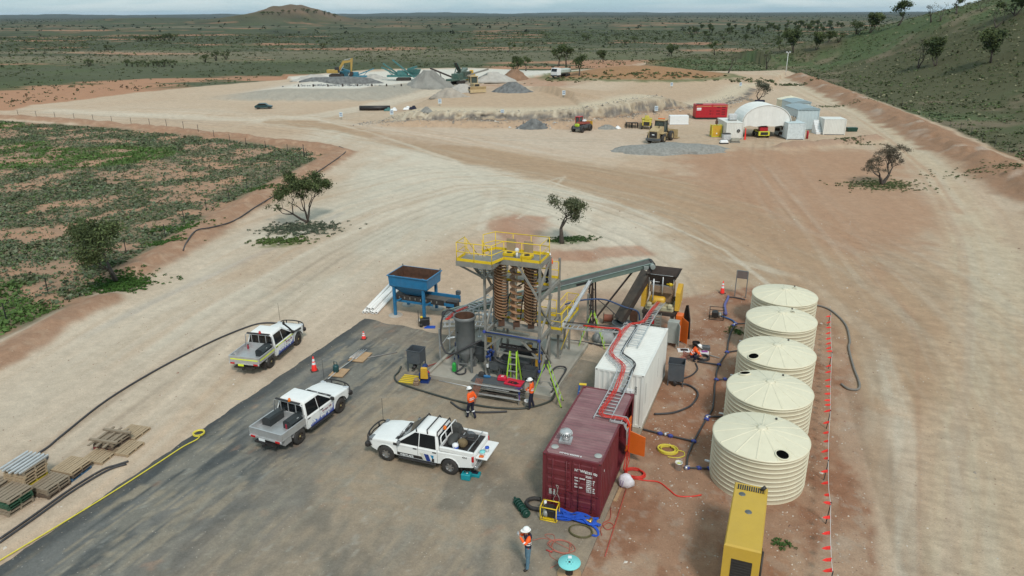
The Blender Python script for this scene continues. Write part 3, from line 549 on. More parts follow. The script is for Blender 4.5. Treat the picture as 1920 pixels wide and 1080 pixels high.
# weeds around tree feet and along verges
pts, sz, cl = [], [], []
for px, py, rx, ry, k, c in ((567, 428, 3.4, 1.9, 150, (.085, .105, .07)), (530, 452, 2.6, 1.1, 70, (.075, .115, .03)), (1075, 449, 1.5, .7, 60, (.06, .10, .035)), (1040, 452, .61, .4, 14, (.06, .10, .03)), (225, 533, 2.2, 1.7, 190, (.045, .10, .018)), (1655, 347, 4.3, 2.8, 120, (.10, .125, .05)),
                             (330, 430, 2.5, 1.5, 70, (.05, .11, .02)), (310, 455, 1.6, .8, 50, (.05, .105, .022)), (495, 350, 4.5, 1.2, 70, (.065, .11, .03)), (1900, 310, 8, 3, 90, (.08, .11, .04)), (1560, 200, 9, 2, 60, (.09, .115, .05)), (1470, 160, 14, 3, 70, (.08, .10, .045)), (1380, 620, .5, .7, 60, (.07, .12, .03)), (1470, 1020, .35, .3, 26, (.06, .11, .03)), (1600, 262, 4, 1.5, 40, (.08, .11, .045)), (1195, 140, 30, 5, 160, (.10, .12, .05))):
    q = GT(px, py); a, b = math.cos(YAW), math.sin(YAW); k = k*3 if .6 < rx < 10 else k; e, f = rs.normal(size=k)*rx*.55, rs.normal(size=k)*ry*.55
    pts.append(np.stack([q[0]+e*a-f*b, q[1]+e*b+f*a], 1)); w = rs.uniform(.16, .42, k)*(.6 if rx < .6 else 1 if rx < 10 else 3.4); sz.append(np.stack([w, w*.55], 1)); cl.append(np.array(c)*rs.uniform(.75, 1.25, (k, 1)))
shrubs('green_weeds', np.concatenate(pts), np.concatenate(sz), np.concatenate(cl), 14, 'bright green weeds around tree feet and along the verges')
# trees
def tree_mesh(seed, h=4.5, spread=.5, stems=3, depth=4, first=.30, leaves=9, leafsize=.2, cols=((.06, .085, .03),), lean=(0, 0), flat=1., clump=.28, bare=0., mask=None):
    r = random.Random(seed); T = MB(); tips = []; tr = h*.022+.02
    def grow(p, d, L, rad, lv):
        pts, rr_ = [p], [rad]; q = p.copy(); dd = d.copy(); ns = 4
        for i in range(ns):
            dd = (dd+Vector((r.gauss(0, .16), r.gauss(0, .16), r.gauss(.06, .10)))).normalized(); q = q+dd*(L/ns); pts.append(q.copy()); rr_.append(rad*(1-.42*(i+1)/ns))
        T.tube(pts, rr_, 6 if lv > 2 else 4 if lv > 1 else 3)
        if lv <= 1 or L < .18: tips.append((q, lv)); tips.append((pts[2], lv)); return
        for k in range(r.choice((2, 2, 3))):
            ax = Vector((r.gauss(0, 1), r.gauss(0, 1), r.gauss(.1, .45))).normalized(); nd = (dd*(1.15-spread*.3)+ax*spread*1.1+Vector((0, 0, .10*flat))).normalized(); grow(q, nd, L*r.uniform(.62, .86), rr_[-1]*.78, lv-1)
        if lv >= 3: tips.append((pts[3], lv-2))
    base = Vector((0, 0, -.05)); a0 = r.uniform(0, 6)
    for s_ in range(stems):
        a = a0+2*PI*s_/stems+r.uniform(-.4, .4); d = Vector((math.cos(a)*spread*.75+lean[0], math.sin(a)*spread*.75+lean[1], 1)).normalized(); grow(base.copy(), d, h*first*r.uniform(.85, 1.15), tr*(1.2 if stems > 1 else 1.7), depth)
    zt = max(t[0].z for t in tips); k = h/zt*.97; T.v = [(x*k, y*k, z*k) for x, y, z in T.v]
    C, cl = [], []
    for q, lv in tips:
        q = q*k
        if q.z < h*.25: continue
        if mask and not mask(q, r): continue
        if r.random() < bare: continue
        nn = leaves if lv <= 1 else leaves//2; cc = np.array(r.choice(cols))*r.uniform(.65, 1.3)
        C.append(np.array(q)+rs.normal(size=(nn, 3))*clump*np.array((1, 1, .7))); cl.append(np.repeat(cc[None], nn, 0)*rs.uniform(.8, 1.2, (nn, 1)))
    if not C: return T.mesh('trunk', bark), None
    C = np.concatenate(C); cl = np.concatenate(cl); return T.mesh('trunk', bark), quads_obj('crown', leaf_quads(C, rs.uniform(.7, 1.35, len(C))*leafsize, .5, .8), cl, mesh_only=True)
def put_tree(meshes, loc, label, rz=0, sc=1., group=None, name='tree'):
    t = thing(name, label, 'tree', loc, rz, group); t.scale = (sc,)*3
    for nm, me in zip(('trunk', 'crown'), meshes):
        if me: o = bpy.data.objects.new(nm, me); COL.objects.link(o); o.parent = t
    return t
OLIVE = ((.062, .085, .032), (.078, .105, .038), (.098, .122, .048), (.048, .068, .027)); GREYG = ((.085, .092, .062), (.07, .08, .05), (.10, .10, .07))
put_tree(tree_mesh(3, 5.0, .74, 2, 5, .34, 64, .22, OLIVE, (-.12, .0), .5, .36), GT(219, 527), 'dense dark green rounded tree left of the gravel yard by the fence', 1.0)
put_tree(tree_mesh(8, 5.3, .66, 3, 5, .36, 52, .20, OLIVE, (-.30, .05), .9, .22, 0, lambda q, r: (q.z > 2.9) or r.random() < .2), GT(579, 418), 'open branching tree with thin top foliage on a weedy island', .35)
put_tree(tree_mesh(155, 4.4, .75, 1, 6, .25, 44, .17, ((.09, .105, .052), (.11, .12, .065), (.07, .088, .042)), (.06, .0), .7, .24, .1, lambda q, r: q.x > .3 or r.random() < .5), GT(1054, 456), 'small lopsided tree standing alone behind the processing tower', .37)
put_tree(tree_mesh(118, 4.9, .85, 2, 6, .22, 20, .13, ((.11, .095, .068), (.10, .085, .06)), (0, 0), .5, .15, .1), GT(1655, 346), 'nearly bare grey brown twiggy tree beside the haul track', 0)
put_tree(tree_mesh(41, 4.6, .6, 2, 5, .3, 11, .3, GREYG, (.05, 0), .7, .3), GT(1421, 192), 'small grey green tree behind the white shelter', 0)
MESH_T = [tree_mesh(50+i, 6, .74, 1+i % 3, 4, .32, 32, .56, OLIVE, (0, 0), .7, .45) for i in range(4)]
MESH_B = [tree_mesh(60+i, 6, .62, 1+i % 2, 5, .30, 3, .3, GREYG, (0, 0), .8, .25, .45) for i in range(2)]
MESH_S = [tree_mesh(70+i, 5, .8, 4, 3, .3, 14, .55, OLIVE, (0, 0), .2, .45) for i in range(2)]
def mid_tree(px, py, hpx, kind, label, group='trees scattered over the plain and hillside'):
    q = GT(px, py); d = math.hypot(math.hypot(q[0]-CAMX, q[1]-CAMY), CAMH-q[2]); hm = hpx*d/FPX; ms = {'t': MESH_T, 'b': MESH_B, 's': MESH_S}[kind]; i = rnd.randrange(len(ms))
    return put_tree(ms[i], q, label, rnd.uniform(0, 6), hm/(6 if kind != 's' else 5), group, 'tree' if kind != 's' else 'bush')
for a in (
    (968, 134, 25, 't', 'left tree of the dark pair behind the brown stockpile'), (986, 133, 24, 't', 'right tree of the dark pair behind the brown stockpile'),
    (1046, 125, 34, 't', 'tall dark tree behind the parked truck'), (1062, 124, 36, 't', 'tallest dark tree right behind the parked truck'), (1086, 142, 34, 't', 'thin tree to the right of the parked truck'),
    (1131, 117, 20, 't', 'lone tree beyond the dirt track running into the plain'), (1250, 105, 20, 't', 'left tree of a close pair in the middle of the green plain'), (1259, 106, 18, 't', 'right tree of a close pair in the middle of the green plain'),
    (1340, 103, 22, 't', 'single tree on the plain above the white shelter'), (1366, 137, 30, 'b', 'bare tree left of the light pole on the plain'), (1437, 130, 32, 'b', 'bare tree directly left of the tall light pole'),
    (1462, 92, 14, 't', 'small tree just above the tall light pole'), (1487, 98, 36, 't', 'large dense green tree at the foot of the hill above the light pole'), (1530, 94, 28, 't', 'tree right of the dense green tree at the foot of the hill'),
    (1553, 80, 18, 't', 'short tree where the hill meets the plain'), (1572, 80, 16, 's', 'bush low on the left shoulder of the hill'), (1606, 66, 22, 's', 'dark bush on the left shoulder of the hill'), (1632, 62, 30, 't', 'green tree on the left shoulder of the hill'),
    (1684, 48, 36, 't', 'tall two headed tree on the hill crest against the sky'), (1745, 42, 30, 'b', 'left bare tree on the hill crest'), (1763, 40, 27, 'b', 'right bare tree on the hill crest'), (1793, 26, 28, 't', 'leafy tree at the top of the hill against the sky'),
    (1722, 128, 46, 'b', 'left tree of the pair on the open hillside'), (1753, 124, 42, 't', 'right tree of the pair on the open hillside'), (1857, 118, 48, 't', 'lone tree on the hillside near the right edge'), (1868, 52, 36, 'b', 'bare tree near the top right of the hill'), (1903, 30, 36, 't', 'dark tree at the top right corner of the hill'), (1840, 22, 24, 'b', 'small bare tree on the skyline near the right edge'),
    (168, 124, 11, 's', 'round bush alone on the plain at far left'), (203, 95, 9, 's', 'small round bush further out on the left plain'), (605, 91, 9, 's', 'round bush on the plain before the far hill'), (951, 98, 16, 't', 'single tree on the plain in the middle distance'),
    (385, 117, 13, 's', 'left bush of the dark clump above the red soil band'), (405, 114, 15, 's', 'middle bush of the dark clump above the red soil band'), (424, 112, 13, 's', 'right bush of the dark clump above the red soil band')): mid_tree(*a)
for i in range(9): mid_tree(258+i*8.5, 78-i*.2, 8+3*(i > 5)+rnd.uniform(-1, 1), 's', 'dark tree in the short row standing on the left plain', 'row of dark trees on the left plain')
for i in range(10): mid_tree(238+i*10, 124+rnd.uniform(-2, 2), 9+rnd.uniform(-2, 3), 's', 'bush in the low row on the left plain', 'low row of bushes on the left plain')
for i in range(14): mid_tree(492+i*10.5+rnd.uniform(-4, 4), 31-9*math.exp(-((i-6.5)/4)**2)+rnd.uniform(-3, 2), rnd.uniform(4, 7), 's', 'tiny tree on the slope of the far flat topped hill', 'tiny trees on the far hill')
for i in range(70):
    a = rnd.random(); mid_tree(1290+a*290, 61-a*6+rnd.uniform(-8, 5), rnd.uniform(6, 10.5), 't', 'dark tree in the belt across the far plain on the right', 'belt of trees across the far plain')
for i in range(26): mid_tree(rnd.uniform(960, 1500), rnd.uniform(66, 84), rnd.uniform(5, 11), rnd.choice('ts'), 'small dark tree dotted over the middle of the far plain', 'small trees dotted over the far plain')
p = polar(2600, -40, 36, 700, 5200, 1.2); x, y = p[:, 0], p[:, 1]; m = rs.uniform(0, 1, len(x)) < .15+.85*ss(.45, .6, fbm(x*.002, y*.004, 3, 48)); p = p[m]; n = len(p); s = rs.uniform(3, 7.5, n)
shrubs('far_woodland', p, np.stack([s, s*rs.uniform(.5, .8, n)], 1), pick(n, [(.036, .046, .028), (.045, .054, .034)]), 8, 'dark scattered woodland far out on the plain')
# ------------------------------------------------------------------ generic builders
DG = bpy.context.evaluated_depsgraph_get
def lettering(txt, size, mat, parent, mat4, name='lettering', ex=.004, bold=0.0):
    cu = bpy.data.curves.new('txt', 'FONT'); cu.body = txt; cu.size = size; cu.extrude = ex; cu.offset = bold; cu.resolution_u = 2
    t = bpy.data.objects.new('txt', cu); COL.objects.link(t); me = bpy.data.meshes.new_from_object(t.evaluated_get(DG())); bpy.data.objects.remove(t); bpy.data.curves.remove(cu)
    me.materials.clear(); me.materials.append(mat); o = bpy.data.objects.new(name, me); COL.objects.link(o); o.parent = parent; o.matrix_local = mat4; return o
def face_mat(origin, right, up):                      # writing plane
    r, u = Vector(right).normalized(), Vector(up).normalized(); n = r.cross(u); m = Matrix((r, u, n)).transposed().to_4x4(); m.translation = Vector(origin); return m
def corr(b, o, d, n, L, h, pitch=.28, dep=.036, axis=(0, 0, 1), m=0):   # corrugated sheet from o along d (length L), raised along axis by h, waves along n
    o, d, n, a = Vector(o), Vector(d), Vector(n), Vector(axis); k = max(1, round(L/pitch)); p = L/k; pts = []
    for i in range(k):
        for t, q in ((0, 0), (.26, 0), (.44, 1), (.80, 1)): pts.append(o+d*(i*p+t*p)-n*dep*q)
    pts.append(o+d*L); vs = [p_ for p_ in pts]+[p_+a*h for p_ in pts]; N_ = len(pts)
    b.add(vs, [(i, i+1, N_+i+1, N_+i) for i in range(N_-1)], False, m)
def coil(c, r, turns, rt, dz=.012, jit=.06, seed=0, ell=1., rz=0., n=22):
    q = random.Random(seed); P = []; ph = q.uniform(0, 6)
    for i in range(int(turns*n)+1):
        a = 2*PI*i/n; k = int(a/(2*PI)); rr = r*(1+jit*math.sin(k*2.3+a*.31)+jit*.5*math.sin(a*.5+k)); x, y = rr*math.cos(a+ph), rr*ell*math.sin(a+ph)
        P.append((c[0]+x*math.cos(rz)-y*math.sin(rz), c[1]+x*math.sin(rz)+y*math.cos(rz), c[2]+rt+dz*k+.4*rt*math.sin(a*1.7+k)**2))
    return P
def hose_thing(name, label, cat, pts, r, mat, n=6, sub=6, z=None):
    P = [(p[0], p[1], (p[2] if len(p) > 2 else r+.03 if z is None else z)) for p in pts]; P = smooth_path(P, sub)
    b = MB(); b.tube(P, r, n); return tag(b.build(name, mat), label, cat)
def rails(t, runs, z, h=1.0, mat=None, gap=1.05, toe=True, nm='guardrail'):
    for P in runs:
        b = MB(); e = MB(); P = [Vector((*p, z)) for p in P]
        for zz in (h, h*.5): b.tube([p+Vector((0, 0, zz)) for p in P], .024, 6)
        for p, q in zip(P[:-1], P[1:]):
            k = max(1, round((q-p).length/gap))
            for i in range(k): s_ = p.lerp(q, i/k); b.cyl(s_-Vector((0, 0, .12)), s_+Vector((0, 0, h)), .024, n=6)
            if toe: e.bar(p+Vector((0, 0, .075)), q+Vector((0, 0, .075)), .014, .15)
        b.cyl(P[-1]-Vector((0, 0, .12)), P[-1]+Vector((0, 0, h)), .024, n=6); b.build(nm, mat or yellow, t)
        if toe: e.build('toe_board', mat or yellow, t)
def grating(t, x0, x1, y0, y1, z, nm='deck_grating', step=.09):
    b = MB(); b.bb(x0, x1, y0, y1, z-.035, z-.02)
    x = x0
    while x < x1-.02: b.bb(x, x+.03, y0, y1, z-.02, z); x += step
    b.build(nm, grey_steel, t)
def beams(t, segs, w, mat, nm='beam', h=None):
    for p, q in segs: b = MB(); b.bar(p, q, w, h); b.build(nm, mat, t)
def stepladder(loc, rz, h, label, m=lime, spread=.5, steps=5, wd=.5, half=True):
    t = thing('step_ladder', label, 'ladder', loc, rz); a = wd*.32
    for y, nm in ((-spread*h*.5, 'front_rail'), (spread*h*.5, 'rear_rail')):
        for s_ in (-1, 1): b = MB(); b.bar((s_*wd*.5*1.15, y, .02), (s_*a, y*.08, h), .07, .032); b.build(nm, m, t)
    for i in range(1, steps+1):
        f = i/(steps+1)
        for y in ((-1,) if half else (-1, 1)): w = wd*.5*1.15*(1-f)+a*f; b = MB(); b.bar((-w, y*spread*h*.5*(1-f*.92), h*f), (w, y*spread*h*.5*(1-f*.92), h*f), .09, .03); b.build('step', alu, t)
    b = MB(); b.box((0, 0, h), (a*2.3, .16, .06), bev=.012); b.build('top_cap', black if m == lime else yellow, t); b = MB()
    for s_ in (-1, 1): b.bar((s_*wd*.42, -spread*h*.26, h*.46), (s_*wd*.42, spread*h*.26, h*.46), .02)
    b.build('spreader', alu, t); b = MB()
    for y in (-1, 1):
        for s_ in (-1, 1): b.box((s_*wd*.575, y*spread*h*.5, .025), (.06, .1, .05))
    b.build('rubber_feet', black, t); return t
def cable_ladder(name, label, P, w, mat=steel, step=.3, normal=(0, 0, 1), parent=None, cat='cable tray'):
    P = [Vector(p) for p in P]; t = parent or thing(name, label, cat, P[0]); o = P[0] if not parent else Vector((0, 0, 0)); n = Vector(normal); S_ = []
    for i in range(len(P)):
        d = (P[min(i+1, len(P)-1)]-P[max(i-1, 0)]).normalized(); S_.append(d.cross(n).normalized()*(w/2))
    for s_ in (-1, 1):
        b = MB()
        for i in range(len(P)-1): b.bar(P[i]+S_[i]*s_-o, P[i+1]+S_[i+1]*s_-o, .028, .09)
        b.build('side_rail', mat, t)
    L = 0; nx = .12
    for i in range(len(P)-1):
        l = (P[i+1]-P[i]).length
        while nx < L+l: f = (nx-L)/l; c = P[i].lerp(P[i+1], f)-o; s_ = S_[i].lerp(S_[i+1], f); b = MB(); b.bar(c-s_-n*.03, c+s_-n*.03, .045, .022); b.build('rung', mat, t); nx += step
        L += l
    return t
def wheel(parent, pos, r, w, rimm, axis='y', spokes=6, side=1, rk=.58, hub=None):
    b = MB(); k = r*.12; b.lathe([(r*.5, -w/2), (r*.86, -w/2), (r*.97, -w/2+k*.6), (r, -w/2+k*1.6), (r, w/2-k*1.6), (r*.97, w/2-k*.6), (r*.86, w/2), (r*.5, w/2)], 22, (0, 0, 0), axis=axis); wo = b.build('wheel', rubber, parent, pos)
    b = MB(); e = side*(w/2-.03); rr = r*rk; b.lathe([(0.001, e*.55), (rr*.96, e*.55), (rr, e), (rr*1.08, e*1.02)], 18, axis=axis)
    for i in range(spokes):
        a = 2*PI*i/spokes; p0, p1 = (rr*.12*math.cos(a), rr*.12*math.sin(a)), (rr*.97*math.cos(a), rr*.97*math.sin(a)); Z = e*.95
        f = (lambda u: (u[0], Z, u[1])) if axis == 'y' else (lambda u: (Z, u[0], u[1])); b.bar(f(p0), f(p1), rr*.26, .03, 0, (0, 1, 0) if axis == 'y' else (1, 0, 0))
    b.lathe([(0.001, e*1.02), (rr*.22, e*1.02), (rr*.25, e*.6)], 10, axis=axis); b.build('rim', rimm, wo)
    if hub: h = MB(); h.lathe([(0.001, e*1.12), (rr*.2, e*1.10), (rr*.22, e*.7)], 10, axis=axis); h.build('hub_cap', hub, wo)
    return wo
# ------------------------------------------------------------------ shipping containers
def container(label, x0, y0, h, wallm, roofm, rz=0, doors=True, L=6.058, Wd=2.438, name='shipping_container', pitch=.28, loc=None, side_open=None, group=None):
    t = thing(name, label, 'container', loc or (x0, y0, .03), rz, group); e = .06; fr = wallm
    for x in (.0, Wd-.14):
        for y in (0, L-.14): b = MB(); b.bb(x+.002, x+.138, y+.002, y+.138, .11, h-.11); b.build('corner_post', fr, t)
    for x in (0, Wd-.16):
        for y in (0, L-.17):
            for z in (0, h-.115): b = MB(); b.bb(x-.004, x+.164, y-.004, y+.174, z, z+.118, 0, .012); b.box((x+.08, y+(-.004 if y == 0 else .174), z+.06), (.07, .012, .045), 0, 1); b.build('corner_casting', [fr, black], t)
    b = MB()
    for x in (0, Wd-.09): b.bb(x+.004, x+.086, .16, L-.16, .02, .16); b.bb(x+.004, x+.086, .16, L-.16, h-.09, h-.02)
    for y in (0.006, L-.106): b.bb(.15, Wd-.15, y, y+.10, .02, .15); b.bb(.15, Wd-.15, y, y+.10, h-.12, h-.02)
    b.bb(.1, Wd-.1, .1, L-.1, .08, .12); b.build('base_and_rails', fr, t)
    for x, s_ in ((.012, -1), (Wd-.012, 1)):
        if side_open and s_ == 1:
            b = MB(); y0_, y1_ = side_open; corr(b, (x, .14, .15), (0, 1, 0), (s_, 0, 0), y0_-.14, h-.23, pitch); b.build('side_wall', wallm, t)
            if y1_ < L-.2: b = MB(); corr(b, (x, y1_, .15), (0, 1, 0), (s_, 0, 0), L-.14-y1_, h-.23, pitch); b.build('side_wall', wallm, t); b = MB(); b.bb(Wd*.5, Wd*.5+.04, y0_, y1_, .15, h-.2); b.build('interior_partition', M('dark_interior', (.05, .05, .05), .8), t)
        else: b = MB(); corr(b, (x, .14, .15), (0, 1, 0), (s_, 0, 0), L-.28, h-.23, pitch); b.build('side_wall', wallm, t)
    b = MB(); corr(b, (.07, .12, h-.03), (0, 1, 0), (0, 0, 1), L-.24, Wd-.14, .21, .022, (1, 0, 0)); b.build('roof', roofm, t)
    b = MB(); corr(b, (.14, L-.012, .15), (1, 0, 0), (0, 1, 0), Wd-.28, h-.26, pitch); b.build('end_wall', wallm, t)
    if doors:
        for k in (0, 1):
            xa, xb = (.145, Wd/2-.01) if k == 0 else (Wd/2+.01, Wd-.145); d = MB(); d.bb(xa, xb, .02, .06, .16, h-.13)
            for i in range(5): z = .34+i*(h-.62)/4.6; d.loft([[(xa+.06, .02, z), (xb-.06, .02, z), (xb-.06, .02, z+.30), (xa+.06, .02, z+.30)], [(xa+.09, -.004, z+.045), (xb-.09, -.004, z+.045), (xb-.09, -.004, z+.255), (xa+.09, -.004, z+.255)]])
            do = d.build('door', fr, t)
            for xx in (xa+.30, xb-.20):
                d = MB(); d.cyl((xx, -.03, .2), (xx, -.03, h-.16), .02, n=6)
                for zz in (.26, .9, 1.5, h-.24): d.box((xx, -.012, zz), (.09, .05, .07))
                d.bar((xx, -.045, 1.05), (xx+.32, -.045, 1.02), .03); d.build('locking_bar', fr, do)
    else:
        b = MB(); corr(b, (.14, .012, .15), (1, 0, 0), (0, -1, 0), Wd-.28, h-.26, pitch); b.build('end_wall', wallm, t)
    return t
rc = container('maroon shipping container with a roof ventilator and white lettering', -.33, -4.09, 2.58, red_cont, red_roof, .008, side_open=(3.05, 5.75))
wh_ink = M('white_ink', (.72, .72, .72), .6, var=.25, scale=30)
FM = lambda x, z: face_mat((x, -.012, z), (1, 0, 0), (0, 0, 1))
for s_, sz, x, z in (('HTWU', .17, 1.36, 2.02), ('603500', .15, 1.78, 2.0), ('0', .15, 2.22, 1.98), ('22G1', .13, 1.82, 1.82), ('MAX. GROSS', .075, 1.37, 1.70), ('TARE', .085, 1.37, 1.56), ('NET', .075, 1.37, 1.41), ('CU. CAP.', .085, 1.37, 1.27),
                     ('24000 KGS', .075, 1.86, 1.68), ('52910 LBS', .075, 1.86, 1.59), ('2180 KGS', .075, 1.86, 1.50), ('4810 LBS', .075, 1.86, 1.41), ('21820 KGS', .075, 1.86, 1.32), ('33.2 CU.M', .075, 1.86, 1.23), ('1172 CU.FT', .075, 1.86, 1.14)): lettering(s_, sz, wh_ink, rc, FM(x-.02, z), bold=.004)
lettering('HTWU 603500 0', .13, wh_ink, rc, face_mat((.62, .22, 2.566), (1, -.04, 0), (0, 1, 0)), bold=.003)
lettering('0 35', .12, wh_ink, rc, face_mat((1.35, 5.72, 2.566), (1, 0, 0), (0, 1, 0)), bold=.003)
lettering('0', .16, wh_ink, rc, face_mat((2.445, .4, 1.95), (0, 1, 0), (0, 0, 1)))
def f(b):
    b.box((.42, -.002, .82), (.26, .02, .26))
P1('data_plate', steel, rc, f)
P1('wire_sling', M('wire_rope', (.40, .37, .33), .6, .3), rc, lambda b: b.tube(smooth_path([(.60, -.05, 1.2), (.68, -.06, .95), (.58, -.05, .7), (.50, -.06, .5), (.60, -.06, .36), (.72, -.06, .42), (.74, -.06, .62), (.64, -.05, .85), (.70, -.05, 1.15), (.60, -.05, 1.2)], 5), .012, 5))
for x, y in ((.32, .62), (2.14, .58)): P1('roof_patch', M('pale_patch', (.36, .38, .36), .7), rc, lambda b: b.lathe([(0.001, 2.562), (.15, 2.562), (.16, 2.54)], 14, (x, y, 0)))
tv = thing('roof_ventilator', 'round ribbed metal ventilator on a square plate on the maroon roof', 'ventilator', (.28, -2.93, 2.585))
P1('base_plate', alu, tv, lambda b: b.box((0, 0, .05), (.5, .5, .1), .1)); P1('neck', alu, tv, lambda b: b.cyl((0, 0, .1), (0, 0, .28), .17, n=16)); P1('cap', alu, tv, lambda b: b.lathe([(.24, .46), (.18, .53), (0.001, .56)], 18))
for i in range(18):
    a = 2*PI*i/18; b = MB(); b.tube([(.19*math.cos(a), .19*math.sin(a), .26), (.27*math.cos(a+.15), .27*math.sin(a+.15), .37), (.23*math.cos(a+.3), .23*math.sin(a+.3), .47)], .02, 4); b.build('vane', alu, tv)
# orange hatch door at the open side of the maroon container
td = thing('orange_door', 'orange steel hatch door hanging open on the maroon container side', 'door', (2.12, .45, .12), -.10)
P1('panel', orange, td, lambda b: b.plate([(0, 0, .35), (.88, -.02, .35), (.88, -.02, 1.32), (0, 0, 1.5)], .05)); P1('hinge_plate', orange, td, lambda b: b.plate([(-.02, .2, .5), (-.02, .55, .5), (-.02, .55, 1.9), (-.02, .2, 1.9)], .04)); P1('bracket', orange, td, lambda b: (b.bb(-.05, .05, .0, .5, 1.45, 1.52), b.bb(-.05, .05, -.02, .5, .35, .42)))
wc = container('tall white shipping container carrying red cable trays', -.19, 3.33, 2.9, white_cont, white_cont, -.008, doors=False)
P1('side_panel_seams', M('seam', (.42, .42, .40), .6), wc, lambda b: [b.bb(2.432, 2.44, y, y+.02, z0, z1) or b.bb(2.432, 2.44, y, y+1.5, z1, z1+.02) for y, z0, z1 in ((.6, 1.1, 2.2), (3.6, 1.1, 2.2))])
lettering('IWXU', .16, black, wc, face_mat((2.0, -.006, 2.25), (0, 0, -1), (1, 0, 0)))
ta = thing('air_conditioner', 'white split air conditioner caged on the end of the white container', 'air conditioner', (.95, 3.16, 1.55))
P1('casing', plastic_w, ta, lambda b: b.bb(0, .8, -.13, .12, 0, .6, 0, .02)); P1('fan_grille', M('grille_grey', (.2, .21, .22), .5), ta, lambda b: (b.lathe([(0.001, -.135), (.22, -.135), (.24, -.125)], 18, (.32, 0, .3), axis='y')))
P1('cage', steel, ta, lambda b: [b.cyl((x, -.2, -.1), (x, -.2, .72), .014, n=5) for x in (-.1, .12, .34, .56, .78, .9)] + [b.cyl((-.1, -.2, z), (.9, -.2, z), .014, n=5) for z in (-.1, .17, .44, .72)])
# ------------------------------------------------------------------ cable trays with red cables
Z = 3.02
T1 = smooth_path([(.62, 12.9, 2.2), (.78, 11.4, 2.72), (.86, 10.0, Z), (.80, 9.2, Z)], 3)
cable_ladder('cable_tray', 'steel cable tray running over the white container roof', [(.42, 9.1, Z), (.34, 8.2, Z), (.32, 7.0, Z), (.30, 5.6, Z), (.34, 4.9, Z), (.62, 4.45, Z), (1.0, 4.05, Z), (1.28, 3.6, Z), (1.3, 3.0, Z-.05), (1.28, 2.2, 2.72), (1.25, 1.2, 2.66), (1.25, .2, 2.66), (1.25, -.85, 2.66)], .72)
cable_ladder('cable_tray', 'steel cable tray sloping from the crusher down to the white roof', [(1.05, 14.2, 2.5), (1.05, 12.2, 2.85), (1.05, 9.4, Z+.02), (1.05, 7.6, Z+.02), (1.05, 6.2, Z+.02)], .5)
cable_ladder('cable_tray', 'short cable tray dropping off the edge of the maroon roof', [(1.66, -.62, 2.68), (2.24, -.62, 2.68), (2.36, -.62, 2.4), (2.36, -.62, 1.5)], .5)
def bundle(name, label, P, n, r, mat, sp, seed):
    q = random.Random(seed); t = thing(name, label, 'cable', P[0]); o = Vector(P[0]); P = smooth_path(P, 5)
    for i in range(n):
        off = (i-(n-1)/2)*sp; L = []
        for k, p in enumerate(P):
            d = (P[min(k+1, len(P)-1)]-P[max(k-1, 0)]).normalized(); s_ = d.cross(Vector((0, 0, 1)));  s_ = s_.normalized() if s_.length > .1 else Vector((0, 1, 0))
            L.append(p-o+s_*(off+.012*math.sin(k*.9+i*2.1))+Vector((0, 0, (i % 2)*.022)))
        b = MB(); b.tube(L, r, 5); b.build('cable', mat, t)
    return t
bundle('red_cable_bundle', 'bundle of red power cables laid along the container roof trays', [(.95, 14.0, 2.62), (.95, 11.5, 2.98), (.92, 9.7, Z+.08), (.75, 9.2, Z+.08), (.35, 8.9, Z+.06), (.18, 8.2, Z+.06), (.14, 7, Z+.06), (.12, 5.6, Z+.06), (.2, 4.9, Z+.06), (.55, 4.4, Z+.06), (.98, 3.95, Z+.06), (1.18, 3.5, Z+.06), (1.22, 2.9, Z), (1.2, 1.9, 2.76), (1.14, .9, 2.72), (1.08, 0, 2.72), (1.12, -.5, 2.72), (1.4, -.66, 2.74), (1.9, -.64, 2.76), (2.22, -.64, 2.74), (2.42, -.64, 2.45), (2.44, -.64, 1.6), (2.42, -.7, .9), (2.38, -.85, .3)], 5, .016, red_cable, .046, 3)
bundle('red_cable_bundle', 'red cables joining the roof bundle from the tower tray', [(-2.2, 8.25, 2.86), (-.9, 8.05, 3.0), (-.2, 7.9, Z+.1), (.05, 7.5, Z+.12), (.1, 6.9, Z+.12)], 3, .026, red_cable, .05, 4)
bundle('black_cable_run', 'pair of black cables on the white container roof', [(-.1, 9.2, 3.0), (.62, 8.9, 3.0), (.66, 7.6, 3.0), (.64, 6.2, 3.0), (.66, 5.4, 3.0), (.95, 5.0, 3.0), (1.35, 4.6, 3.02), (1.6, 4.1, 3.02), (1.62, 3.5, 3.05), (1.58, 2.6, 2.75), (1.56, 1.7, 2.66)], 2, .03, poly, .06, 5)
cable_ladder('cable_tray', 'long steel cable tray bridging the tower and the white container', [(-3.5, 8.15, 2.72), (-2.2, 8.1, 2.8), (-.9, 8.0, 2.92), (-.05, 7.9, 3.05)], .55)
bundle('black_cable_run', 'thick black cables on the tray between tower and white container', [(-3.4, 8.38, 2.85), (-2.2, 8.34, 2.92), (-1.0, 8.28, 3.02), (-.2, 8.4, 3.02), (.05, 8.9, 3.02)], 2, .035, poly, .07, 6)
# ------------------------------------------------------------------ bunded concrete slab
sl = MB(); sl.bb(-10.2, -2.8, 4.55, 11.6, .0, .12); slab = tag(sl.build('concrete_slab', concrete), kind='structure')
for x0, x1, y0, y1 in ((-10.22, -2.78, 4.40, 4.58), (-2.95, -2.77, 4.585, 11.6), (-10.23, -10.05, 4.585, 11.6), (-10.04, -6.6, 11.45, 11.62), (-5.4, -2.96, 11.45, 11.62)):
    b = MB(); b.bb(x0, x1, y0, y1, -.05, .26, 0, .015); b.build('kerb', concrete, slab)
b = MB(); b.bb(-2.6, -.4, 11.9, 14.8, -.05, .06, 0, .01); tag(b.build('concrete_apron', M('pale_concrete', (.42, .40, .36), .85, dust=.3)), kind='structure')
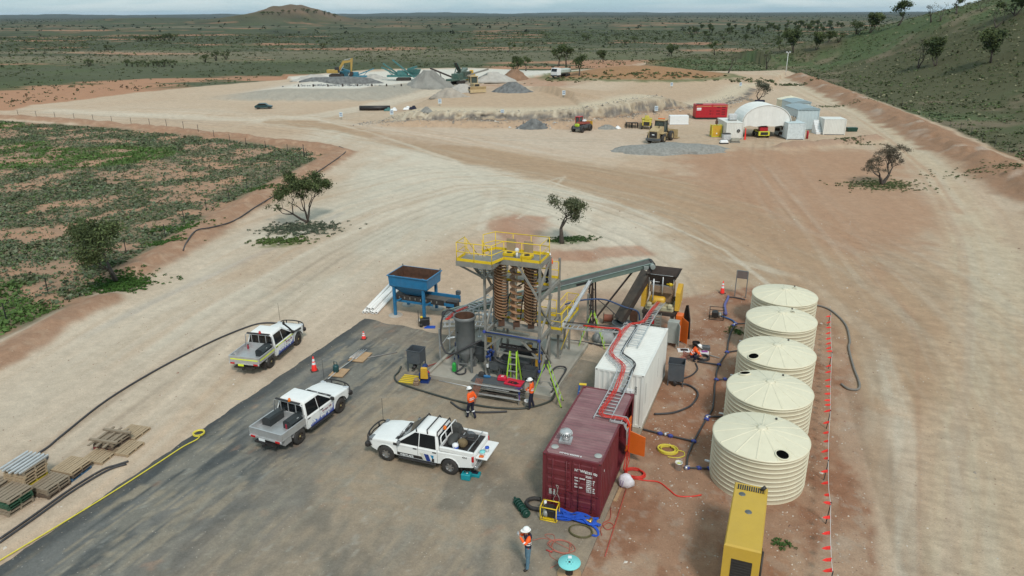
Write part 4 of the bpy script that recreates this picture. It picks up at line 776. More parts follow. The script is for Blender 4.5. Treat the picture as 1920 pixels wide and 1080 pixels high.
# ------------------------------------------------------------------ spiral separator tower
tw = thing('spiral_separator_tower', 'grey steel tower with yellow handrails and tan mineral spirals', 'processing tower', (-5.55, 7.5, .12)); TO = Vector((-5.55, 7.5, .12))
class TB(MB):
    def build(s, name, mats, parent=None, loc=None, rz=0):
        s.v = [(x+5.55, y-7.5, z-.12) for x, y, z in s.v]; return MB.build(s, name, mats, parent, loc, rz)
def tbeam(p, q, w, nm='beam', mat=grey_steel, h=None): b = TB(); b.bar(p, q, w, h); return b.build(nm, mat, tw)
for x, y, z in ((-7.14, 5.95, 6.75), (-3.97, 5.9, 6.8), (-7.14, 9.25, 6.3), (-3.97, 9.25, 6.3), (-4.1, 7.98, 6.75), (-7.2, 7.4, 6.3)): tbeam((x, y, .12), (x, y, z), .12, 'column'); b = TB(); b.box((x, y, .13), (.32, .32, .03)); b.build('base_plate', grey_steel, tw)
tbeam((-3.99, 7.62, .12), (-3.99, 7.62, 6.75), .10, 'column'); tbeam((-4.22, 8.2, .12), (-4.22, 8.2, 2.4), .12, 'column')
ZD = 7.0
for p, q in (((-8.3, 4.92, 6.86), (-6.27, 4.92, 6.86)), ((-6.27, 5.0, 6.86), (-6.27, 6.0, 6.86)), ((-6.4, 5.95, 6.86), (-3.95, 5.95, 6.86)), ((-3.99, 5.95, 6.86), (-3.99, 7.5, 6.86)), ((-7.2, 7.48, 6.86), (-3.95, 7.48, 6.86)), ((-8.26, 4.95, 6.86), (-8.26, 6.05, 6.86)), ((-8.3, 6.05, 6.86), (-6.5, 6.05, 6.86))): tbeam(p, q, .12, 'deck_beam', grey_steel, .26)
for z in (2.62, 4.95):
    for p, q in (((-7.14, 5.95, z), (-3.97, 5.9, z)), ((-7.14, 9.25, z), (-3.97, 9.25, z)), ((-7.14, 5.95, z), (-7.14, 9.25, z)), ((-3.97, 5.9, z), (-3.97, 9.25, z))):
        if not (z > 4 and p[1] < 6 and q[1] < 6): tbeam(p, q, .12, 'beam', grey_steel, .22)
for p, q in (((-7.14, 5.95, 5.8), (-8.2, 5.0, 6.75)), ((-7.14, 5.95, 5.8), (-6.3, 5.95, 6.75)), ((-3.97, 5.9, 4.9), (-5.2, 5.95, 6.75)), ((-3.97, 5.9, 5.5), (-3.97, 7.4, 6.7)), ((-7.14, 5.95, 2.75), (-7.14, 7.4, 4.6)), ((-7.2, 7.4, 4.6), (-7.14, 5.95, 6.2)), ((-3.97, 5.9, 2.7), (-3.97, 7.9, 4.6)), ((-3.97, 7.9, 2.7), (-3.97, 5.9, 4.6)), ((-3.97, 5.9, .4), (-3.97, 7.9, 2.5)), ((-3.97, 7.9, .4), (-3.97, 5.9, 2.5)), ((-7.14, 5.95, 1.7), (-6.2, 5.95, 2.55)), ((-3.97, 5.9, 1.5), (-5.1, 5.95, 2.55)), ((-7.14, 9.25, 2.8), (-3.97, 9.25, 4.8)), ((-7.14, 7.6, .3), (-7.14, 9.2, 2.5)), ((-6.9, 9.1, .2), (-4.2, 6.6, 2.4)), ((-7.14, 9.25, 5), (-5.6, 9.25, 6.2))): tbeam(p, q, .10, 'brace')
tbeam((-7.15, 5.86, 1.62), (-3.97, 5.82, 1.62), .08, 'beam')
# top deck, wing, stair and mid decks
b = TB(); b.bb(-8.25, -6.3, 4.95, 6.02, ZD-.03, ZD); b.bb(-7.15, -4.0, 6.022, 7.45, ZD-.03, ZD); b.bb(-6.28, -4.0, 5.98, 6.02, ZD-.03, ZD)
x = -8.2
while x < -4.05:
    y0, y1 = (4.95, 6.02) if x < -7.15 else (4.95, 7.45) if x < -6.34 else (5.99, 7.45); b.bb(x, x+.035, y0, y1, ZD, ZD+.012); x += .1
b.build('deck_grating', grey_steel, tw)
def trails(runs, z, h=1.0, toe=True): rails(tw, [[(x+5.55, y-7.5) for x, y in r] for r in runs], z-.12, h, yellow, 1.05, toe)
trails([[(-8.26, 6.0), (-8.26, 4.92), (-6.27, 4.92), (-6.0, 5.95), (-3.99, 5.95), (-3.99, 7.46), (-7.1, 7.46), (-7.5, 6.7)]], ZD)
b = TB()
for s_ in (0, .85): b.bar((-8.2+s_, 6.05, 6.85), (-8.2+s_, 8.1, 5.0), .06, .2)
b.build('stair_stringers', grey_steel, tw)
for i in range(9): f = (i+.5)/9; b = TB(); b.bb(-8.18, -7.38, 6.05+2.05*f, 6.05+2.05*f+.2, 6.9-1.9*f-.03, 6.9-1.9*f); b.build('stair_tread', grey_steel, tw)
b = TB()
for s_ in (-.03, .88):
    for o_ in (.5, 1.0): b.tube([(-8.2+s_, 6.05, 6.9+o_), (-8.2+s_, 8.1, 5.05+o_)], .022, 6)
    for f in (0.05, .5, .95): b.cyl((-8.2+s_, 6.05+2.05*f, 6.85-1.85*f), (-8.2+s_, 6.05+2.05*f, 7.9-1.85*f), .022, n=6)
b.build('stair_handrail', yellow, tw)
for x0, x1, y0, y1, z in ((-7.05, -4.05, 7.9, 9.2, 5.08), (-7.0, -4.1, 8.0, 9.2, 2.74), (-8.3, -7.25, 8.1, 9.2, 5.0)):
    b = TB(); b.bb(x0, x1, y0, y1, z-.03, z); b.build('deck_grating', grey_steel, tw)
trails([[(-7.0, 7.9), (-4.05, 7.9)], [(-4.0, 9.2), (-8.3, 9.2), (-8.3, 8.2)]], 5.08, 1.0); trails([[(-7.0, 8.0), (-4.2, 8.0)], [(-4.1, 9.22), (-7.0, 9.22)]], 2.74, 1.0)
# side access platform
b = TB(); b.bb(-4.02, -3.32, 7.75, 11.0, 2.58, 2.6)
y = 7.8
while y < 10.98: b.bb(-4.0, -3.34, y, y+.05, 2.6, 2.615); y += .13
b.build('deck_grating', grey_steel, tw)
for p, q in (((-4.02, 7.72, 2.45), (-3.3, 7.72, 2.45)), ((-3.31, 7.72, 2.45), (-3.31, 11.0, 2.45)), ((-4.03, 8.3, 2.45), (-4.03, 11.0, 2.45)), ((-4.02, 11.02, 2.45), (-3.3, 11.02, 2.45))): tbeam(p, q, .08, 'deck_beam', grey_steel, .22)
for x, y in ((-4.0, 10.6), (-3.7, 10.6)): tbeam((x, y, .12), (x, y, 2.35), .11, 'column')
tbeam((-3.95, 9.6, .2), (-3.4, 10.9, 2.4), .1, 'brace', grey_steel); tbeam((-3.9, 9.62, .5), (-3.45, 10.7, 2.3), .03, 'brace', yellow)
trails([[(-4.02, 7.72), (-3.3, 7.72), (-3.3, 11.0), (-4.02, 11.0), (-4.02, 9.6)]], 2.6, 1.0)
# spirals
def spiral(x, y, z0, z1, turns, r, starts, post_m, seed):
    b = TB(); b.cyl((x, y, z0-.35), (x, y, z1+.12), .055, n=10); po = b.build('spiral_column', post_m, tw)
    for s_ in range(starts):
        b = TB(); n = int(turns*18); rings = []; ph = s_*2*PI/starts+seed
        for i in range(n+1):
            a = ph+2*PI*i/18; z = z1-(z1-z0)*i/n; c, s2 = math.cos(a), math.sin(a)
            rings.append([(x+q*c, y+q*s2, z+w) for q, w in ((.06, .05), (r*.55, -.01), (r*.88, .0), (r, .055), (r*1.04, .05), (r*.92, -.035), (r*.5, -.045))])
        vs = [p for q in rings for p in q]; fs = []
        for i in range(n):
            for j in range(6): fs.append((i*7+j, i*7+j+1, (i+1)*7+j+1, (i+1)*7+j))
        b.add(vs, fs, True); b.build('spiral_trough', spiral_tan, po)
    b = TB(); b.box((x, y, z1+.18), (.34, .34, .2), bev=.03); b.build('feed_box', dark_steel, po); b = TB(); b.box((x+.08, y-.12, z0-.22), (.36, .2, .4), .4); b.build('product_splitter', rust, po)
spiral(-6.62, 6.95, 3.2, 6.5, 6.5, .36, 3, spiral_post, 0); spiral(-5.76, 7.05, 3.1, 6.55, 9, .34, 1, spiral_post, 1.2); spiral(-4.94, 7.15, 3.1, 6.5, 6.5, .36, 3, spiral_post, 2.2)
for x in (-6.9, -4.75): b = TB(); b.bar((x, 7.0, 3.0), (x, 7.0, 6.7), .07); b.build('spiral_support', rust_dark, tw)
b = TB(); b.bb(-6.95, -4.3, 6.8, 7.4, 2.66, 2.8); b.build('launder', grey_steel, tw)
b = TB(); b.prism([(-5.5, 7.45), (-4.5, 7.45), (-4.6, 7.75), (-5.4, 7.75)], 6.0, 6.65); b.build('feed_distributor', grey_steel, tw)
for i in range(3): b = TB(); b.tube(smooth_path([(-5.2+.2*i, 7.5, 6.5), (-5.0+.3*i, 7.7, 5.6), (-6.2+.8*i, 7.4, 4.6), (-6.4+.9*i, 7.1, 3.2)], 5), .04, 6); b.build('feed_hose', black, tw)
for x, y in ((-6.0, 6.75), (-4.95, 6.6)): b = TB(); b.bb(x-.3, x+.3, y-.25, y+.25, ZD+.02, ZD+.16); b.build('hatch_kerb', yellow, tw); b = TB(); b.bb(x-.27, x+.27, y-.22, y+.22, ZD+.03, ZD+.12); b.lathe([(0.001, ZD+.2), (.16, ZD+.18), (.18, ZD+.1)], 10, (x, y, 0)); b.build('feed_hatch', black, tw); b = TB(); b.bb(x-.26, x+.26, y+.23, y+.26, ZD+.16, ZD+.85); b.build('splash_board', M('tan_board', (.34, .26, .17), .7), tw)
# blue air line and hoses on the front frame
b = TB(); b.tube([(-7.2, 5.8, 2.72), (-5.5, 5.78, 2.74), (-3.95, 5.76, 2.72)], .04, 8); b.tube([(-3.9, 5.76, 2.7), (-3.88, 5.74, .6)], .03, 6); b.build('blue_air_line', deep_blue, tw)
for p in ((-7.15, 5.78, 2.74), (-3.95, 5.75, 2.7), (-3.9, 5.74, 1.5), (-3.9, 5.74, .9)): b = TB(); b.box(p, (.16, .14, .16), bev=.03); b.build('pipe_clamp', fit_blue, tw)
b = TB()
for p in ((-6.9, 5.8, 1.55), (-6.75, 5.75, 1.7), (-6.6, 5.8, 1.6), (-7.0, 5.78, 1.25), (-6.85, 5.72, 1.35)): b.box(p, (.16, .14, .16), rnd.uniform(0, 1), 0, (1, 1), .03)
b.tube([(-6.8, 5.75, 1.5), (-6.8, 5.75, .5)], .04, 6); b.build('valve_manifold', deep_blue, tw)
b = TB(); b.bb(-6.3, -4.1, 5.84, 5.9, 1.9, 2.0); b.bb(-6.3, -4.1, 6.2, 6.26, 1.9, 2.0); b.bb(-6.3, -4.1, 5.92, 6.18, 1.84, 1.88)
for i in range(8): b.bb(-6.25+i*.28, -6.2+i*.28, 5.9, 6.2, 1.9, 1.96)
b.build('spray_tray', black, tw)
b = TB(); b.tube(smooth_path([(-6.5, 5.8, 1.7), (-6.4, 5.6, 1.3), (-5.8, 5.6, 1.1), (-5.3, 5.7, 1.15), (-5.1, 6.0, .9)], 6), .05, 7); b.build('water_hose', poly, tw); b = TB(); b.tube(smooth_path([(-5.0, 7.9, 2.7), (-4.7, 7.6, 2.9), (-4.55, 7.4, 2.2), (-4.5, 7.1, 1.6)], 6), .035, 6); b.build('water_hose', poly, tw)
# paper tags
b = TB(); b.plate([(-6.75, 5.68, .75), (-6.6, 5.66, .8), (-6.62, 5.66, 1.02), (-6.77, 5.68, .97)], .004); b.plate([(-7.0, 5.7, .6), (-6.86, 5.68, .65), (-6.88, 5.68, .88), (-7.02, 5.7, .83)], .004); b.build('paper_tag', plastic_w, tw)
vc = thing('vent_pipe', 'short white capped pipe standing on the top tower deck', 'pipe', (-5.42, 6.35, ZD)); P1('pipe', plastic_w, vc, lambda b: b.cyl((0, 0, 0), (0, 0, .42), .06, n=10)); P1('cap', plastic_w, vc, lambda b: b.lathe([(.11, .40), (.12, .48), (.08, .56), (0.001, .59)], 12))
# ------------------------------------------------------------------ hoppers and pumps under the tower
def sump(name, label, x, y, w, d, h, hc, leg=.25, mat=dark_steel, z0=.12, cat='hopper', rz=0, spout=False):
    t = thing(name, label, cat, (x, y, z0), rz); k = .3
    b = MB(); X, Y = w/2, d/2; th = .025
    ring = lambda a, c, z: [(-a, -c, z), (a, -c, z), (a, c, z), (-a, c, z)]
    zt, zm, zb = h, h-hc, leg
    b.loft([ring(X*k, Y*k, zb), ring(X, Y, zm), ring(X, Y, zt), ring(X+.03, Y+.03, zt), ring(X+.03, Y+.03, zt-.04)], cap=False); b.loft([ring(X-th, Y-th, zt-.001), ring(X-th, Y-th, zm), ring(X*k-th, Y*k-th, zb+.02)], cap=False); b.add(ring(X*k, Y*k, zb), [(3, 2, 1, 0)]); b.build('bin', mat, t)
    for sx in (-1, 1):
        for sy in (-1, 1): b = MB(); b.bar((sx*(X-.03), sy*(Y-.03), 0), (sx*(X-.03), sy*(Y-.03), zm+.1), .06); b.build('leg', mat, t)
    if spout: P1('spout', black, t, lambda b: b.lathe([(0.001, -Y*.9-.10), (.06, -Y*.9-.12), (.10, -Y*.9-.12), (.10, -Y*.4)], 12, (0, 0, zm*.55), axis='y'))
    return t
for i, (x, y, w, d, h, lab) in enumerate(((-6.55, 5.95, .62, .6, .95, 'leftmost small dark grey hopper under the tower'), (-5.85, 6.05, .82, .8, 1.12, 'larger dark grey hopper behind the step ladder under the tower'), (-4.95, 6.45, .85, .8, 1.45, 'tallest dark grey hopper at the back under the tower'), (-4.45, 5.72, .7, .55, .9, 'dark grey hopper beside the right front tower column'), (-6.0, 7.1, .8, .8, 1.1, 'dark grey hopper at the rear left under the tower'), (-7.75, 6.75, .8, .7, 1.35, 'dark grey hopper between the round tank and the tower'))): sump('sump_hopper', lab, x, y, w, d, h, .5)
def pump(label, x, y, h, rz=0, z0=.12, guard=gold):
    t = thing('slurry_pump', label, 'pump', (x, y, z0), rz)
    P1('frame', deep_blue, t, lambda b: (b.bb(-.3, .3, -.3, .3, 0, .1), b.bb(-.28, .28, -.1, .1, .1, h*.5))); P1('belt_guard', guard, t, lambda b: b.box((.05, -.2, h*.62), (.42, .16, h*.72), 0, 0, (.85, 1), .03)); P1('motor', deep_blue, t, lambda b: b.lathe([(0.001, -.22), (.13, -.22), (.15, -.18), (.15, .2), (0.001, .24)], 12, (.0, .15, h*.8), axis='y')); P1('casing', red, t, lambda b: b.lathe([(0.001, .0), (.17, .0), (.19, .06), (.17, .14), (0.001, .14)], 14, (.05, .3, .28), axis='y')); return t
pump('slurry pump with yellow guard behind the under-tower hoppers, left', -5.4, 8.2, 1.2, .1); pump('slurry pump with yellow guard behind the under-tower hoppers, right', -4.5, 7.3, 1.15, 0); pump('tall blue pump with yellow guards left of the round grey tank', -9.35, 7.2, 2.0, .2); pump('slurry pump with yellow guard tucked behind the round grey tank', -7.9, 8.1, 1.3, .2); pump('yellow guarded pump standing by the slab corner', -10.05, 4.02, .95, .25, .03)
# round tank
tk = thing('round_feed_tank', 'open topped round grey steel tank with cone bottom on legs', 'tank', (-8.42, 6.02, .12))
P1('shell', tank_grey, tk, lambda b: (b.lathe([(.10, .42), (.545, 1.15), (.55, 1.2), (.55, 3.1), (.62, 3.14), (.63, 3.2), (.63, 3.33), (.60, 3.33), (.59, 3.1)], 32), b.lathe([(.10, .42), (.09, .3)], 12)))
P1('inner_wall', rust, tk, lambda b: (b.lathe([(.53, 3.331), (.53, 1.3), (0.001, .9)][::-1], 32)))
for i in range(4): a = PI/4+i*PI/2+.2; b = MB(); b.bar((.62*math.cos(a), .62*math.sin(a), 0), (.62*math.cos(a), .62*math.sin(a), 1.55), .11); b.build('leg', tank_grey, tk)
for i in range(4): a, c = PI/4+i*PI/2+.2, PI/4+(i+1)*PI/2+.2; b = MB(); b.bar((.62*math.cos(a), .62*math.sin(a), .55), (.62*math.cos(c), .62*math.sin(c), .55), .05); b.build('leg_brace', tank_grey, tk)
P1('side_nozzle', steel, tk, lambda b: (b.cyl((-.52, -.1, 1.95), (-.95, -.15, 1.85), .05), b.lathe([(0.001, 0), (.1, 0), (.1, .04), (0.001, .04)], 10, (-.95, -.15, 1.8)))); P1('lug', black, tk, lambda b: b.box((-.22, -.52, 2.45), (.06, .05, .07)))
hose_thing('tank_hose', 'black hose looping around the round grey tank', 'hose', [(-9.3, 6.9, 3.1), (-9.75, 6.6, 3.35), (-10.0, 6.3, 2.8), (-9.95, 6.0, 1.7), (-9.5, 5.6, 1.2), (-8.9, 5.35, 1.3), (-8.3, 5.35, 1.65), (-7.7, 5.6, 2.0), (-7.3, 5.8, 2.2)], .055, poly)
hose_thing('drain_hose', 'short black hose curled under the round grey tank', 'hose', [(-8.42, 6.0, .5), (-8.6, 5.6, .25), (-8.75, 5.3, .2), (-8.45, 5.15, .19), (-8.2, 5.4, .2), (-8.3, 5.7, .3)], .045, poly)
b = MB(); b.box((0, 0, .32), (.22, .2, .5), bev=.05); b.lathe([(.1, .55), (.08, .62), (0.001, .64)], 10); tag(b.build('green_pump_box', M('bright_green', (.02, .32, .05), .45), None, (-8.85, 5.35, .12)), 'small bright green pump box under the round grey tank', 'pump')
# cable racks left of the tower
cable_ladder('cable_tray', 'angled steel cable ladder rising left of the round tank', [(-10.3, 7.6, 2.2), (-10.2, 8.9, 2.25), (-9.7, 10.4, 2.3), (-9.2, 11.9, 2.35)], .7)
cable_ladder('cable_tray', 'steel cable ladder crossing behind the round tank', [(-10.4, 7.2, 2.1), (-9.6, 7.6, 2.1), (-8.6, 8.0, 2.1), (-7.3, 8.2, 2.1)], .6)
cable_ladder('cable_tray', 'second steel cable ladder behind the tower left columns', [(-9.9, 10.0, 1.9), (-8.6, 10.1, 1.9), (-7.2, 10.2, 1.9), (-5.6, 10.3, 1.9)], .6)
bundle('red_cable_bundle', 'red cables lying on the angled cable ladder', [(-10.3, 7.5, 2.3), (-10.25, 8.7, 2.33), (-9.95, 9.6, 2.36)], 4, .026, red_cable, .06, 7)
for i, (x, y, h) in enumerate(((-10.35, 6.6, 2.1), (-9.9, 9.9, 2.2), (-9.5, 10.4, 2.2), (-9.0, 11.2, 2.2), (-10.5, 8.2, 2.1))):
    t = thing('cable_tray_stand', ('galvanised stand post nearest the slab corner pump', 'left galvanised post of the rack behind the round tank', 'middle galvanised post of the rack behind the round tank', 'far galvanised post under the angled cable ladder', 'galvanised post at the bend of the cable ladder')[i], 'post', (x, y, .12 if x > -10.2 else 0)); P1('post', steel, t, lambda b: b.bar((0, 0, 0), (0, 0, h), .06)); P1('brace', steel, t, lambda b: b.bar((0, 0, h*.45), (.75, .1, h*.95), .04)); P1('foot_plate', steel, t, lambda b: b.box((0, 0, .01), (.2, .2, .02)))
t = thing('control_box', 'white control box with dark window behind the round tank', 'control box', (-8.35, 9.0, .12), .3); P1('enclosure', plastic_w, t, lambda b: b.box((0, 0, 1.95), (.55, .3, .6), bev=.03)); P1('window', black, t, lambda b: b.box((-.03, -.16, 2.03), (.28, .02, .2), bev=.004)); P1('stand', steel, t, lambda b: (b.bar((-.2, .1, 0), (-.2, .1, 1.7), .05), b.bar((.2, .1, 0), (.2, .1, 1.7), .05)))
# tall galvanised strut leaning from the side platform
t = thing('strut_channel', 'long galvanised channel slanting up from the side platform', 'channel', (-3.35, 7.9, 2.65)); P1('web', steel, t, lambda b: b.bar((0, 0, 0), (.55, 3.8, 1.6), .16, .02)); P1('flange', steel, t, lambda b: (b.bar((-.08, 0, .05), (.47, 3.8, 1.65), .02, .1), b.bar((.08, 0, .05), (.63, 3.8, 1.65), .02, .1)))
stepladder((-5.1, 4.95, .12), .1, 2.2, 'lime fibreglass step ladder in front of the dark hoppers', wd=.55)
stepladder((-2.95, 4.1, .03), 1.75, 2.35, 'large lime step ladder standing over the slab corner', half=False, wd=.65, spread=.72)
stepladder((-2.6, 11.75, 0), 1.8, 2.3, 'lime step ladder behind the slab near the conveyor trestle', half=False, wd=.6, spread=.7)
stepladder((-.72, 3.1, .03), .2, 2.0, 'blue and yellow step ladder at the end of the white container', M('ladder_blue', (.02, .10, .34), .45), wd=.5)
# ------------------------------------------------------------------ five cream water tanks
TL = [(10.66, 27.28), (12.41, 31.45), (14.15, 35.61), (15.98, 40.14), (17.54, 44.03)]
lab = ('nearest cream water tank with a round hatch on the right of its lid', 'second nearest cream water tank, hatch at its far left edge', 'middle cream water tank with a round hatch on the left of its lid', 'fourth cream water tank counting from the nearest', 'farthest cream water tank of the row of five')
hat = ((8.67, -.23), (6.62, 6.70), (6.88, 8.92), (8.6, 15.6), (8.6, 19.9))
def tank_mesh():
    b = MB(); prof = [(1.97, 0)]; n = 9
    for i in range(n): z = .05+i*.215; prof += [(1.972, z), (1.972, z+.165), (2.0, z+.18), (2.0, z+.19), (1.972, z+.205)]
    prof += [(1.97, 2.03), (2.015, 2.05), (2.02, 2.10), (1.97, 2.12)]; b.lathe(prof, 64); return b.mesh('wall', cream)
TW = tank_mesh()
b = MB(); b.lathe([(1.98, 2.115), (1.8, 2.16), (1.2, 2.30), (.55, 2.43), (.20, 2.475), (.19, 2.52), (.12, 2.54), (0.001, 2.54)], 64); TLID = b.mesh('lid', cream)
def rib_mesh():
    b = MB(); P = [(1.95, 2.135), (1.5, 2.245), (.9, 2.375), (.24, 2.48)]
    b.loft([[(r, -.045, z-.012), (r, -.014, z+.009), (r, .014, z+.009), (r, .045, z-.012)] for r, z in P]); return b.mesh('lid_rib', cream)
TR = rib_mesh(); TN = []
for i, (X, Y) in enumerate(TL):
    dx, dy = X-3, Y-29; c, s_ = math.cos(-YAW), math.sin(-YAW); x, y = c*dx+s_*dy, -s_*dx+c*dy; TN.append((x, y)); t = thing('water_tank', lab[i], 'water tank', (x, y, 0), .2+i*.37, 'cream water tanks in a row'); rr0 = -.2-i*.37
    for nm, me in (('wall', TW), ('lid', TLID)): o = bpy.data.objects.new(nm, me); COL.objects.link(o); o.parent = t
    for k in range(14): o = bpy.data.objects.new('lid_rib', TR); COL.objects.link(o); o.parent = t; o.rotation_euler.z = 2*PI*k/14
    hx, hy = hat[i][0]-x, hat[i][1]-y; r = math.hypot(hx, hy); a = math.atan2(hy, hx)+rr0; zz = 2.585-.222*r; slope = math.atan(.235)
    h = MB(); h.lathe([(.30, -.02), (.30, .035), (.26, .05), (.25, .03)], 24); ho = h.build('hatch_ring', cream, t); h2 = MB(); h2.lathe([(0.001, .012), (.26, .012)], 24); h2.build('hatch_shade_disc', M('hatch_dark', (.004, .004, .004), .9), ho); MATS['hatch_dark'].node_tree.nodes['Principled BSDF'].inputs['Specular IOR Level'].default_value = 0  # matt black disc stands in for the shaded hole inside the ring
    if i > 2: ho.scale = (.5, .5, .6)
    ho.location = (r*math.cos(a), r*math.sin(a), zz+.0); ho.rotation_euler = (0, slope, a)
    for q in (1.2,): b = MB(); b.cyl((1.5*math.cos(q+rr0), 1.5*math.sin(q+rr0), 2.22), (1.5*math.cos(q+rr0), 1.5*math.sin(q+rr0), 2.30), .05, n=10); b.build('overflow_cap', black, t)
    b = MB(); a = PI*.96+rr0; b.cyl((1.9*math.cos(a), 1.9*math.sin(a), .16), (2.25*math.cos(a), 2.25*math.sin(a), .16), .05, n=10); b.build('outlet', plastic_w, t)
# ------------------------------------------------------------------ yellow generator enclosure
t = thing('generator_enclosure', 'long mustard yellow generator enclosure in front of the nearest tank', 'generator', (7.66, -4.9, 0)); gs = t
P1('body', mustard, t, lambda b: b.loft([[(-.60, -2.0, .18), (.60, -2.0, .18), (.60, 1.75, .18), (-.60, 1.75, .18)], [(-.60, -2.0, 2.42), (.60, -2.0, 2.42), (.60, 1.75, 2.42), (-.60, 1.75, 2.42)], [(-.56, -1.94, 2.47), (.56, -1.94, 2.47), (.56, 1.71, 2.47), (-.56, 1.71, 2.47)]]))
P1('skid', black, t, lambda b: (b.bb(-.62, .62, -2.05, 1.8, 0, .18, 0, .02)))
def f(b):
    b.bb(-.5, .5, 1.30, 1.62, 2.472, 2.478)
P1('top_grille', black, t, f)
for i in range(13): b = MB(); b.bb(-.5+i*.08, -.475+i*.08, 1.30, 1.62, 2.478, 2.492); b.build('grille_bar', mustard, t)
for x, y in ((-.28, 1.02), (.02, .02)): P1('lifting_cap', M('grey_cap', (.13, .14, .14), .5, .3), t, lambda b: (b.lathe([(0.001, 2.49), (.11, 2.49), (.125, 2.47)], 18, (x, y, 0)), b.bb(x-.09, x+.09, y-.012, y+.012, 2.49, 2.505)))
P1('exhaust_stub', black, t, lambda b: b.cyl((.36, 1.5, 2.47), (.50, 1.56, 2.62), .07, n=12))
P1('end_louvre', black, t, lambda b: (b.bb(-.32, .36, -2.012, -2.0, 1.15, 1.95)))
for i in range(7): b = MB(); b.bar((-.31, -2.02, 1.20+i*.11), (.35, -2.02, 1.20+i*.11), .012, .05); b.build('louvre_slat', M('louvre_dark', (.03, .03, .03), .5), t)
P1('access_door', mustard, t, lambda b: (b.bb(.6, .61, -1.7, -.3, .35, 2.2), b.bb(.6, .61, -.2, 1.4, .35, 2.2))); P1('door_handle', black, t, lambda b: b.bb(.61, .65, -.45, -.38, 1.1, 1.4)); P1('side_pipe', black, t, lambda b: b.cyl((.66, -1.8, .3), (.66, -1.2, 1.9), .035, n=8))
# ------------------------------------------------------------------ blue feed hopper with belt feeder
t = thing('feed_hopper', 'blue steel feed hopper on four legs over a belt feeder', 'hopper', (-15.2, 12.7, 0))
ring = lambda a, c, z: [(-a, -c, z), (a, -c, z), (a, c, z), (-a, c, z)]
P1('bin', blue, t, lambda b: b.loft([ring(.55, .4, 1.45), ring(1.40, 1.0, 2.18), ring(1.45, 1.02, 2.86), ring(1.52, 1.09, 2.87), ring(1.52, 1.09, 2.93), ring(1.44, 1.01, 2.93)], cap=False))
P1('bin_lining', rust, t, lambda b: b.loft([ring(1.438, 1.008, 2.932), ring(1.40, .98, 2.2), ring(.55, .4, 1.5), ring(.02, .02, 1.49)], cap=False))
for x, y in ((-1.15, -.85), (1.05, -.85), (-1.25, 1.15), (.9, 1.25)): P1('leg', blue, t, lambda b: b.bar((x, y, .04), (x, y, 2.3 if y > 0 else 2.86), .17)); P1('footing', M('pale_concrete', (.42, .40, .36), .85, dust=.3), t, lambda b: b.lathe([(0.001, .045), (.46, .045), (.48, .0), (.48, -.1)], 20, (x, y, 0)))
for x in (-1.15, 1.05): P1('knee_brace', blue, t, lambda b: b.bar((x, -.85, .95), (x+.45, -.75, 1.25), .09))
for x, y in ((-1.45, 1.0), (1.42, 1.0)): P1('lifting_lug', grey_steel, t, lambda b: b.box((x, y, 3.0), (.1, .03, .16)))
P1('feeder_frame', blue, t, lambda b: (b.bb(-1.45, 3.1, -.55, -.46, 1.05, 1.25), b.bb(-1.45, 3.1, .46, .55, 1.05, 1.5), b.bb(-1.4, 1.6, -.65, -.56, .95, 1.1)))
P1('feeder_belt', belt, t, lambda b: b.tube([(x, 0, z) for x, z in ((-1.4, 1.3), (3.0, 1.3))], .02, 4) if 0 else b.bb(-1.5, 3.1, -.44, .44, 1.12, 1.34, 0, .06))
P1('belt_skirt', rubber, t, lambda b: (b.bb(-1.3, 2.4, -.62, -.56, 1.08, 1.45)))
for i in range(8): P1('skirt_clamp', grey_steel, t, lambda b: b.box((-.9+i*.4, -.635, 1.28), (.06, .03, .14)))
P1('drive_motor', dark_steel, t, lambda b: b.box((2.85, .7, 1.62), (.3, .24, .3), bev=.03)); P1('discharge_chute', black, t, lambda b: b.bb(2.5, 3.3, -.5, -.1, .9, 1.4))
# white pipes stacked beside it
t = thing('pvc_pipe_stack', 'stack of long white PVC pipes on the ground left of the blue hopper', 'pipes', (-18.1, 11.3, 0), 0)
for k, (dx, dz) in enumerate(((-.44, 0), (-.22, 0), (0, 0), (.22, 0), (.44, 0), (-.33, .19), (-.11, .19), (.11, .19))):
    b = MB(); L_ = 5.6; b.lathe([(.075, 0), (.105, 0), (.105, L_), (.075, L_), (.075, 0)], 12); o = b.build('pipe', pvc, t); o.rotation_euler = (-PI/2, 0, .18+.01*(k % 3)); o.location = (dx, .06*(k % 3)+.04*k, .11+dz)
# ------------------------------------------------------------------ inclined conveyor
A, B = Vector((-12.0, 10.5, 1.15)), Vector((-.05, 16.15, 4.3)); d = (B-A).normalized(); sd_ = d.cross(Vector((0, 0, 1))).normalized(); up = sd_.cross(d)
t = thing('conveyor', 'long inclined green grey conveyor rising to the crusher hopper', 'conveyor', (0, 0, 0)); t.location = A; W2 = .42
for s_ in (-1, 1): P1('side_frame', green_steel, t, lambda b: b.bar(sd_*s_*W2, B-A+sd_*s_*W2, .07, .30, 0, up)); P1('side_lip', M('lip_green', (.20, .26, .235), .5), t, lambda b: b.bar(sd_*s_*(W2+.05)+up*.155, B-A+sd_*s_*(W2+.05)+up*.155, .09, .02, 0, up))
P1('belt', belt, t, lambda b: (b.bar(up*.10-d*.1, B-A+up*.10+d*.12, W2*1.7, .02, 0, up), b.bar(-up*.12-d*.1, B-A-up*.12+d*.12, W2*1.7, .02, 0, up)))
for i in range(13): P1('idler', grey_steel, t, lambda b: b.bar(d*(.6+i)-sd_*W2+up*.05, d*(.6+i)+sd_*W2+up*.05, .06))
for p in (Vector((0, 0, 0)), B-A): P1('pulley', rubber, t, lambda b: b.cyl(p-sd_*W2*.95, p+sd_*W2*.95, .15, n=14))
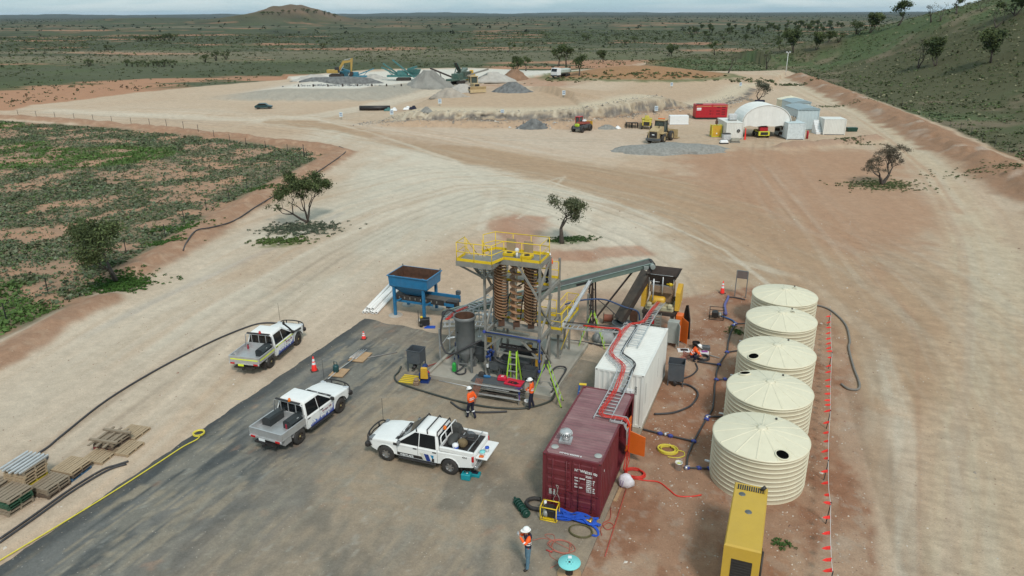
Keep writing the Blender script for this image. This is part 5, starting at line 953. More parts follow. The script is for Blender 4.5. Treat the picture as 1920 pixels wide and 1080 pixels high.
P1('head_drive', M('drive_grey', (.30, .33, .31), .5, .2), t, lambda b: (b.cyl(B-A-d*.1+sd_*W2*1.05, B-A-d*.1+sd_*(W2+.35), .16, n=12), b.box(B-A-d*.5+sd_*(W2+.15)-up*.02, (.3, .2, .22), .4)))
P1('access_panel', black, t, lambda b: b.bar(d*8.6+sd_*(W2+.04)-up*.03, d*9.6+sd_*(W2+.04)-up*.03, .012, .14, 0, up))
def under(x): k = (x-A.x)/(B.x-A.x); q = A.lerp(B, k)-up*.18; return q
def trestle(x, label):
    q = under(x); t = thing('conveyor_trestle', label, 'trestle', (q.x, q.y, 0))
    for sx, sy in ((-1, -1), (1, -1), (-1, 1), (1, 1)): P1('leg', rust_dark, t, lambda b: b.bar((sx*.22, sy*.34, 0), (sx*.08, sy*.30, q.z), .09))
    for i in range(4): z = q.z*(.12+.24*i); P1('cross_brace', rust_dark, t, lambda b: (b.bar((-.2, -.33, z), (.17, -.32, z+q.z*.2), .05), b.bar((.2, -.33, z), (-.17, -.32, z+q.z*.2), .05)))
trestle(-3.45, 'dark rusty lattice trestle holding the conveyor middle')
q = under(-1.1); b = MB(); b.bar((-3.55, 15.2, 0), (q.x, q.y, q.z), .16, .1); tag(b.build('conveyor_strut', rust_dark), 'long rusty strut slanting from the ground to the conveyor', 'strut')
b = MB(); b.bar((0, 0, 0), (0, 0, 3.1), .12); b.box((0, 0, .01), (.28, .28, .02)); tag(b.build('steel_post', grey_steel, None, (-3.12, 12.5, 0)), 'grey square steel post standing in front of the conveyor trestle', 'post')
# ------------------------------------------------------------------ crusher
t = thing('crusher', 'yellow and cream crusher on a dark steel frame behind the white container', 'crusher', (.9, 15.3, 0)); CR = t
for x in (-.85, .85):
    for y in (-1.0, 1.0): P1('frame_leg', rust_dark, t, lambda b: b.bar((x, y, 0), (x, y, 1.65), .2))
P1('frame_beams', rust_dark, t, lambda b: (b.bb(-1.0, 1.0, -1.1, -.92, 1.62, 1.82), b.bb(-1.0, 1.0, .92, 1.1, 1.62, 1.82), b.bb(-1.0, -.82, -.918, .918, 1.62, 1.82), b.bb(.82, 1.0, -.918, .918, 1.62, 1.82), b.bb(-.9, .9, -1.05, -.97, .7, .8)))
P1('access_steps', grey_steel, t, lambda b: [b.bb(-.1, .2, -1.32, -1.14, .25+i*.2, .28+i*.2) for i in range(8)] + [b.bar((-.12, -1.22, 0), (-.12, -1.22, 1.8), .05), b.bar((.22, -1.22, 0), (.22, -1.22, 1.8), .05)])
P1('base_casting', M('pale_cream_green', (.44, .42, .27), .6, dust=.3), t, lambda b: (b.box((0, 0, 1.98), (1.75, 1.9, .3), bev=.05), b.box((-.62, -.92, 2.2), (.3, .3, .3), bev=.06), b.box((.65, -.9, 2.2), (.28, .3, .3), bev=.06)))
P1('crusher_body', M('dusty_brown_plate', (.24, .16, .10), .7, dust=.4), t, lambda b: (b.box((0, .25, 2.75), (1.35, 1.1, 1.15), bev=.05), b.box((0, -.45, 3.15), (1.4, .35, .45), bev=.02)))
P1('motor', gold, t, lambda b: (b.lathe([(0.001, -.4), (.24, -.4), (.27, -.34), (.27, .3), (.2, .4), (0.001, .4)], 16, (-.1, -.62, 2.42), axis='x'), b.box((-.55, -.6, 2.42), (.22, .4, .5), bev=.05)))
P1('springs', M('dark_olive_iron', (.10, .095, .06), .6, dust=.3), t, lambda b: [b.cyl((.25+i*.2, -.85, 2.15), (.35+i*.2, -.45, 2.5), .07, n=8) for i in range(3)] + [b.cyl((.45, -.6, 2.2), (.8, -.6, 2.4), .1, n=8)])
for s_, x in (('belt_guard', -1.02), ('belt_guard', 1.08)): P1(s_, gold, t, lambda b: b.loft([[(x-.14, y, z) for y, z in P_] for P_ in [((-.85, 1.95), (.15, 2.35), (.35, 3.3), (.05, 3.45), (-.8, 3.1))]]+[[(x+.14, y, z) for y, z in ((-.85, 1.95), (.15, 2.35), (.35, 3.3), (.05, 3.45), (-.8, 3.1))]]))
P1('feed_hopper', rust_dark, t, lambda b: (b.loft([ring(.55, .4, 3.3), ring(.98, .85, 4.15), ring(1.0, .87, 4.15)], cap=False), b.loft([ring(.97, .84, 4.151), ring(.53, .38, 3.3)], cap=False)))
CR.children[-1].location = (.02, .55, 0)
P1('handrail', steel, t, lambda b: (b.tube([(-.75, -.7, 3.3), (-.75, -.7, 4.0), (-.68, -.72, 4.1), (.68, -.72, 4.1), (.75, -.7, 4.0), (.75, -.7, 3.3)], .025, 6), b.tube([(-.75, -.7, 3.65), (-.1, -.71, 3.65)], .02, 6), b.cyl((.1, -.75, 2.9), (.1, -.75, 4.12), .04, n=8), b.cyl((-.42, -.95, 2.5), (-.42, -.95, 3.9), .045, n=8)))
P1('grease_pump', yellow, t, lambda b: (b.cyl((.55, -.5, 3.4), (.55, -.5, 3.62), .12, n=10), b.cyl((.3, -.5, 3.5), (.72, -.5, 3.5), .07, n=8)))
P1('top_plate', M('blue_grey_plate', (.20, .22, .23), .6, dust=.4), t, lambda b: b.bb(-.62, .62, -.62, -.2, 3.375, 3.40))
P1('electrical_box', red, t, lambda b: b.bb(-.35, -.2, -1.16, -1.08, 1.0, 1.5))
# covered chute from the hopper down to a drum
A2, B2 = Vector((.02, 15.05, 4.0)), Vector((-1.25, 13.5, 1.15)); d2 = (B2-A2).normalized(); s2 = d2.cross(Vector((0, 0, 1))).normalized(); u2 = s2.cross(d2)
t = thing('discharge_chute', 'dark rubber lined chute slanting down beside the crusher', 'chute', A2)
P1('chute_floor', rust_dark, t, lambda b: b.bar((0, 0, 0), B2-A2, .72, .05, 0, u2)); P1('chute_cover', M('dark_rubber_sheet', (.030, .028, .025), .75, var=.3, dust=.25), t, lambda b: b.bar(u2*.32, B2-A2+u2*.32, .76, .05, 0, u2))
for s_ in (-1, 1): P1('chute_side', rust_dark, t, lambda b: b.bar(s2*s_*.36+u2*.16, B2-A2+s2*s_*.36+u2*.16, .04, .3, 0, u2))
t = thing('steel_drum_bin', 'round dark steel bin under the end of the chute', 'bin', (-1.15, 13.35, .06)); P1('shell', dark_steel, t, lambda b: b.lathe([(0.001, .35), (.30, .35), (.56, .6), (.58, 1.0), (.62, 1.02), (.62, 1.1), (.57, 1.1), (.55, .62), (0.001, .5)], 26)); P1('lid', M('bin_lid', (.04, .05, .055), .5), t, lambda b: b.lathe([(0.001, 1.06), (.55, 1.06)], 26))
for a in (.6, 2.2, 3.8, 5.4): P1('leg', dark_steel, t, lambda b: b.bar((.5*math.cos(a), .5*math.sin(a), 0), (.5*math.cos(a), .5*math.sin(a), .75), .08))
t = thing('rusty_trough', 'low rusty steel trough on the ground behind the white container', 'trough', (-.2, 14.35, 0)); P1('trough', rust_dark, t, lambda b: (b.bb(-1.0, .6, -.3, -.25, 0, .8), b.bb(-1.0, .6, .25, .3, 0, .8), b.bb(-1.0, .6, -.25, .25, .05, .1))); P1('back_plate', rust, t, lambda b: b.bb(-.75, -.25, .31, .35, 0, 1.5))
t = thing('deflector_plate', 'tall dark rusty wedge plate standing right of the crusher', 'plate', (2.1, 16.2, 0)); P1('plate', rust_dark, t, lambda b: b.plate([(0, -.6, 0), (.75, -1.3, 0), (.7, -1.25, 1.3), (.45, -.6, 2.0), (.3, -.4, 1.9)], .06)); P1('stiffener', rust_dark, t, lambda b: b.bar((.05, -.4, 0), (.4, -.55, 1.7), .08))
t = thing('electrical_cabinet', 'pale grey electrical cabinet with its side open by the white container corner', 'cabinet', (2.0, 13.4, 0), -.05); P1('enclosure', M('cabinet_grey', (.34, .37, .35), .5, dust=.1), t, lambda b: (b.bb(-.35, .30, -.03, .0, .25, 1.62), b.bb(-.35, .30, .0, .5, 1.59, 1.62), b.bb(-.35, .3, .0, .5, .25, .28), b.bb(-.35, -.32, .0, .5, .28, 1.59), b.bb(-.32, .28, .47, .5, .28, 1.59))); P1('door', M('cabinet_grey', (.34, .37, .35)), t, lambda b: b.plate([(.31, -.03, .25), (.5, -.42, .25), (.5, -.42, 1.62), (.31, -.03, 1.62)], .03)); P1('interior', black, t, lambda b: b.bb(.1, .14, .03, .46, .3, 1.58)); P1('stand', M('cabinet_grey', (.34, .37, .35)), t, lambda b: (b.bar((-.3, .05, 0), (-.3, .05, .25), .06), b.bar((.25, .05, 0), (.25, .05, .25), .06), b.bar((-.3, .45, 0), (-.3, .45, .25), .06), b.bar((.25, .45, 0), (.25, .45, .25), .06)))
t = thing('electrical_cabinet', 'orange electrical cabinet with open doors behind the pale grey cabinet', 'cabinet', (2.35, 14.3, 0), 0); P1('enclosure', orange, t, lambda b: b.bb(-.35, .05, -.1, .5, .1, 1.75)); P1('door', orange, t, lambda b: b.plate([(.06, -.1, .1), (.48, -.42, .1), (.48, -.42, 1.55), (.06, -.1, 1.7)], .03)); P1('feet', black, t, lambda b: b.bb(-.33, .03, -.08, .48, 0, .1))
t = thing('cable_drum', 'small rust brown cable drum lying on its side by the conveyor', 'cable drum', (-2.55, 15.6, 0), .2)
P1('winding', copper_reel, t, lambda b: b.lathe([(.25, -.28), (.25, .28)], 16, (0, 0, .36), axis='x'))
for x in (-.31, .31): P1('flange', wood_dk, t, lambda b: b.lathe([(0.001, x-.03), (.36, x-.03), (.36, x+.03), (0.001, x+.03)], 18, (0, 0, .36), axis='x'))
t = thing('sheeted_gear', 'low pile of grey sheeted gear under the cable tray', 'gear', (-2.1, 12.7, .06), .2); P1('sheet', M('grey_sheet', (.30, .31, .31), .7), t, lambda b: b.loft([[(x*k+.05*rnd.uniform(-1, 1), y*k, z) for x, y in ((-.6, -.4), (0, -.5), (.6, -.4), (.7, 0), (.6, .4), (0, .5), (-.6, .4), (-.7, 0))] for k, z in ((1, 0), (.95, .3), (.7, .55), (.3, .62))], sm=True))
# blue hoses slung across to the bin
hose_thing('blue_water_pipe', 'blue pipe slung from the tower over to the crusher', 'pipe', [(-4.0, 10.6, 3.0), (-3.2, 11.8, 2.95), (-2.2, 12.9, 2.7), (-1.1, 13.4, 2.2), (-.3, 13.7, 1.9), (-.15, 13.8, 1.3)], .05, M('slung_blue', (.03, .06, .14), .5)); hose_thing('black_water_hose', 'black hose hanging from the slung blue pipe', 'hose', [(-2.9, 12.3, 2.85), (-2.95, 12.5, 1.9), (-2.9, 12.6, 1.0), (-2.65, 12.4, .75)], .045, poly); hose_thing('black_water_hose', 'thin black hose drooping from the blue pipe to the steel bin', 'hose', [(-2.6, 12.6, 2.8), (-1.9, 13.0, 2.1), (-1.3, 13.3, 1.4), (-.9, 13.2, 1.15)], .03, poly)
hose_thing('black_water_hose', 'black hose lying along the rear slab kerb', 'hose', [(-5.4, 11.8), (-4.2, 11.95), (-3.0, 12.0), (-2.0, 11.9), (-1.4, 12.2), (-1.1, 12.9, .12)], .05, poly)
# ------------------------------------------------------------------ grey mobile hoppers
sump('mobile_hopper', 'grey steel bin on legs standing alone left of the slab', -11.1, 5.1, .82, .75, 1.34, .8, .35, M('bin_grey', (.062, .08, .098), .5, dust=.1), .03, spout=True, rz=.05)
sump('mobile_hopper', 'grey steel bin with a round outlet beside the white container', 3.0, 8.75, .85, .8, 1.35, 1.05, .3, M('bin_grey', (.10, .115, .13)), 0, spout=True, rz=.1)
# ------------------------------------------------------------------ steel work rack with tools
t = thing('steel_rack', 'long steel work rack loaded with offcuts in front of the slab', 'rack', (-5.4, 3.72, .03), .03); RK = t
for x in (-1.35, 1.2):
    for y in (-.42, .42): P1('leg', grey_steel, t, lambda b: b.bar((x, y, 0), (x, y, .92), .06))
for z in (.32, .62, .90): P1('shelf_frame', grey_steel, t, lambda b: (b.bar((-1.35, -.42, z), (1.2, -.42, z), .05), b.bar((-1.35, .42, z), (1.2, .42, z), .05), b.bar((-1.35, -.42, z), (-1.35, .42, z), .05), b.bar((1.2, -.42, z), (1.2, .42, z), .05)))
P1('table_top', dark_steel, t, lambda b: b.bb(-1.5, 1.3, -.4, .45, .93, .96))
for i in range(34):
    z = rnd.choice((.36, .40, .66, .70)); y = rnd.uniform(-.42, .38); x = rnd.uniform(-1.2, .1); l = rnd.uniform(.7, 1.9); b = MB(); b.bar((x, y, z), (min(x+l, 1.5), y+rnd.uniform(-.15, .15), z+rnd.uniform(0, .05)), rnd.choice((.04, .06, .03)), rnd.choice((.03, .05))); b.build('steel_offcut', rnd.choice((grey_steel, rust_dark, steel, M('offcut_brown', (.14, .11, .09), .6))), t)
for y, z in ((-.5, .34), (-.46, .30), (-.52, .88)): P1('galvanised_length', steel, t, lambda b: b.bar((-1.45, y, z), (1.3, y+.02, z), .06, .05))
def item(name, label, cat, loc, mat, fn, rz=0): b = MB(); fn(b); return tag(b.build(name, mat, None, loc, rz), label, cat)
item('tool_case', 'closed red tool case with white mark on the steel rack', 'tool case', (-5.35, 3.95, .99), [red_tool, plastic_w], lambda b: (b.box((0, 0, .12), (.5, .34, .24), 0, 0, (.92, .9), .04), b.box((.02, -.02, .243), (.16, .06, .012), .5, 1)), .1)
t = thing('tool_case', 'open red tool case with tools on the steel rack', 'tool case', (-4.62, 3.8, .99), -.05); P1('lower_tray', red_tool, t, lambda b: b.box((0, -.12, .05), (.95, .34, .1), bev=.02)); P1('open_lid', red_tool, t, lambda b: b.box((0, .2, .07), (.95, .28, .06), bev=.02)); P1('tools', black, t, lambda b: [b.bar((rnd.uniform(-.4, .3), rnd.uniform(-.25, .0), .11), (rnd.uniform(-.3, .4), rnd.uniform(-.25, .0), .12), .03) for _ in range(9)]); t.children[-1]['kind'] = 'stuff'
item('power_tool', 'blue power tool lying on the left end of the steel rack', 'power tool', (-6.25, 3.9, .99), M('tool_blue', (.03, .16, .36), .4), lambda b: (b.box((0, 0, .08), (.28, .12, .14), .2, 0, (1, 1), .03), b.box((.16, .06, .06), (.12, .1, .1), .2, 0, (1, 1), .02)))
item('tool_bag', 'black tool bag on the left end of the steel rack', 'bag', (-6.55, 4.02, .99), black, lambda b: b.box((0, 0, .12), (.4, .3, .24), 0, 0, (.8, .7), .05))
t = thing('purple_strap', 'purple ratchet strap draped over the right end of the rack', 'strap', (-4.25, 3.3, .03)); P1('webbing', M('purple_web', (.10, .03, .25), .7), t, lambda b: (b.bar((-.1, 0, .98), (.25, .1, 1.02), .06, .01), b.bar((.08, .0, .98), (.12, -.02, .3), .05, .012))); P1('ratchet', deep_blue, t, lambda b: b.box((.1, 0, .75), (.1, .1, .16), bev=.02))
t = thing('rusty_bar_bundle', 'rusty steel frame bars leaning on the left end of the rack', 'steel bars', (-6.75, 2.9, .03))
for i in range(5): P1('bar', M('rust_red', (.24, .10, .065), .75, var=.3), t, lambda b: b.bar((i*.085, -.25, 0), (i*.085+.18, .5, 1.12), .035))
for f in (.3, .55, .8): P1('cross_bar', M('rust_red', (.24, .10, .065)), t, lambda b: b.bar((-.02+.18*f, -.25+.75*f, 1.12*f), (.42+.18*f, -.25+.75*f, 1.12*f), .03))
def bucket(loc, label, r=.16, h=.38, m=plastic_w):
    t = thing('bucket', label, 'bucket', loc); P1('pail', m, t, lambda b: (b.lathe([(0.001, 0), (r*.86, 0), (r, h), (r*1.06, h), (r*1.06, h-.03)], 18), b.lathe([(r*.97, h), (r*.83, .02), (0.001, .02)][::-1], 18))); P1('handle', steel, t, lambda b: b.tube([(r*math.cos(a), r*.3+.05, h+.0+r*.8*math.sin(a)) for a in [PI*i/8 for i in range(9)]], .006, 4)); return t
bucket((-3.72, 3.35, .03), 'white plastic bucket beside the worker at the rack'); bt = bucket((4.5, .57, 0), 'white plastic bucket on the red soil near the tanks'); P1('rags', M('lime_rag', (.5, .55, .1), .8), bt, lambda b: b.box((0, 0, .3), (.2, .18, .08), .4, 0, (.6, .7), .02))
hose_thing('delivery_hose', 'long black hose curving around the rack from the slab corner', 'hose', [(-12.09, 5.01), (-11.9, 4.4), (-11.83, 3.83), (-11.5, 3.4), (-11.06, 3.18), (-9.64, 2.87), (-7.52, 2.55), (-5.99, 2.5), (-4.89, 2.66), (-3.9, 3.0), (-3.2, 3.6), (-2.75, 4.3, .1), (-2.72, 4.9, .2), (-3.0, 5.5, .3), (-3.3, 5.9, .5)], .055, M('black_green_hose', (.022, .034, .030), .5, dust=.1)); hose_thing('delivery_hose', 'short black hose length in front of the steel rack', 'hose', [(-7.6, 2.3), (-6.8, 1.85), (-5.9, 1.85), (-5.0, 2.2), (-4.5, 2.45)], .055, poly)
hose_thing('slab_hose', 'black hose arching over the slab beside the large step ladder', 'hose', [(-3.7, 7.0, .25), (-3.55, 7.6, .35), (-3.2, 7.9, .3), (-2.95, 7.6, .3), (-2.9, 6.6, .3), (-2.86, 5.6, .3), (-2.9, 4.8, .3)], .05, poly)
item('grating_stack', 'small stack of yellow edged grating panels on the pad', 'panels', (-10.75, 3.72, .03), [M('grating_olive', (.22, .19, .07), .7), yellow], lambda b: (b.bb(-.6, .6, -.45, .45, 0, .1), [b.bb(-.55, .55, -.42+i*.2, -.34+i*.2, .1, .13, 1) for i in range(5)]), .12)
item('motor_block', 'small brown motor block by the yellow pump', 'motor', (-10.25, 3.45, .03), M('dusty_brown_plate', (.24, .16, .10)), lambda b: (b.box((0, 0, .12), (.3, .3, .24), .2, 0, (1, 1), .03), b.cyl((0, 0, .22), (0, 0, .38), .13, n=10)))
t = thing('hand_trolley', 'small black hand trolley machine near the blue hopper', 'trolley', (-13.75, 10.95, 0), .5); P1('body', black, t, lambda b: b.box((.1, 0, .3), (.62, .42, .42), bev=.03)); P1('handle', black, t, lambda b: b.tube([(-.3, -.2, .1), (-.32, -.2, 1.0), (-.32, .2, 1.0), (-.3, .2, .1)], .02, 6))
for y in (-.26, .26): P1('wheel', rubber, t, lambda b: b.lathe([(0.001, y-.04), (.12, y-.04), (.12, y+.04), (0.001, y+.04)], 12, (-.15, 0, .12), axis='y'))
P1('engine', yellow, t, lambda b: b.box((-.12, .05, .58), (.16, .14, .14), bev=.03))
item('blue_mat', 'flat blue sheet on the ground by the hand trolley', 'sheet', (-13.2, 10.75, 0), hose_blue, lambda b: (b.box((0, 0, .02), (.7, .22, .03)), b.box((.05, .22, .02), (.6, .14, .03))), .35)
# ------------------------------------------------------------------ timber, cones and bits on the pad
def cone(loc, label, h=.75, r=.22, base=.36):
    t = thing('traffic_cone', label, 'traffic cone', loc, rnd.uniform(0, 1)); P1('base', M('cone_base', (.05, .035, .03), .8), t, lambda b: b.box((0, 0, .02), (base, base, .04), bev=.01)); P1('cone', flag_red, t, lambda b: b.lathe([(r*.62, .04), (.03, h), (0.001, h)], 16)); f = lambda z: r*.62+(.03-r*.62)*(z-.04)/(h-.04)+.003
    for z0, z1 in ((.45, .6), (.68, .84)): P1('reflective_band', silver_tape, t, lambda b: b.lathe([(f(h*z0), h*z0), (f(h*z1), h*z1)], 16))
cone((-16.54, 2.9, .03), 'tall red traffic cone with white bands left of the jerry can', .9, .26, .42); cone((-16.26, 7.7, .03), 'short red traffic cone standing alone on the far left of the pad', .5, .22, .36); cone((3.84, 23.86, 0), 'red traffic cone by the empty signboard', .95, .26, .4)
def board(loc, rz, label, w, d, m=plywood, h=.08): return item('timber_board', label, 'timber', loc, [m, wood_dk], lambda b: (b.bb(-w/2, w/2, -d/2, d/2, h*.5, h), b.bb(-w/2+.05, w/2-.05, -d/2+.05, d/2-.05, 0, h*.5, 1)), rz)
board((-15.0, 3.1, .03), .15, 'plywood square under the dark green jerry can', .85, 1.0); board((-15.0, 5.3, .03), .1, 'plywood square under the bundle of short conduits', .95, 1.3)
t = thing('gas_bottle', 'dark green bottle with a collar handle on the plywood square', 'gas bottle', (-15.2, 3.1, .11)); P1('body', M('bottle_green', (.012, .06, .065), .4), t, lambda b: b.lathe([(0.001, 0), (.15, 0), (.17, .05), (.17, .34), (.13, .42), (0.001, .44)], 16)); P1('collar', M('bottle_green', (.012, .06, .065)), t, lambda b: b.tube([(-.1, 0, .4), (-.1, 0, .62), (.1, 0, .62), (.1, 0, .4)], .025, 6))
t = thing('conduit_bundle', 'bundle of short galvanised conduits on the plywood square', 'conduit', (-15.25, 5.35, .14), 0)
for i in range(5): P1('conduit', steel, t, lambda b: b.cyl((i*.1-.2, -.5+.05*(i % 2), 0), (i*.1-.2, .6+.06*(i % 3), .02), .022, n=6))
hose_thing('long_conduit', 'long white conduit lying across both plywood squares', 'conduit', [(-15.12, 1.6, .06), (-15.15, 3.2, .16), (-15.05, 6.1, .2)], .024, steel, 6, 1); hose_thing('grey_pipe', 'long thin grey pipe lying diagonally on the pad', 'pipe', [(-15.15, 4.74), (-13.29, 6.68)], .035, M('pipe_grey', (.24, .23, .22), .6), 6, 1); hose_thing('red_pipe', 'long thin red pipe leading to the slab edge', 'pipe', [(-10.9, 5.3, .06), (-10.2, 6.5, .07), (-9.6, 7.6, .35)], .03, M('dull_red', (.28, .05, .04), .6), 6, 1); hose_thing('kerb_angle', 'thin galvanised angle lying along the slab front kerb', 'steel angle', [(-9.3, 4.3, .06), (-7.2, 4.2, .06)], .03, steel, 4, 1)
# teal tool cases behind the pickup
t = thing('tool_case', 'teal tool case with handle on the ground behind the pickup', 'tool case', (-4.05, -3.5, .03), .1); P1('case', teal_tool, t, lambda b: (b.box((0, 0, .15), (.42, .32, .3), bev=.03))); P1('handle', black, t, lambda b: b.tube([(-.1, 0, .3), (-.1, 0, .36), (.1, 0, .36), (.1, 0, .3)], .018, 5)); P1('logo', plastic_w, t, lambda b: b.box((.05, 0, .301), (.08, .08, .004), .78))
item('tool_case', 'open teal tool case tray just behind the closed one', 'tool case', (-3.8, -3.15, .03), [teal_tool, navy], lambda b: (b.box((0, 0, .08), (.5, .3, .16), .1, 0, (1, 1), .02), b.box((-.02, 0, .165), (.36, .2, .02), .1, 1)))
# ------------------------------------------------------------------ front of the maroon container
t = thing('water_pump', 'yellow framed petrol water pump in front of the maroon container', 'water pump', (.2, -4.7, .03), .06); x, y, h = .33, .25, .62
P1('frame', yellow, t, lambda b: ([b.tube([(sx*x, -y, .0), (sx*x, -y, h), (sx*x, y, h), (sx*x, y, .0), (sx*x, -y, .0)], .025, 6) for sx in (-1, 1)], [b.cyl((-x, sy*y, z), (x, sy*y, z), .025, n=6) for sy in (-1, 1) for z in (.02, h)]))
P1('engine', black, t, lambda b: (b.box((.08, 0, .3), (.34, .36, .36), bev=.04), b.box((-.02, 0, .52), (.4, .3, .12), bev=.03))); P1('pump_casing', M('cast_grey', (.3, .31, .3), .5, .3), t, lambda b: (b.lathe([(0.001, -.08), (.15, -.08), (.17, 0), (.15, .1), (0.001, .1)], 14, (-.15, -.05, .24), axis='x'), b.cyl((-.15, -.05, .35), (-.15, -.05, .5), .06, n=10))); P1('base_plate', yellow, t, lambda b: b.box((0, 0, .05), (.5, .4, .04))); P1('fuel_cap', plastic_w, t, lambda b: b.cyl((-.22, .12, .5), (-.22, .12, .66), .06, n=8))
t = thing('rotor_screw', 'dark green finned cylindrical rotor lying on the pad', 'rotor', (-1.0, -4.72, .03)); dd = Vector((.72, -.70, 0)); P1('core', dk_green, t, lambda b: b.cyl(-dd*.55+Vector((0, 0, .17)), dd*.55+Vector((0, 0, .17)), .11, n=12)); P1('disc_white', plastic_w, t, lambda b: b.cyl(dd*.12+Vector((0, 0, .17)), dd*.16+Vector((0, 0, .17)), .1, n=12))
for i in range(6): k = -.46+i*.15+(.12 if i > 3 else 0); P1('fin_ring', dk_green, t, lambda b: b.cyl(dd*k+Vector((0, 0, .17)), dd*(k+.07)+Vector((0, 0, .17)), .175, n=14))
P1('end_pipe', dk_green, t, lambda b: b.cyl(-dd*.7+Vector((0, 0, .2)), -dd*.5+Vector((0, 0, .17)), .05, n=8))
hose_thing('rubber_bend', 'thick black ribbed hose bent in a U by the water pump', 'hose', [(-.5, -3.85, .14), (-.75, -3.88, .14), (-.95, -4.08, .14), (-.92, -4.35, .14), (-.65, -4.52, .14), (-.3, -4.5, .14)], .085, rubber, 10)
t = thing('layflat_hose', 'tangled bright blue layflat hose against the container doors', 'hose', (1.2, -4.5, .03)); q = random.Random(4)
for k in range(9):
    P = [(-.8+k*.03, .25-.1*(k % 3), .05+.02*k)]
    for i in range(5): P.append((-.75+.42*i+q.uniform(-.15, .15), q.uniform(-.25, .28), .04+q.uniform(0, .16)))
    P = smooth_path(P, 4); P1('hose_fold', hose_blue, t, lambda b: b.loft([[(p.x, p.y-.055, p.z), (p.x, p.y+.055, p.z+.01), (p.x, p.y+.055, p.z+.03), (p.x, p.y-.055, p.z+.02)] for p in P]))
P1('hose_tail', hose_blue, t, lambda b: b.loft([[(p.x-.02, p.y-.05, p.z), (p.x+.03, p.y+.05, p.z), (p.x+.03, p.y+.05, p.z+.03), (p.x-.02, p.y-.05, p.z+.03)] for p in smooth_path([(.6, 0, .06), (1.0, -.3, .03), (1.12, -.62, .02), (.9, -.66, .02)], 5)])); P1('brass_coupling', brass, t, lambda b: (b.cyl((.62, -.12, .14), (.66, .12, .16), .075, n=10), b.cyl((.4, 0, .14), (.62, 0, .14), .04, n=8)))
b = MB(); b.tube(coil((0, 0, 0), .46, 3.2, .024, .02, .03, 5, .82), .024, 5); tag(b.build('coiled_hose', olive_hose, None, (1.62, -5.1, .03)), 'olive and yellow hose coiled on the pad by the blue hose', 'hose')
t = thing('power_lead', 'faded orange extension cord tangled on the pad by the reel', 'cord', (1.15, -6.25, .03)); q = random.Random(9); P = [(-.9, .1, .015)]
P = smooth_path([(-1.1, .0, .015), (-.8, .25, .015), (-.35, .3, .015), (-.5, .6, .015), (-.75, .4, .02)]+[(.05+(.35+.07*(i % 4))*math.cos(i*1.05)+q.uniform(-.06, .06), .05+(.30+.05*(i % 3))*math.sin(i*1.05)+q.uniform(-.05, .05), .015+.006*(i//6)) for i in range(30)]+[(-.25, -.3, .02), (-.2, -.6, .015), (.2, -.8, .015), (.0, -1.2, .015)], 4); P1('cord', faded_cord, t, lambda b: b.tube(P, .014, 4)); P1('plug', M('plug_red', (.45, .05, .04), .5), t, lambda b: b.cyl((-.45, -.35, .03), (-.2, -.38, .03), .03, n=6))
t = thing('cable_reel', 'turquoise topped wooden cable reel standing on end at the pad edge', 'cable reel', (1.885, -7.5, .03)); P1('top_flange', turq, t, lambda b: b.lathe([(.0301, .56), (.40, .56), (.41, .54), (.40, .51), (.0301, .51)], 36)); P1('bottom_flange', plywood, t, lambda b: b.lathe([(0.001, .05), (.44, .05), (.44, 0), (0.001, 0)], 32)); P1('barrel', black, t, lambda b: b.lathe([(.14, .05), (.14, .51)], 18)); P1('centre_shade_disc', black, t, lambda b: b.lathe([(0.001, .563), (.045, .563), (.045, .555)], 14))  # black disc over the flange centre paints the shade of its hole
for i in range(6): a = i*PI/3+.3; P1('bolt_shade_disc', black, t, lambda b: b.lathe([(0.001, .564), (.017, .564), (.017, .555)], 8, (.12*math.cos(a), .12*math.sin(a), 0)))  # small black discs on the flange, painted as shaded bolt holes
P1('paper_label', plastic_w, t, lambda b: b.box((-.06, .25, .563), (.13, .14, .004), .3))
# right side of the maroon container : bag, red cables, timber
t = thing('white_bag', 'crumpled white woven bag with purple print under the red cables', 'bag', (2.58, -1.5, 0)); P1('bag', M('white_woven', (.70, .69, .74), .7, bump=.5, bscale=9), t, lambda b: b.loft([[(r*math.cos(a)*(1+.18*math.sin(3*a+z*7)), r*.8*math.sin(a)*(1+.15*math.cos(2*a+z*5)), z) for a in [2*PI*i/14 for i in range(14)]] for r, z in ((.22, 0), (.34, .12), (.33, .34), (.24, .52), (.10, .60))], sm=True)); P1('print', M('purple_print', (.30, .22, .42), .7), t, lambda b: (b.bar((-.1, -.30, .12), (-.06, -.24, .42), .03, .01), b.bar((-.2, -.27, .16), (-.16, -.2, .4), .02, .01)))
b = MB(); b.tube(coil((0, 0, .02), .42, 6.3, .022, .018, .08, 8, .75), .022, 5); tag(b.build('red_cable_coil', red_cable, None, (2.78, -.55, 0)), 'coil of red cable below the orange hatch door', 'cable coil')
hose_thing('red_cable', 'single red cable snaking over the soil towards the tanks', 'cable', [(2.6, -1.0, .1), (2.72, -.88), (3.3, -.83), (3.87, -.74), (4.4, -1.14), (4.78, -1.43), (5.31, -1.27), (5.72, -1.0)], .03, red_cable, 6, 6, .03); hose_thing('red_cable', 'thin red cable running straight along the pad edge towards the reel', 'cable', [(2.66, -1.75, .03), (2.72, -3.0), (2.78, -4.4), (2.86, -6.1)], .022, M('dull_red_cable', (.42, .07, .045), .5), 5, 2, .025)
hose_thing('red_cable', 'thin red cable looped loosely in the soil by the container corner', 'cable', [(2.35, -3.2), (2.5, -3.9), (2.3, -4.3), (2.55, -4.6), (2.75, -4.3), (2.5, -4.15), (2.3, -4.6), (2.45, -5.0)], .016, M('dull_red_cable', (.42, .07, .045)), 5, 5, .03)
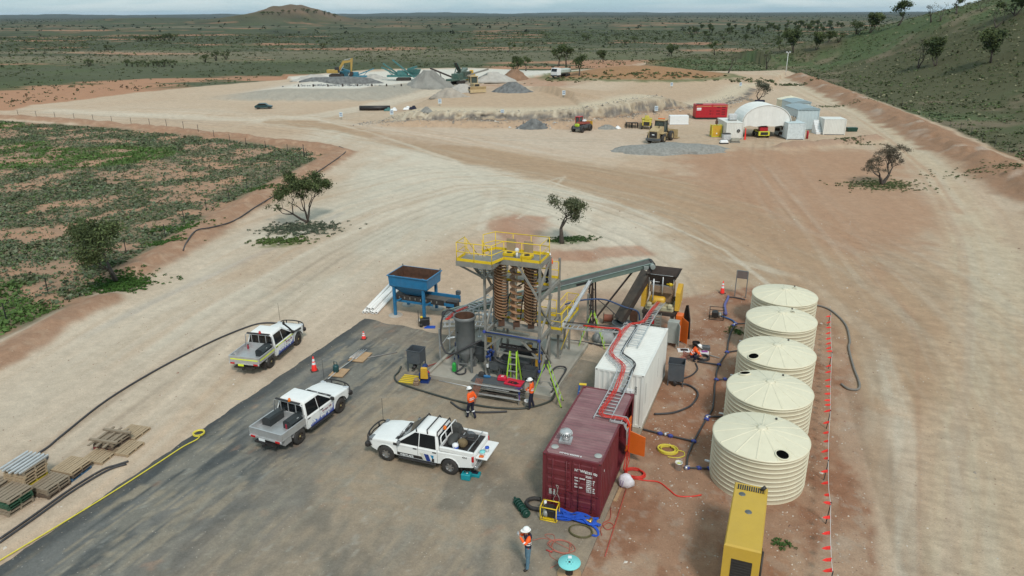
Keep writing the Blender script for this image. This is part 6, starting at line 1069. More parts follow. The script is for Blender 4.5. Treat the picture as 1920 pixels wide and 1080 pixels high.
item('timber_plank', 'short brown plank in the soil beside the maroon container', 'plank', (2.42, -2.25, 0), plywood, lambda b: b.box((0, 0, .03), (.14, .95, .05)), -.04)
b = MB(); b.tube(coil((0, 0, 0), .40, 7.4, .022, .016, .14, 3, .8), .022, 5); b.tube(smooth_path([(.3, .1, .05), (.7, .12, .03), (.8, -.2, .03), (.5, -.5, .03), (.1, -.55, .03)], 5), .022, 5); tag(b.build('coiled_hose', hose_yellow, None, (3.78, 1.9, 0)), 'coil of yellow hose lying on the red soil', 'hose')
# gear around the crouching worker
b = MB(); b.tube(coil((0, 0, 0), .34, 5, .03, .03, .04, 6), .03, 6); tag(b.build('coiled_hose', poly, None, (4.02, 12.35, 0)), 'coil of black hose beside the crouching worker', 'hose')
bucket((3.4, 13.6, 0), 'black bucket behind the crouching worker', .22, .45, black); item('flat_carton', 'flat black and white carton on the soil by the grey cabinet', 'carton', (2.75, 13.1, 0), [plastic_w, black], lambda b: (b.box((0, 0, .02), (.7, .5, .04)), b.box((.05, .02, .045), (.45, .3, .012), 0, 1)), .3)
item('tool_box', 'grey tool box on the soil behind the black bucket', 'tool box', (3.98, 13.75, 0), M('toolbox_grey', (.10, .11, .12), .5), lambda b: (b.box((0, 0, .12), (.5, .35, .24), 0, 0, (1, 1), .03), b.box((0, 0, .26), (.3, .05, .04))), .2); item('fittings_box', 'white box of purple fittings by the hose coil', 'box', (4.0, 12.95, 0), [plastic_w, M('purple_fit', (.28, .05, .25), .5)], lambda b: (b.box((0, 0, .1), (.5, .32, .2), 0, 0, (1, 1), .02), b.box((0, 0, .21), (.36, .2, .05), .2, 1)), .15); hose_thing('grey_pipe', 'short grey pipe length lying right of the worker', 'pipe', [(4.1, 12.9, .08), (4.9, 12.75, .04)], .035, M('pipe_grey', (.24, .23, .22)), 6, 1)
t = thing('extension_lead', 'tangle of thin red cords on the soil behind the crouching worker', 'cord', (2.9, 12.3, 0)); q = random.Random(2); P1('cord', faded_cord, t, lambda b: b.tube(smooth_path([(q.uniform(-.5, .55), q.uniform(-.7, .6), .015+.002*i) for i in range(26)], 4), .014, 4))
# ------------------------------------------------------------------ tank manifold
mf = thing('tank_manifold', 'black poly pipe manifold with blue fittings along the tanks', 'pipework', (0, 0, 0)); mf.location = (5, 8, 0)
def mpipe(P, nm='pipe'): P = smooth_path([(p[0]-5, p[1]-8, .07) for p in P], 5); P1(nm, poly, mf, lambda b: b.tube(P, .048, 7))
mpipe([(4.85, .72), (4.75, 1.6), (4.78, 2.4), (4.82, 3.02)]); mpipe([(4.82, 3.02), (4.95, 4.1), (5.1, 5.23), (5.26, 6.39), (5.22, 7.3), (5.16, 8.17), (5.06, 9.2), (5.07, 9.82), (4.98, 10.6), (4.99, 11.76), (5.12, 12.7), (5.24, 13.6), (5.16, 15.2), (5.15, 16.74), (5.3, 18.3)]); mpipe([(4.82, 3.02), (3.9, 3.1), (3.05, 3.16), (2.35, 3.25)])
for a, b_ in (((4.85, .72), (5.85, 1.05)), ((5.14, 5.6), (5.95, 5.9)), ((5.07, 9.82), (5.95, 10.3)), ((5.24, 13.66), (5.95, 14.2)), ((5.3, 18.3), (6.3, 18.75)), ((4.99, 11.76), (3.75, 11.75))): mpipe([a, b_], 'branch_pipe')
for x, y in ((4.85, .72), (5.35, .9), (5.8, 1.03), (4.82, 3.02), (3.7, 3.11), (3.2, 3.14), (5.14, 5.6), (5.12, 5.3), (5.07, 9.82), (5.5, 10.05), (4.99, 11.76), (5.24, 13.66), (5.3, 18.3), (5.2, 17.9)): P1('blue_coupling', fit_blue, mf, lambda b: (b.box((x-5, y-8, .08), (.17, .17, .15), rnd.uniform(0, 1), 0, (1, 1), .03), b.cyl((x-5-.12, y-8, .075), (x-5+.12, y-8, .075), .065, n=8)))
for x, y in ((5.12, 5.45), (3.45, 3.13), (4.82, .66), (5.22, 18.0)): P1('ball_valve', steel, mf, lambda b: (b.box((x-5, y-8, .1), (.12, .14, .14), .3, 0, (1, 1), .03), b.bar((x-5, y-8, .18), (x-4.85, y-7.95, .2), .03)))
hose_thing('loop_hose', 'black hose looping from the grey bin back to the white container', 'hose', [(2.95, 8.3, .3), (3.2, 8.55, .1), (3.68, 8.66), (4.2, 8.2), (4.36, 7.6), (4.25, 6.7), (4.0, 6.1), (3.41, 5.35), (2.57, 4.9)], .055, poly, 7, 6, .06); hose_thing('loop_hose', 'short black hose curling behind the grey bin', 'hose', [(3.2, 9.2), (3.7, 9.9), (3.9, 10.8), (3.7, 11.5)], .045, poly, 7, 6, .05)
hose_thing('suction_hose', 'thick grey ribbed hose winding around the far side of the tanks', 'hose', [(9.6, 23.6), (10.47, 23.55), (11.21, 22.82), (11.98, 20.67), (12.15, 18.08), (12.05, 16.81), (12.21, 14.19), (12.42, 12.19), (12.31, 11.38), (11.83, 11.26), (11.5, 11.72)], .065, grey_hose, 8, 6, .065)
t = thing('transfer_pump', 'black framed petrol pump between the crusher and the tanks', 'pump', (4.0, 18.9, 0), .1); x, y, h = .45, .3, .72
P1('frame', black, t, lambda b: ([b.tube([(sx*x, -y, .03), (sx*x, -y, h), (sx*x, y, h), (sx*x, y, .03), (sx*x, -y, .03)], .022, 6) for sx in (-1, 1)], [b.cyl((-x, sy*y, z), (x, sy*y, z), .022, n=6) for sy in (-1, 1) for z in (.03, h)])); P1('engine', black, t, lambda b: (b.box((-.1, 0, .32), (.42, .4, .4), bev=.05))); P1('pump_casing', M('cast_grey', (.3, .31, .3)), t, lambda b: b.lathe([(0.001, -.1), (.14, -.1), (.17, 0), (.14, .1), (0.001, .1)], 12, (.22, 0, .3), axis='x'))
hose_thing('purple_suction_hose', 'purple blue suction hose running from the framed pump', 'hose', [(4.4, 19.4, .3), (4.55, 19.7, .1), (4.3, 21.2, .1), (4.35, 22.6, .1), (4.33, 23.13, .1)], .09, M('purple_hose', (.10, .10, .28), .5), 8, 6, .09); hose_thing('black_water_hose', 'black pipe with steel coupling lying below the empty signboard', 'pipe', [(4.33, 23.13), (4.8, 23.2), (5.5, 23.0)], .05, poly, 7, 3, .05); hose_thing('blue_delivery_hose', 'blue hose from the framed pump to the tank manifold', 'hose', [(4.35, 18.8, .25), (4.7, 19.0, .1), (5.1, 18.7, .08), (5.28, 18.3, .08)], .055, M('mid_blue_hose', (.03, .10, .26), .5), 7, 5, .06)
t = thing('signboard', 'empty brown signboard on two grey posts behind the tanks', 'sign', (5.12, 23.55, 0), -.05)
for x in (-.38, .38): P1('post', M('post_grey', (.22, .23, .23), .5, .3), t, lambda b: b.bar((x, 0, 0), (x, 0, 1.95), .06))
P1('board', khaki_board, t, lambda b: b.bb(-.35, .35, -.02, .02, 1.4, 1.95)); P1('frame', M('post_grey', (.22, .23, .23)), t, lambda b: b.bb(-.38, .38, -.03, .03, 1.951, 2.0))
# ------------------------------------------------------------------ bunting line
t = thing('bunting_line', 'string of red bunting flags on thin posts beside the haul road', 'bunting', (10.6, 2, 0)); PO = [(.32, 18.2), (.28, 11.6), (.1, 4.6), (-.05, .0), (.0, -3.1), (0, -7.2)]
for k, (x, y) in enumerate(PO): P1('post', M('picket_black', (.02, .02, .022), .6) if k % 2 == 0 else M('picket_grey', (.05, .055, .06), .6), t, lambda b: b.bar((x, y, 0), (x+.06, y, 1.05), .035))
S_P = []
for (x0, y0), (x1, y1) in zip(PO[:-1], PO[1:]):
    for i in range(10): f = i/10; S_P.append((x0+.05+(x1-x0)*f, y0+(y1-y0)*f, 1.0-.25*math.sin(PI*f)))
S_P.append((PO[-1][0]+.05, PO[-1][1], 1.0)); P1('string', plastic_w, t, lambda b: b.tube(S_P, .009, 4)); yy = 17.6; q = random.Random(6)
while yy > -7:
    k = min(range(len(S_P)), key=lambda i: abs(S_P[i][1]-yy)); a = q.uniform(-.9, .3); p = Vector((S_P[k][0], yy, S_P[k][2])); e = Vector((-.30*math.cos(a), -.30*math.sin(a)*.5, -.10+q.uniform(-.08, .05)))
    P1('flag', flag_red, t, lambda b: b.loft([[p+Vector((0, .10, 0)), p+Vector((0, -.10, 0)), p+Vector((.006, -.10, -.01)), p+Vector((.006, .10, -.01))], [p+e*.6+Vector((0, .06, .02)), p+e*.6+Vector((0, -.06, -.03)), p+e*.6+Vector((.006, -.06, -.03)), p+e*.6+Vector((.006, .06, .01))], [p+e, p+e+Vector((0, -.012, 0)), p+e+Vector((.006, -.012, 0)), p+e+Vector((.006, 0, 0))]])); yy -= q.uniform(.62, .95)
# ------------------------------------------------------------------ pallets at the left edge
def pallet_mesh(mat, seed, w=1.15, d=1.15, nb=7):
    q = random.Random(seed); out = []
    for i in range(nb): x = -w/2+(i+.5)*w/nb; out.append(('deck_board', (x+q.uniform(-.01, .01), 0, .13), (w/nb*.78, d, .022), q.uniform(-.015, .015)))
    for y in (-d/2+.05, 0, d/2-.05): out.append(('bearer', (0, y, .075), (w, .075, .085), 0))
    for x in (-w/2+.06, 0, w/2-.06): out.append(('base_board', (x, 0, .012), (.11, d, .022), 0))
    res = []
    for nm, c, s_, a in out: b = MB(); b.box(c, s_, a); res.append((nm, b.mesh(nm, mat)))
    return res
PM = {k: [pallet_mesh(m_, s_, 1.15, 1.15, nb) for s_ in range(2)] for k, (m_, nb) in {'w': (wood, 8), 'g': (wood_grey, 6), 'y': (M('pallet_yellow', (.50, .38, .03), .7, var=.25), 6), 'r': (M('pallet_red', (.22, .03, .04), .7, var=.25), 6), 'n': (M('pallet_green', (.03, .09, .05), .7, var=.25), 6), 'b': (M('pallet_blue', (.06, .13, .22), .7, var=.25), 6), 'd': (wood_dk, 6)}.items()}
def pallet(loc, rz, k, label, sc=(1, 1, 1)):
    t = thing('wooden_pallet', label, 'pallet', loc, rz, 'pallets stacked at the left edge'); t.scale = sc
    for nm, me in PM[k][rnd.randrange(2)]: o = bpy.data.objects.new(nm, me); COL.objects.link(o); o.parent = t
    return t
def pstack(x, y, rz, ks, where):
    ordn = ('bottom', 'second', 'third', 'fourth', 'fifth', 'sixth', 'seventh', 'eighth', 'ninth'); cn = {'w': 'pale timber', 'g': 'weathered grey', 'y': 'yellow painted', 'r': 'red painted', 'n': 'green painted', 'b': 'blue painted', 'd': 'dark stained'}
    for i, k in enumerate(ks): pallet((x+rnd.uniform(-.05, .05), y+rnd.uniform(-.05, .05), i*.143), rz+rnd.uniform(-.04, .04), k, '%s pallet, %s in the stack %s' % (cn[k], ordn[i] if i < len(ks)-1 or len(ks) == 1 else 'topmost', where))
pstack(-21.5, -10.75, .1, 'gdwywwwg', 'with galvanised lengths on top'); pstack(-20.95, -11.95, .05, 'ggnng', 'at the left frame edge'); pstack(-20.55, -10.55, .08, 'dgg', 'before the tall stack'); pstack(-20.75, -9.35, .12, 'bdw', 'with a smooth pale top'); pstack(-22.3, -11.9, .1, 'gwgwg', 'behind the tall stack'); pstack(-20.65, -7.95, .15, 'w', 'lying alone flat before the red pallet'); pstack(-20.9, -6.95, .1, 'rdg', 'with loose frames on top'); pstack(-20.05, -7.0, .12, 'w', 'low at the right of the red pallet'); pstack(-20.8, -5.95, .12, 'w', 'farthest along the row')
t = thing('galvanised_lengths', 'bundle of galvanised sections on the tallest pallet stack', 'steel sections', (-21.6, -10.75, 1.15), .1)
for i in range(11): P1('section', steel, t, lambda b: b.bar((-.55+i*.11, -.75+.1*(i % 3), .04+.05*(i % 2)), (-.55+i*.11, .8-.12*(i % 2), .05+.05*(i % 2)), .075, .06))
t = thing('timber_pile', 'weathered timber frame laid crosswise on the red pallet stack', 'timber', (-20.9, -6.95, .45), .15)
for y in (-.55, .35): P1('rail', wood_grey, t, lambda b: b.box((0, y, .09), (1.5, .12, .09)))
for x in (-.5, -.1, .3): P1('bearer', wood_grey, t, lambda b: b.box((x, -.1, .02), (.11, 1.7, .05)))
hose_thing('poly_pipe', 'left black poly pipe of the pair lying beside the pad edge', 'pipe', [(-19.41, -13.6), (-19.5, -12.18), (-19.66, -10.33), (-19.6, -8.76), (-19.3, -8.2), (-19.05, -7.8)], .05, poly, 7, 5, .05); hose_thing('poly_pipe', 'right black poly pipe of the pair lying beside the pad edge', 'pipe', [(-19.2, -13.77), (-19.3, -12.22), (-19.45, -10.39), (-19.35, -8.7), (-18.95, -8.0)], .05, poly, 7, 5, .05)
hose_thing('poly_pipe', 'long dark poly pipe crossing the gravel behind the utes', 'pipe', [(-22.55, -9.35), (-22.9, -8.85), (-23.45, -8.9), (-23.6, -8.2), (-23.93, -7.15), (-24.8, -3.85), (-25.1, 0.06), (-24.9, 4.1), (-24.3, 6.83), (-23.6, 7.6), (-22.6, 7.8)], .055, poly, 7, 5, .05)
hose_thing('yellow_hose', 'yellow hose laid along the left edge of the dark pad', 'hose', [(-18.3, -15.5), (-18.2, -14.43), (-17.98, -12.39), (-17.78, -10.04), (-17.65, -7.55), (-17.6, -6.03), (-17.45, -5.23), (-17.6, -4.9)], .03, hose_yellow, 6, 5, .065); b = MB(); b.tube(coil((0, 0, 0), .25, 4, .026, .02, .06, 2), .026, 5); tag(b.build('coiled_hose', hose_yellow, None, (-17.75, -4.8, .03)), 'small coil at the end of the yellow hose on the dark pad', 'hose')
# poly pipe along the berm
P = [(-.0, 0)]; P = [G(a, b) for a, b in ((345, 478), (352, 466), (370, 448), (400, 437), (440, 420), (480, 395), (520, 370), (570, 343), (620, 312), (648, 292), (646, 284), (636, 280))]; hose_thing('poly_pipe', 'dark poly pipe following the foot of the red windrow', 'pipe', [(x, y, hz(x, y)+.06) for x, y in P], .06, poly, 6, 5)
# fences
def fence(label, P, gap, h, nm='wire_fence', ym=False):
    P = [Vector((*p, 0)) for p in P]; pts = []; acc = 0; nx = 0
    for p, q in zip(P[:-1], P[1:]):
        l = (q-p).length
        while nx <= acc+l: pts.append(p.lerp(q, (nx-acc)/l)); nx += gap
        acc += l
    t = thing(nm, label, 'fence', (pts[0].x, pts[0].y, 0)); o = pts[0].copy(); o.z = 0; b = MB(); b.bar((0, 0, -.2), (0, 0, h), .05); me = b.mesh('post', M('picket_black', (.02, .02, .022)))
    for p in pts: p.z = hz(p.x, p.y); q = bpy.data.objects.new('post', me); COL.objects.link(q); q.parent = t; q.location = p-o
    for z in (.25, .6, .95): P1('wire', M('fence_wire', (.18, .18, .18), .5, .6), t, lambda b: b.tube([p-o+Vector((0, 0, z*h/1.1)) for p in pts], .006, 3))
    return t
fence('wire fence on black pickets along the left scrub field', GP([(-60, 660), (40, 578), (127, 532), (258, 462), (300, 455), (352, 415), (390, 394), (430, 374), (464, 355), (498, 340), (524, 322), (546, 310), (563, 300)]), 5.0, 1.25); fence('wire fence running back along the far side of the scrub field', GP([(575, 293), (540, 285), (500, 279), (460, 272), (415, 262), (340, 247), (270, 238), (160, 229), (20, 220)]), 5.2, 1.2)
fence('wire fence on black pickets along the foot of the right hill', GP([(1475, 133), (1500, 139), (1546, 153), (1590, 168), (1640, 186), (1671, 198), (1725, 218), (1779, 238), (1833, 262), (1904, 294), (2000, 338)]), 5.2, 1.5)
t = thing('fence_gate', 'black pipe gate in the corner of the scrub field', 'gate', (*G(570, 290), 0), -.9); P1('frame', black, t, lambda b: (b.tube([(0, 0, .1), (0, 0, 1.2), (2.4, 0, 1.2), (2.4, 0, .1), (0, 0, .1)], .035, 6), b.cyl((0, 0, .1), (2.4, 0, 1.2), .025, n=6))); P1('post', black, t, lambda b: b.bar((-.1, 0, 0), (-.1, 0, 1.5), .1))
# rocks over the red soil
p = np.stack([rs.uniform(2.4, 12.3, 5200), rs.uniform(-16, 24, 5200)], 1); tn = np.array(TN); m = (np.min(np.hypot(p[:, None, 0]-tn[:, 0], p[:, None, 1]-tn[:, 1]), 1) > 2.1) & ~((np.abs(p[:, 0]-7.66) < .75) & (np.abs(p[:, 1]+5) < 2.2)) & (rs.uniform(0, 1, len(p)) < .2+.8*ss(.45, .65, fbm(p[:, 0]*.6, p[:, 1]*.6, 3, 66))); p = p[m]
e = G(1215, 900); p2 = np.stack([rs.uniform(-34, 40, 6500), rs.uniform(-20, 50, 6500)], 1); m = (p2[:, 0] < -17.9) | (p2[:, 0] > 13) | (p2[:, 1] > 17); m &= psdf(p2[:, 0], p2[:, 1], FIELD) > 0; p = np.concatenate([p, p2[m]]); n = len(p)
def stones(p, size, cols, name, label):
    n = len(p); z = height(p[:, 0], p[:, 1]); base = np.array([(1, 0, 0), (0, 1, 0), (-1, 0, 0), (0, -1, 0), (0, 0, .8), (0, 0, -.3)]); ang = rs.uniform(0, 6.3, n); sc = rs.uniform(.6, 1.3, (n, 6, 1))*size[:, None, None]; V = base[None]*sc; ca, sa = np.cos(ang)[:, None], np.sin(ang)[:, None]
    V = np.stack([V[..., 0]*ca-V[..., 1]*sa*.8+p[:, 0][:, None], V[..., 0]*sa+V[..., 1]*ca*.8+p[:, 1][:, None], V[..., 2]*.8+z[:, None]], -1); F = np.array([(0, 1, 4, 4), (1, 2, 4, 4), (2, 3, 4, 4), (3, 0, 4, 4)]); me = bpy.data.meshes.new(name)
    me.from_pydata(V.reshape(-1, 3).tolist(), [], [tuple(int(q) for q in r[:3]) for r in (F[None]+np.arange(n)[:, None, None]*6).reshape(-1, 4)]); ca_ = me.color_attributes.new('Col', 'FLOAT_COLOR', 'POINT'); ca_.data.foreach_set('color', np.concatenate([np.repeat(cols, 6, 0), np.ones((n*6, 1))], 1).astype(np.float32).ravel()); me.materials.append(LEAF); o = bpy.data.objects.new(name, me); COL.objects.link(o); tag(o, label, kind='stuff')
stones(p, rs.uniform(.02, .055, n)*(1+1.2*(rs.uniform(0, 1, n) > .95)), pick(n, [(.42, .36, .30), (.34, .25, .19), (.50, .46, .41), (.24, .15, .11)]), 'loose_stones', 'pale loose stones scattered over the bare soil')
# ------------------------------------------------------------------ utes
def arc(cx, cz, r, a0, a1, n=9): return [(cx+r*math.cos(R_(a0+(a1-a0)*i/(n-1))), cz+r*math.sin(R_(a0+(a1-a0)*i/(n-1)))) for i in range(n)]
def rounded(o, w):
    m = o.modifiers.new('edge', 'BEVEL'); m.width = w; m.segments = 3; m.limit_method = 'ANGLE'; m.angle_limit = R_(28); m.harden_normals = False; o.data.polygons.foreach_set('use_smooth', [True]*len(o.data.polygons)); return o
def ute(label, loc, rz, tray):
    t = thing('pickup_truck', label, 'pickup truck', loc, rz); WB = 1.59; xr = -1.06 if tray else -2.72
    prof = [(2.40, .52), (2.52, .62), (2.53, .86), (2.45, .97), (2.26, 1.05), (1.7, 1.12), (1.06, 1.17), (.98, 1.09)]
    prof += [(xr+.02, 1.09), (xr, 1.05), (xr, .55)] if tray else [(-1.06, 1.09), (xr+.03, 1.18), (xr, 1.12), (xr, .60), (-2.12, .50)]+arc(-WB, .42, .47, 172, 8)+[(-1.05, .46)]
    if tray: prof += [(xr+.05, .45)]
    prof += [(1.02, .46)]+arc(WB, .42, .47, 172, 8)+[(2.2, .50)]
    def layer(y, k):
        out = []
        for x, z in prof: cr_ = (.025 if z > .95 and x > 1.05 else 0)*(abs(y) < .6); out.append((x-(.12*k if x > 2.2 else 0)+(.04*k if x < -2.5 else 0)+(.05 if x > 2.3 and abs(y) < .6 else 0), y*(1-.11*max(0, (x-1.55))**2), z-(.06*k if z > .95 else 0)+cr_))
        return out
    b = MB(); b.loft([layer(-.93, 1), layer(-.90, .35), layer(-.78, 0), layer(-.5, 0), layer(.5, 0), layer(.78, 0), layer(.90, .35), layer(.93, 1)], sm=True); body = b.build('body', white_paint, t); body.data.set_sharp_from_angle(angle=R_(38)); rounded(body, .045)
    P1('underbody', black, t, lambda b: (b.bb(-2.45, 2.3, -.60, .60, .40, .75), b.bb(.9, 2.3, -.74, .74, .52, 1.02), b.bb(-2.3, -.9, -.74, .74, .62, .9)))
    # cab
    B0, T0 = (-1.06, 1.16, .89), (-.90, .18, .71); Z0, Z1 = 1.05, 1.77
    def cr(f, g=0): return [(B0[0]+(T0[0]-B0[0])*f+g, -(B0[2]+(T0[2]-B0[2])*f)+g), (B0[1]+(T0[1]-B0[1])*f-g, -(B0[2]+(T0[2]-B0[2])*f)+g), (B0[1]+(T0[1]-B0[1])*f-g, (B0[2]+(T0[2]-B0[2])*f)-g), (B0[0]+(T0[0]-B0[0])*f+g, (B0[2]+(T0[2]-B0[2])*f)-g)]
    cb = P1('cab', white_paint, t, lambda b: b.loft([[(x, y, Z0+(Z1-Z0)*f+dz) for x, y in cr(f, g)] for f, g, dz in ((-.12, 0, 0), (.5, -.012, 0), (.9, 0, 0), (1, .03, .022), (1, .10, .052), (1, .22, .068), (1, .4, .075))], sm=True)); rounded(cb, .05)
    def pt(f, x, s_, e=.006): return (x, s_*(B0[2]+(T0[2]-B0[2])*f+e+.012), Z0+(Z1-Z0)*f)
    lo, hi = .09, .91; fx = lambda f: B0[1]+(T0[1]-B0[1])*f-.13; bx = lambda f: B0[0]+(T0[0]-B0[0])*f+.13-.05*(f > .5); mid = -.08
    for s_ in (-1, 1):
        for A, Bq in (((mid+.022, fx(lo)), (mid+.02, fx(hi))), ((bx(lo), mid-.022), (bx(hi), mid-.022))):
            q = [pt(lo, A[0], s_), pt(lo, A[1], s_), pt(hi, Bq[1], s_), pt(hi, Bq[0], s_)]; P1('side_window', glass, t, lambda b: b.plate(q if s_ < 0 else q[::-1], .006))
    F0, F1 = lo-.05, .92; X = lambda f: B0[1]+(T0[1]-B0[1])*f+.004; Wd_ = lambda f: (B0[2]+(T0[2]-B0[2])*f)-.09
    P1('windscreen', glass2, t, lambda b: b.plate([(X(F0), -Wd_(F0), Z0+.72*F0), (X(F0), Wd_(F0), Z0+.72*F0), (X(F1), Wd_(F1), Z0+.72*F1), (X(F1), -Wd_(F1), Z0+.72*F1)], .02)); Xb = lambda f: B0[0]+(T0[0]-B0[0])*f-.004
    P1('rear_window', glass, t, lambda b: b.plate([(Xb(.25), Wd_(.25), Z0+.68*.25), (Xb(.25), -Wd_(.25), Z0+.68*.25), (Xb(.85), -Wd_(.85), Z0+.72*.85), (Xb(.85), Wd_(.85), Z0+.72*.85)], .02))
    P1('cowl', black, t, lambda b: b.plate([(1.04, -.74, 1.17), (1.16, -.74, 1.168), (1.16, .74, 1.168), (1.04, .74, 1.17)], .02)); P1('wipers', black, t, lambda b: (b.bar((1.10, -.6, 1.20), (1.05, .0, 1.22), .025), b.bar((1.10, .1, 1.20), (1.05, .65, 1.22), .025)))
    for s_ in (-1, 1):
        P1('door_seams', M('seam_dark', (.08, .08, .08), .7), t, lambda b: [b.bar((x, s_*.932, .5), (x, s_*.925, 1.14), .012, .008) for x in (1.0, -.04, -1.0)])
        for x in (.10, -.86): P1('door_handle', black, t, lambda b: b.box((x, s_*.94, .98), (.19, .03, .045), bev=.008))
        P1('wing_mirror', black if tray else M('mirror_grey', (.2, .21, .22), .4), t, lambda b: (b.box((.84, s_*1.04, 1.22), (.12, .22, .2), bev=.04)))
        P1('headlight', lamp_clear if tray else M('headlight_smoke', (.16, .17, .18), .15), t, lambda b: b.box((2.36, s_*.70, .98), (.2, .34, .16), s_*-.35, 0, (1, 1), .03)); P1('side_step', black, t, lambda b: b.box((-.02, s_*.97, .42), (1.85, .16, .07), bev=.02))
        for x in (WB, -WB): P1('wheel_arch_flare', black if tray else white_paint, t, lambda b: b.loft([[(p[0], s_*.92, p[1]) for p in arc(x, .42, .485, 170, 10)+arc(x, .42, .455, 10, 170)], [(p[0], s_*.955, p[1]) for p in arc(x, .42, .485, 170, 10)+arc(x, .42, .455, 10, 170)]])) if (tray is None or x > 0 or not tray) else None
        for x in (WB, -WB): wheel(t, (x, s_*.80, .40), .40, .29, rim_k if tray else rim_m, 'y', 6, s_, .60, M('hub_brass', (.45, .36, .14), .5) if tray else None)
    P1('grille', black, t, lambda b: b.box((2.50, 0, .85), (.08, 1.0, .26), bev=.02)); P1('bull_bar', black, t, lambda b: (b.box((2.60, 0, .62), (.24, 1.80, .28), 0, 0, (1, 1), .06), b.tube(smooth_path([(2.36, -.88, .66), (2.54, -.82, .93), (2.64, -.58, 1.07), (2.70, 0, 1.10), (2.64, .58, 1.07), (2.54, .82, .93), (2.36, .88, .66)], 4), .036, 6), b.tube([(2.70, -.45, .7), (2.67, -.42, 1.08)], .034, 6), b.tube([(2.70, .45, .7), (2.67, .42, 1.08)], .034, 6), b.tube([(2.58, -.8, .88), (2.70, 0, .9), (2.58, .8, .88)], .03, 6)))
    P1('aerial', black, t, lambda b: b.cyl((2.54, .78 if tray else -.6, 1.1), (2.55, .8 if tray else -.62, 2.25), .010, n=5)); [P1('mudflap', black, t, lambda b: b.bb(-2.14, -2.11, y, y+.28, .18, .62)) for y in (-.9, .62)]
    return t, body
def tray_back(t, stripe, boxes):
    P1('chassis_rails', black, t, lambda b: (b.bb(-2.75, -.88, -.45, -.35, .6, .8), b.bb(-2.75, -.88, .35, .45, .6, .8), b.bb(-2.8, -2.7, -.5, .5, .62, .78)))
    P1('tray_floor', alu, t, lambda b: b.bb(-2.78, -1.14, -.93, .93, .86, .92))
    for s_ in (-1, 1): P1('drop_side', alu, t, lambda b: (b.bb(-2.78, -1.14, s_*.935-.02, s_*.935+.02, .80, 1.14), b.bb(-2.78, -1.14, s_*.935-.03, s_*.935+.03, 1.12, 1.16), b.bb(-2.78, -1.14, s_*.935-.028, s_*.935+.028, .80, .84)))
    P1('tailgate', alu, t, lambda b: (b.bb(-2.83, -2.785, -.95, .95, .80, 1.14), b.bb(-2.84, -2.78, -.95, .95, 1.12, 1.16))); P1('tail_bar', steel, t, lambda b: b.bb(-2.86, -2.80, -.9, .9, .70, .79))
    P1('headboard', alu, t, lambda b: (b.tube([(-1.15, -.9, .92), (-1.15, -.84, 1.72), (-1.15, -.74, 1.80), (-1.15, .74, 1.80), (-1.15, .84, 1.72), (-1.15, .9, .92)], .032, 6), b.bb(-1.165, -1.135, -.86, .86, .92, 1.25), [b.bar((-1.15, y, 1.25), (-1.15, y, 1.78), .03) for y in (-.45, 0, .45)]))
    P1('light_bar', black, t, lambda b: b.box((-1.15, 0, 1.86), (.12, 1.45, .06), bev=.015)); P1('beacon', amber if not stripe else lamp_red, t, lambda b: b.lathe([(0.001, 2.04), (.05, 2.03), (.07, 1.96), (.075, 1.88)], 12, (-1.15, -.12, 0)))
    for s_ in (-1, 1):
        P1('tail_light', lamp_red, t, lambda b: b.box((-2.88, s_*.72, .745), (.04, .26, .10), bev=.01)); P1('corner_lamp', lamp_clear, t, lambda b: b.box((-2.86, s_*.90, .745), (.04, .08, .1), bev=.01)); P1('guard', alu, t, lambda b: b.loft([[(p[0], s_*y, p[1]) for p in arc(-1.59, .40, .50, 160, 20)+arc(-1.59, .40, .48, 20, 160)] for y in (.64, .93)]))
        P1('under_tray_box', alu, t, lambda b: b.bb(-2.62, -2.16, s_*.75-.16, s_*.75+.16, .46, .79) if not stripe else b.bb(-1.14, -1.08, s_*.75-.14, s_*.75+.14, .5, .79))
    P1('tow_bar', black, t, lambda b: (b.bb(-2.95, -2.6, -.6, .6, .50, .58), b.bb(-3.08, -2.9, -.06, .06, .45, .55), b.lathe([(0.001, .64), (.03, .62), (.035, .58), (.02, .54)], 8, (-3.06, 0, 0)))); P1('number_plate', hi_yel if stripe else sign_w, t, lambda b: b.box((-2.885, .2, .66), (.015, .36, .12)))
    if stripe:
        for s_ in (-1, 1): P1('reflective_stripe', hi_yel, t, lambda b: (b.bb(-2.74, -1.2, s_*.967-.002, s_*.967+.002, .95, 1.02), b.bb(-1.0, 1.0, s_*.932-.003, s_*.932+.003, .99, 1.05)))
        P1('reflective_stripe', hi_yel, t, lambda b: b.bb(-2.834, -2.831, -.85, .85, .95, 1.02)); P1('snorkel', black, t, lambda b: (b.tube(smooth_path([(1.9, -.96, 1.0), (1.5, -.97, 1.05), (1.05, -.95, 1.15), (.75, -.86, 1.5), (.45, -.76, 1.86)], 4), .055, 8), b.box((.42, -.75, 1.94), (.16, .12, .22), bev=.04)))
sp_m = {}
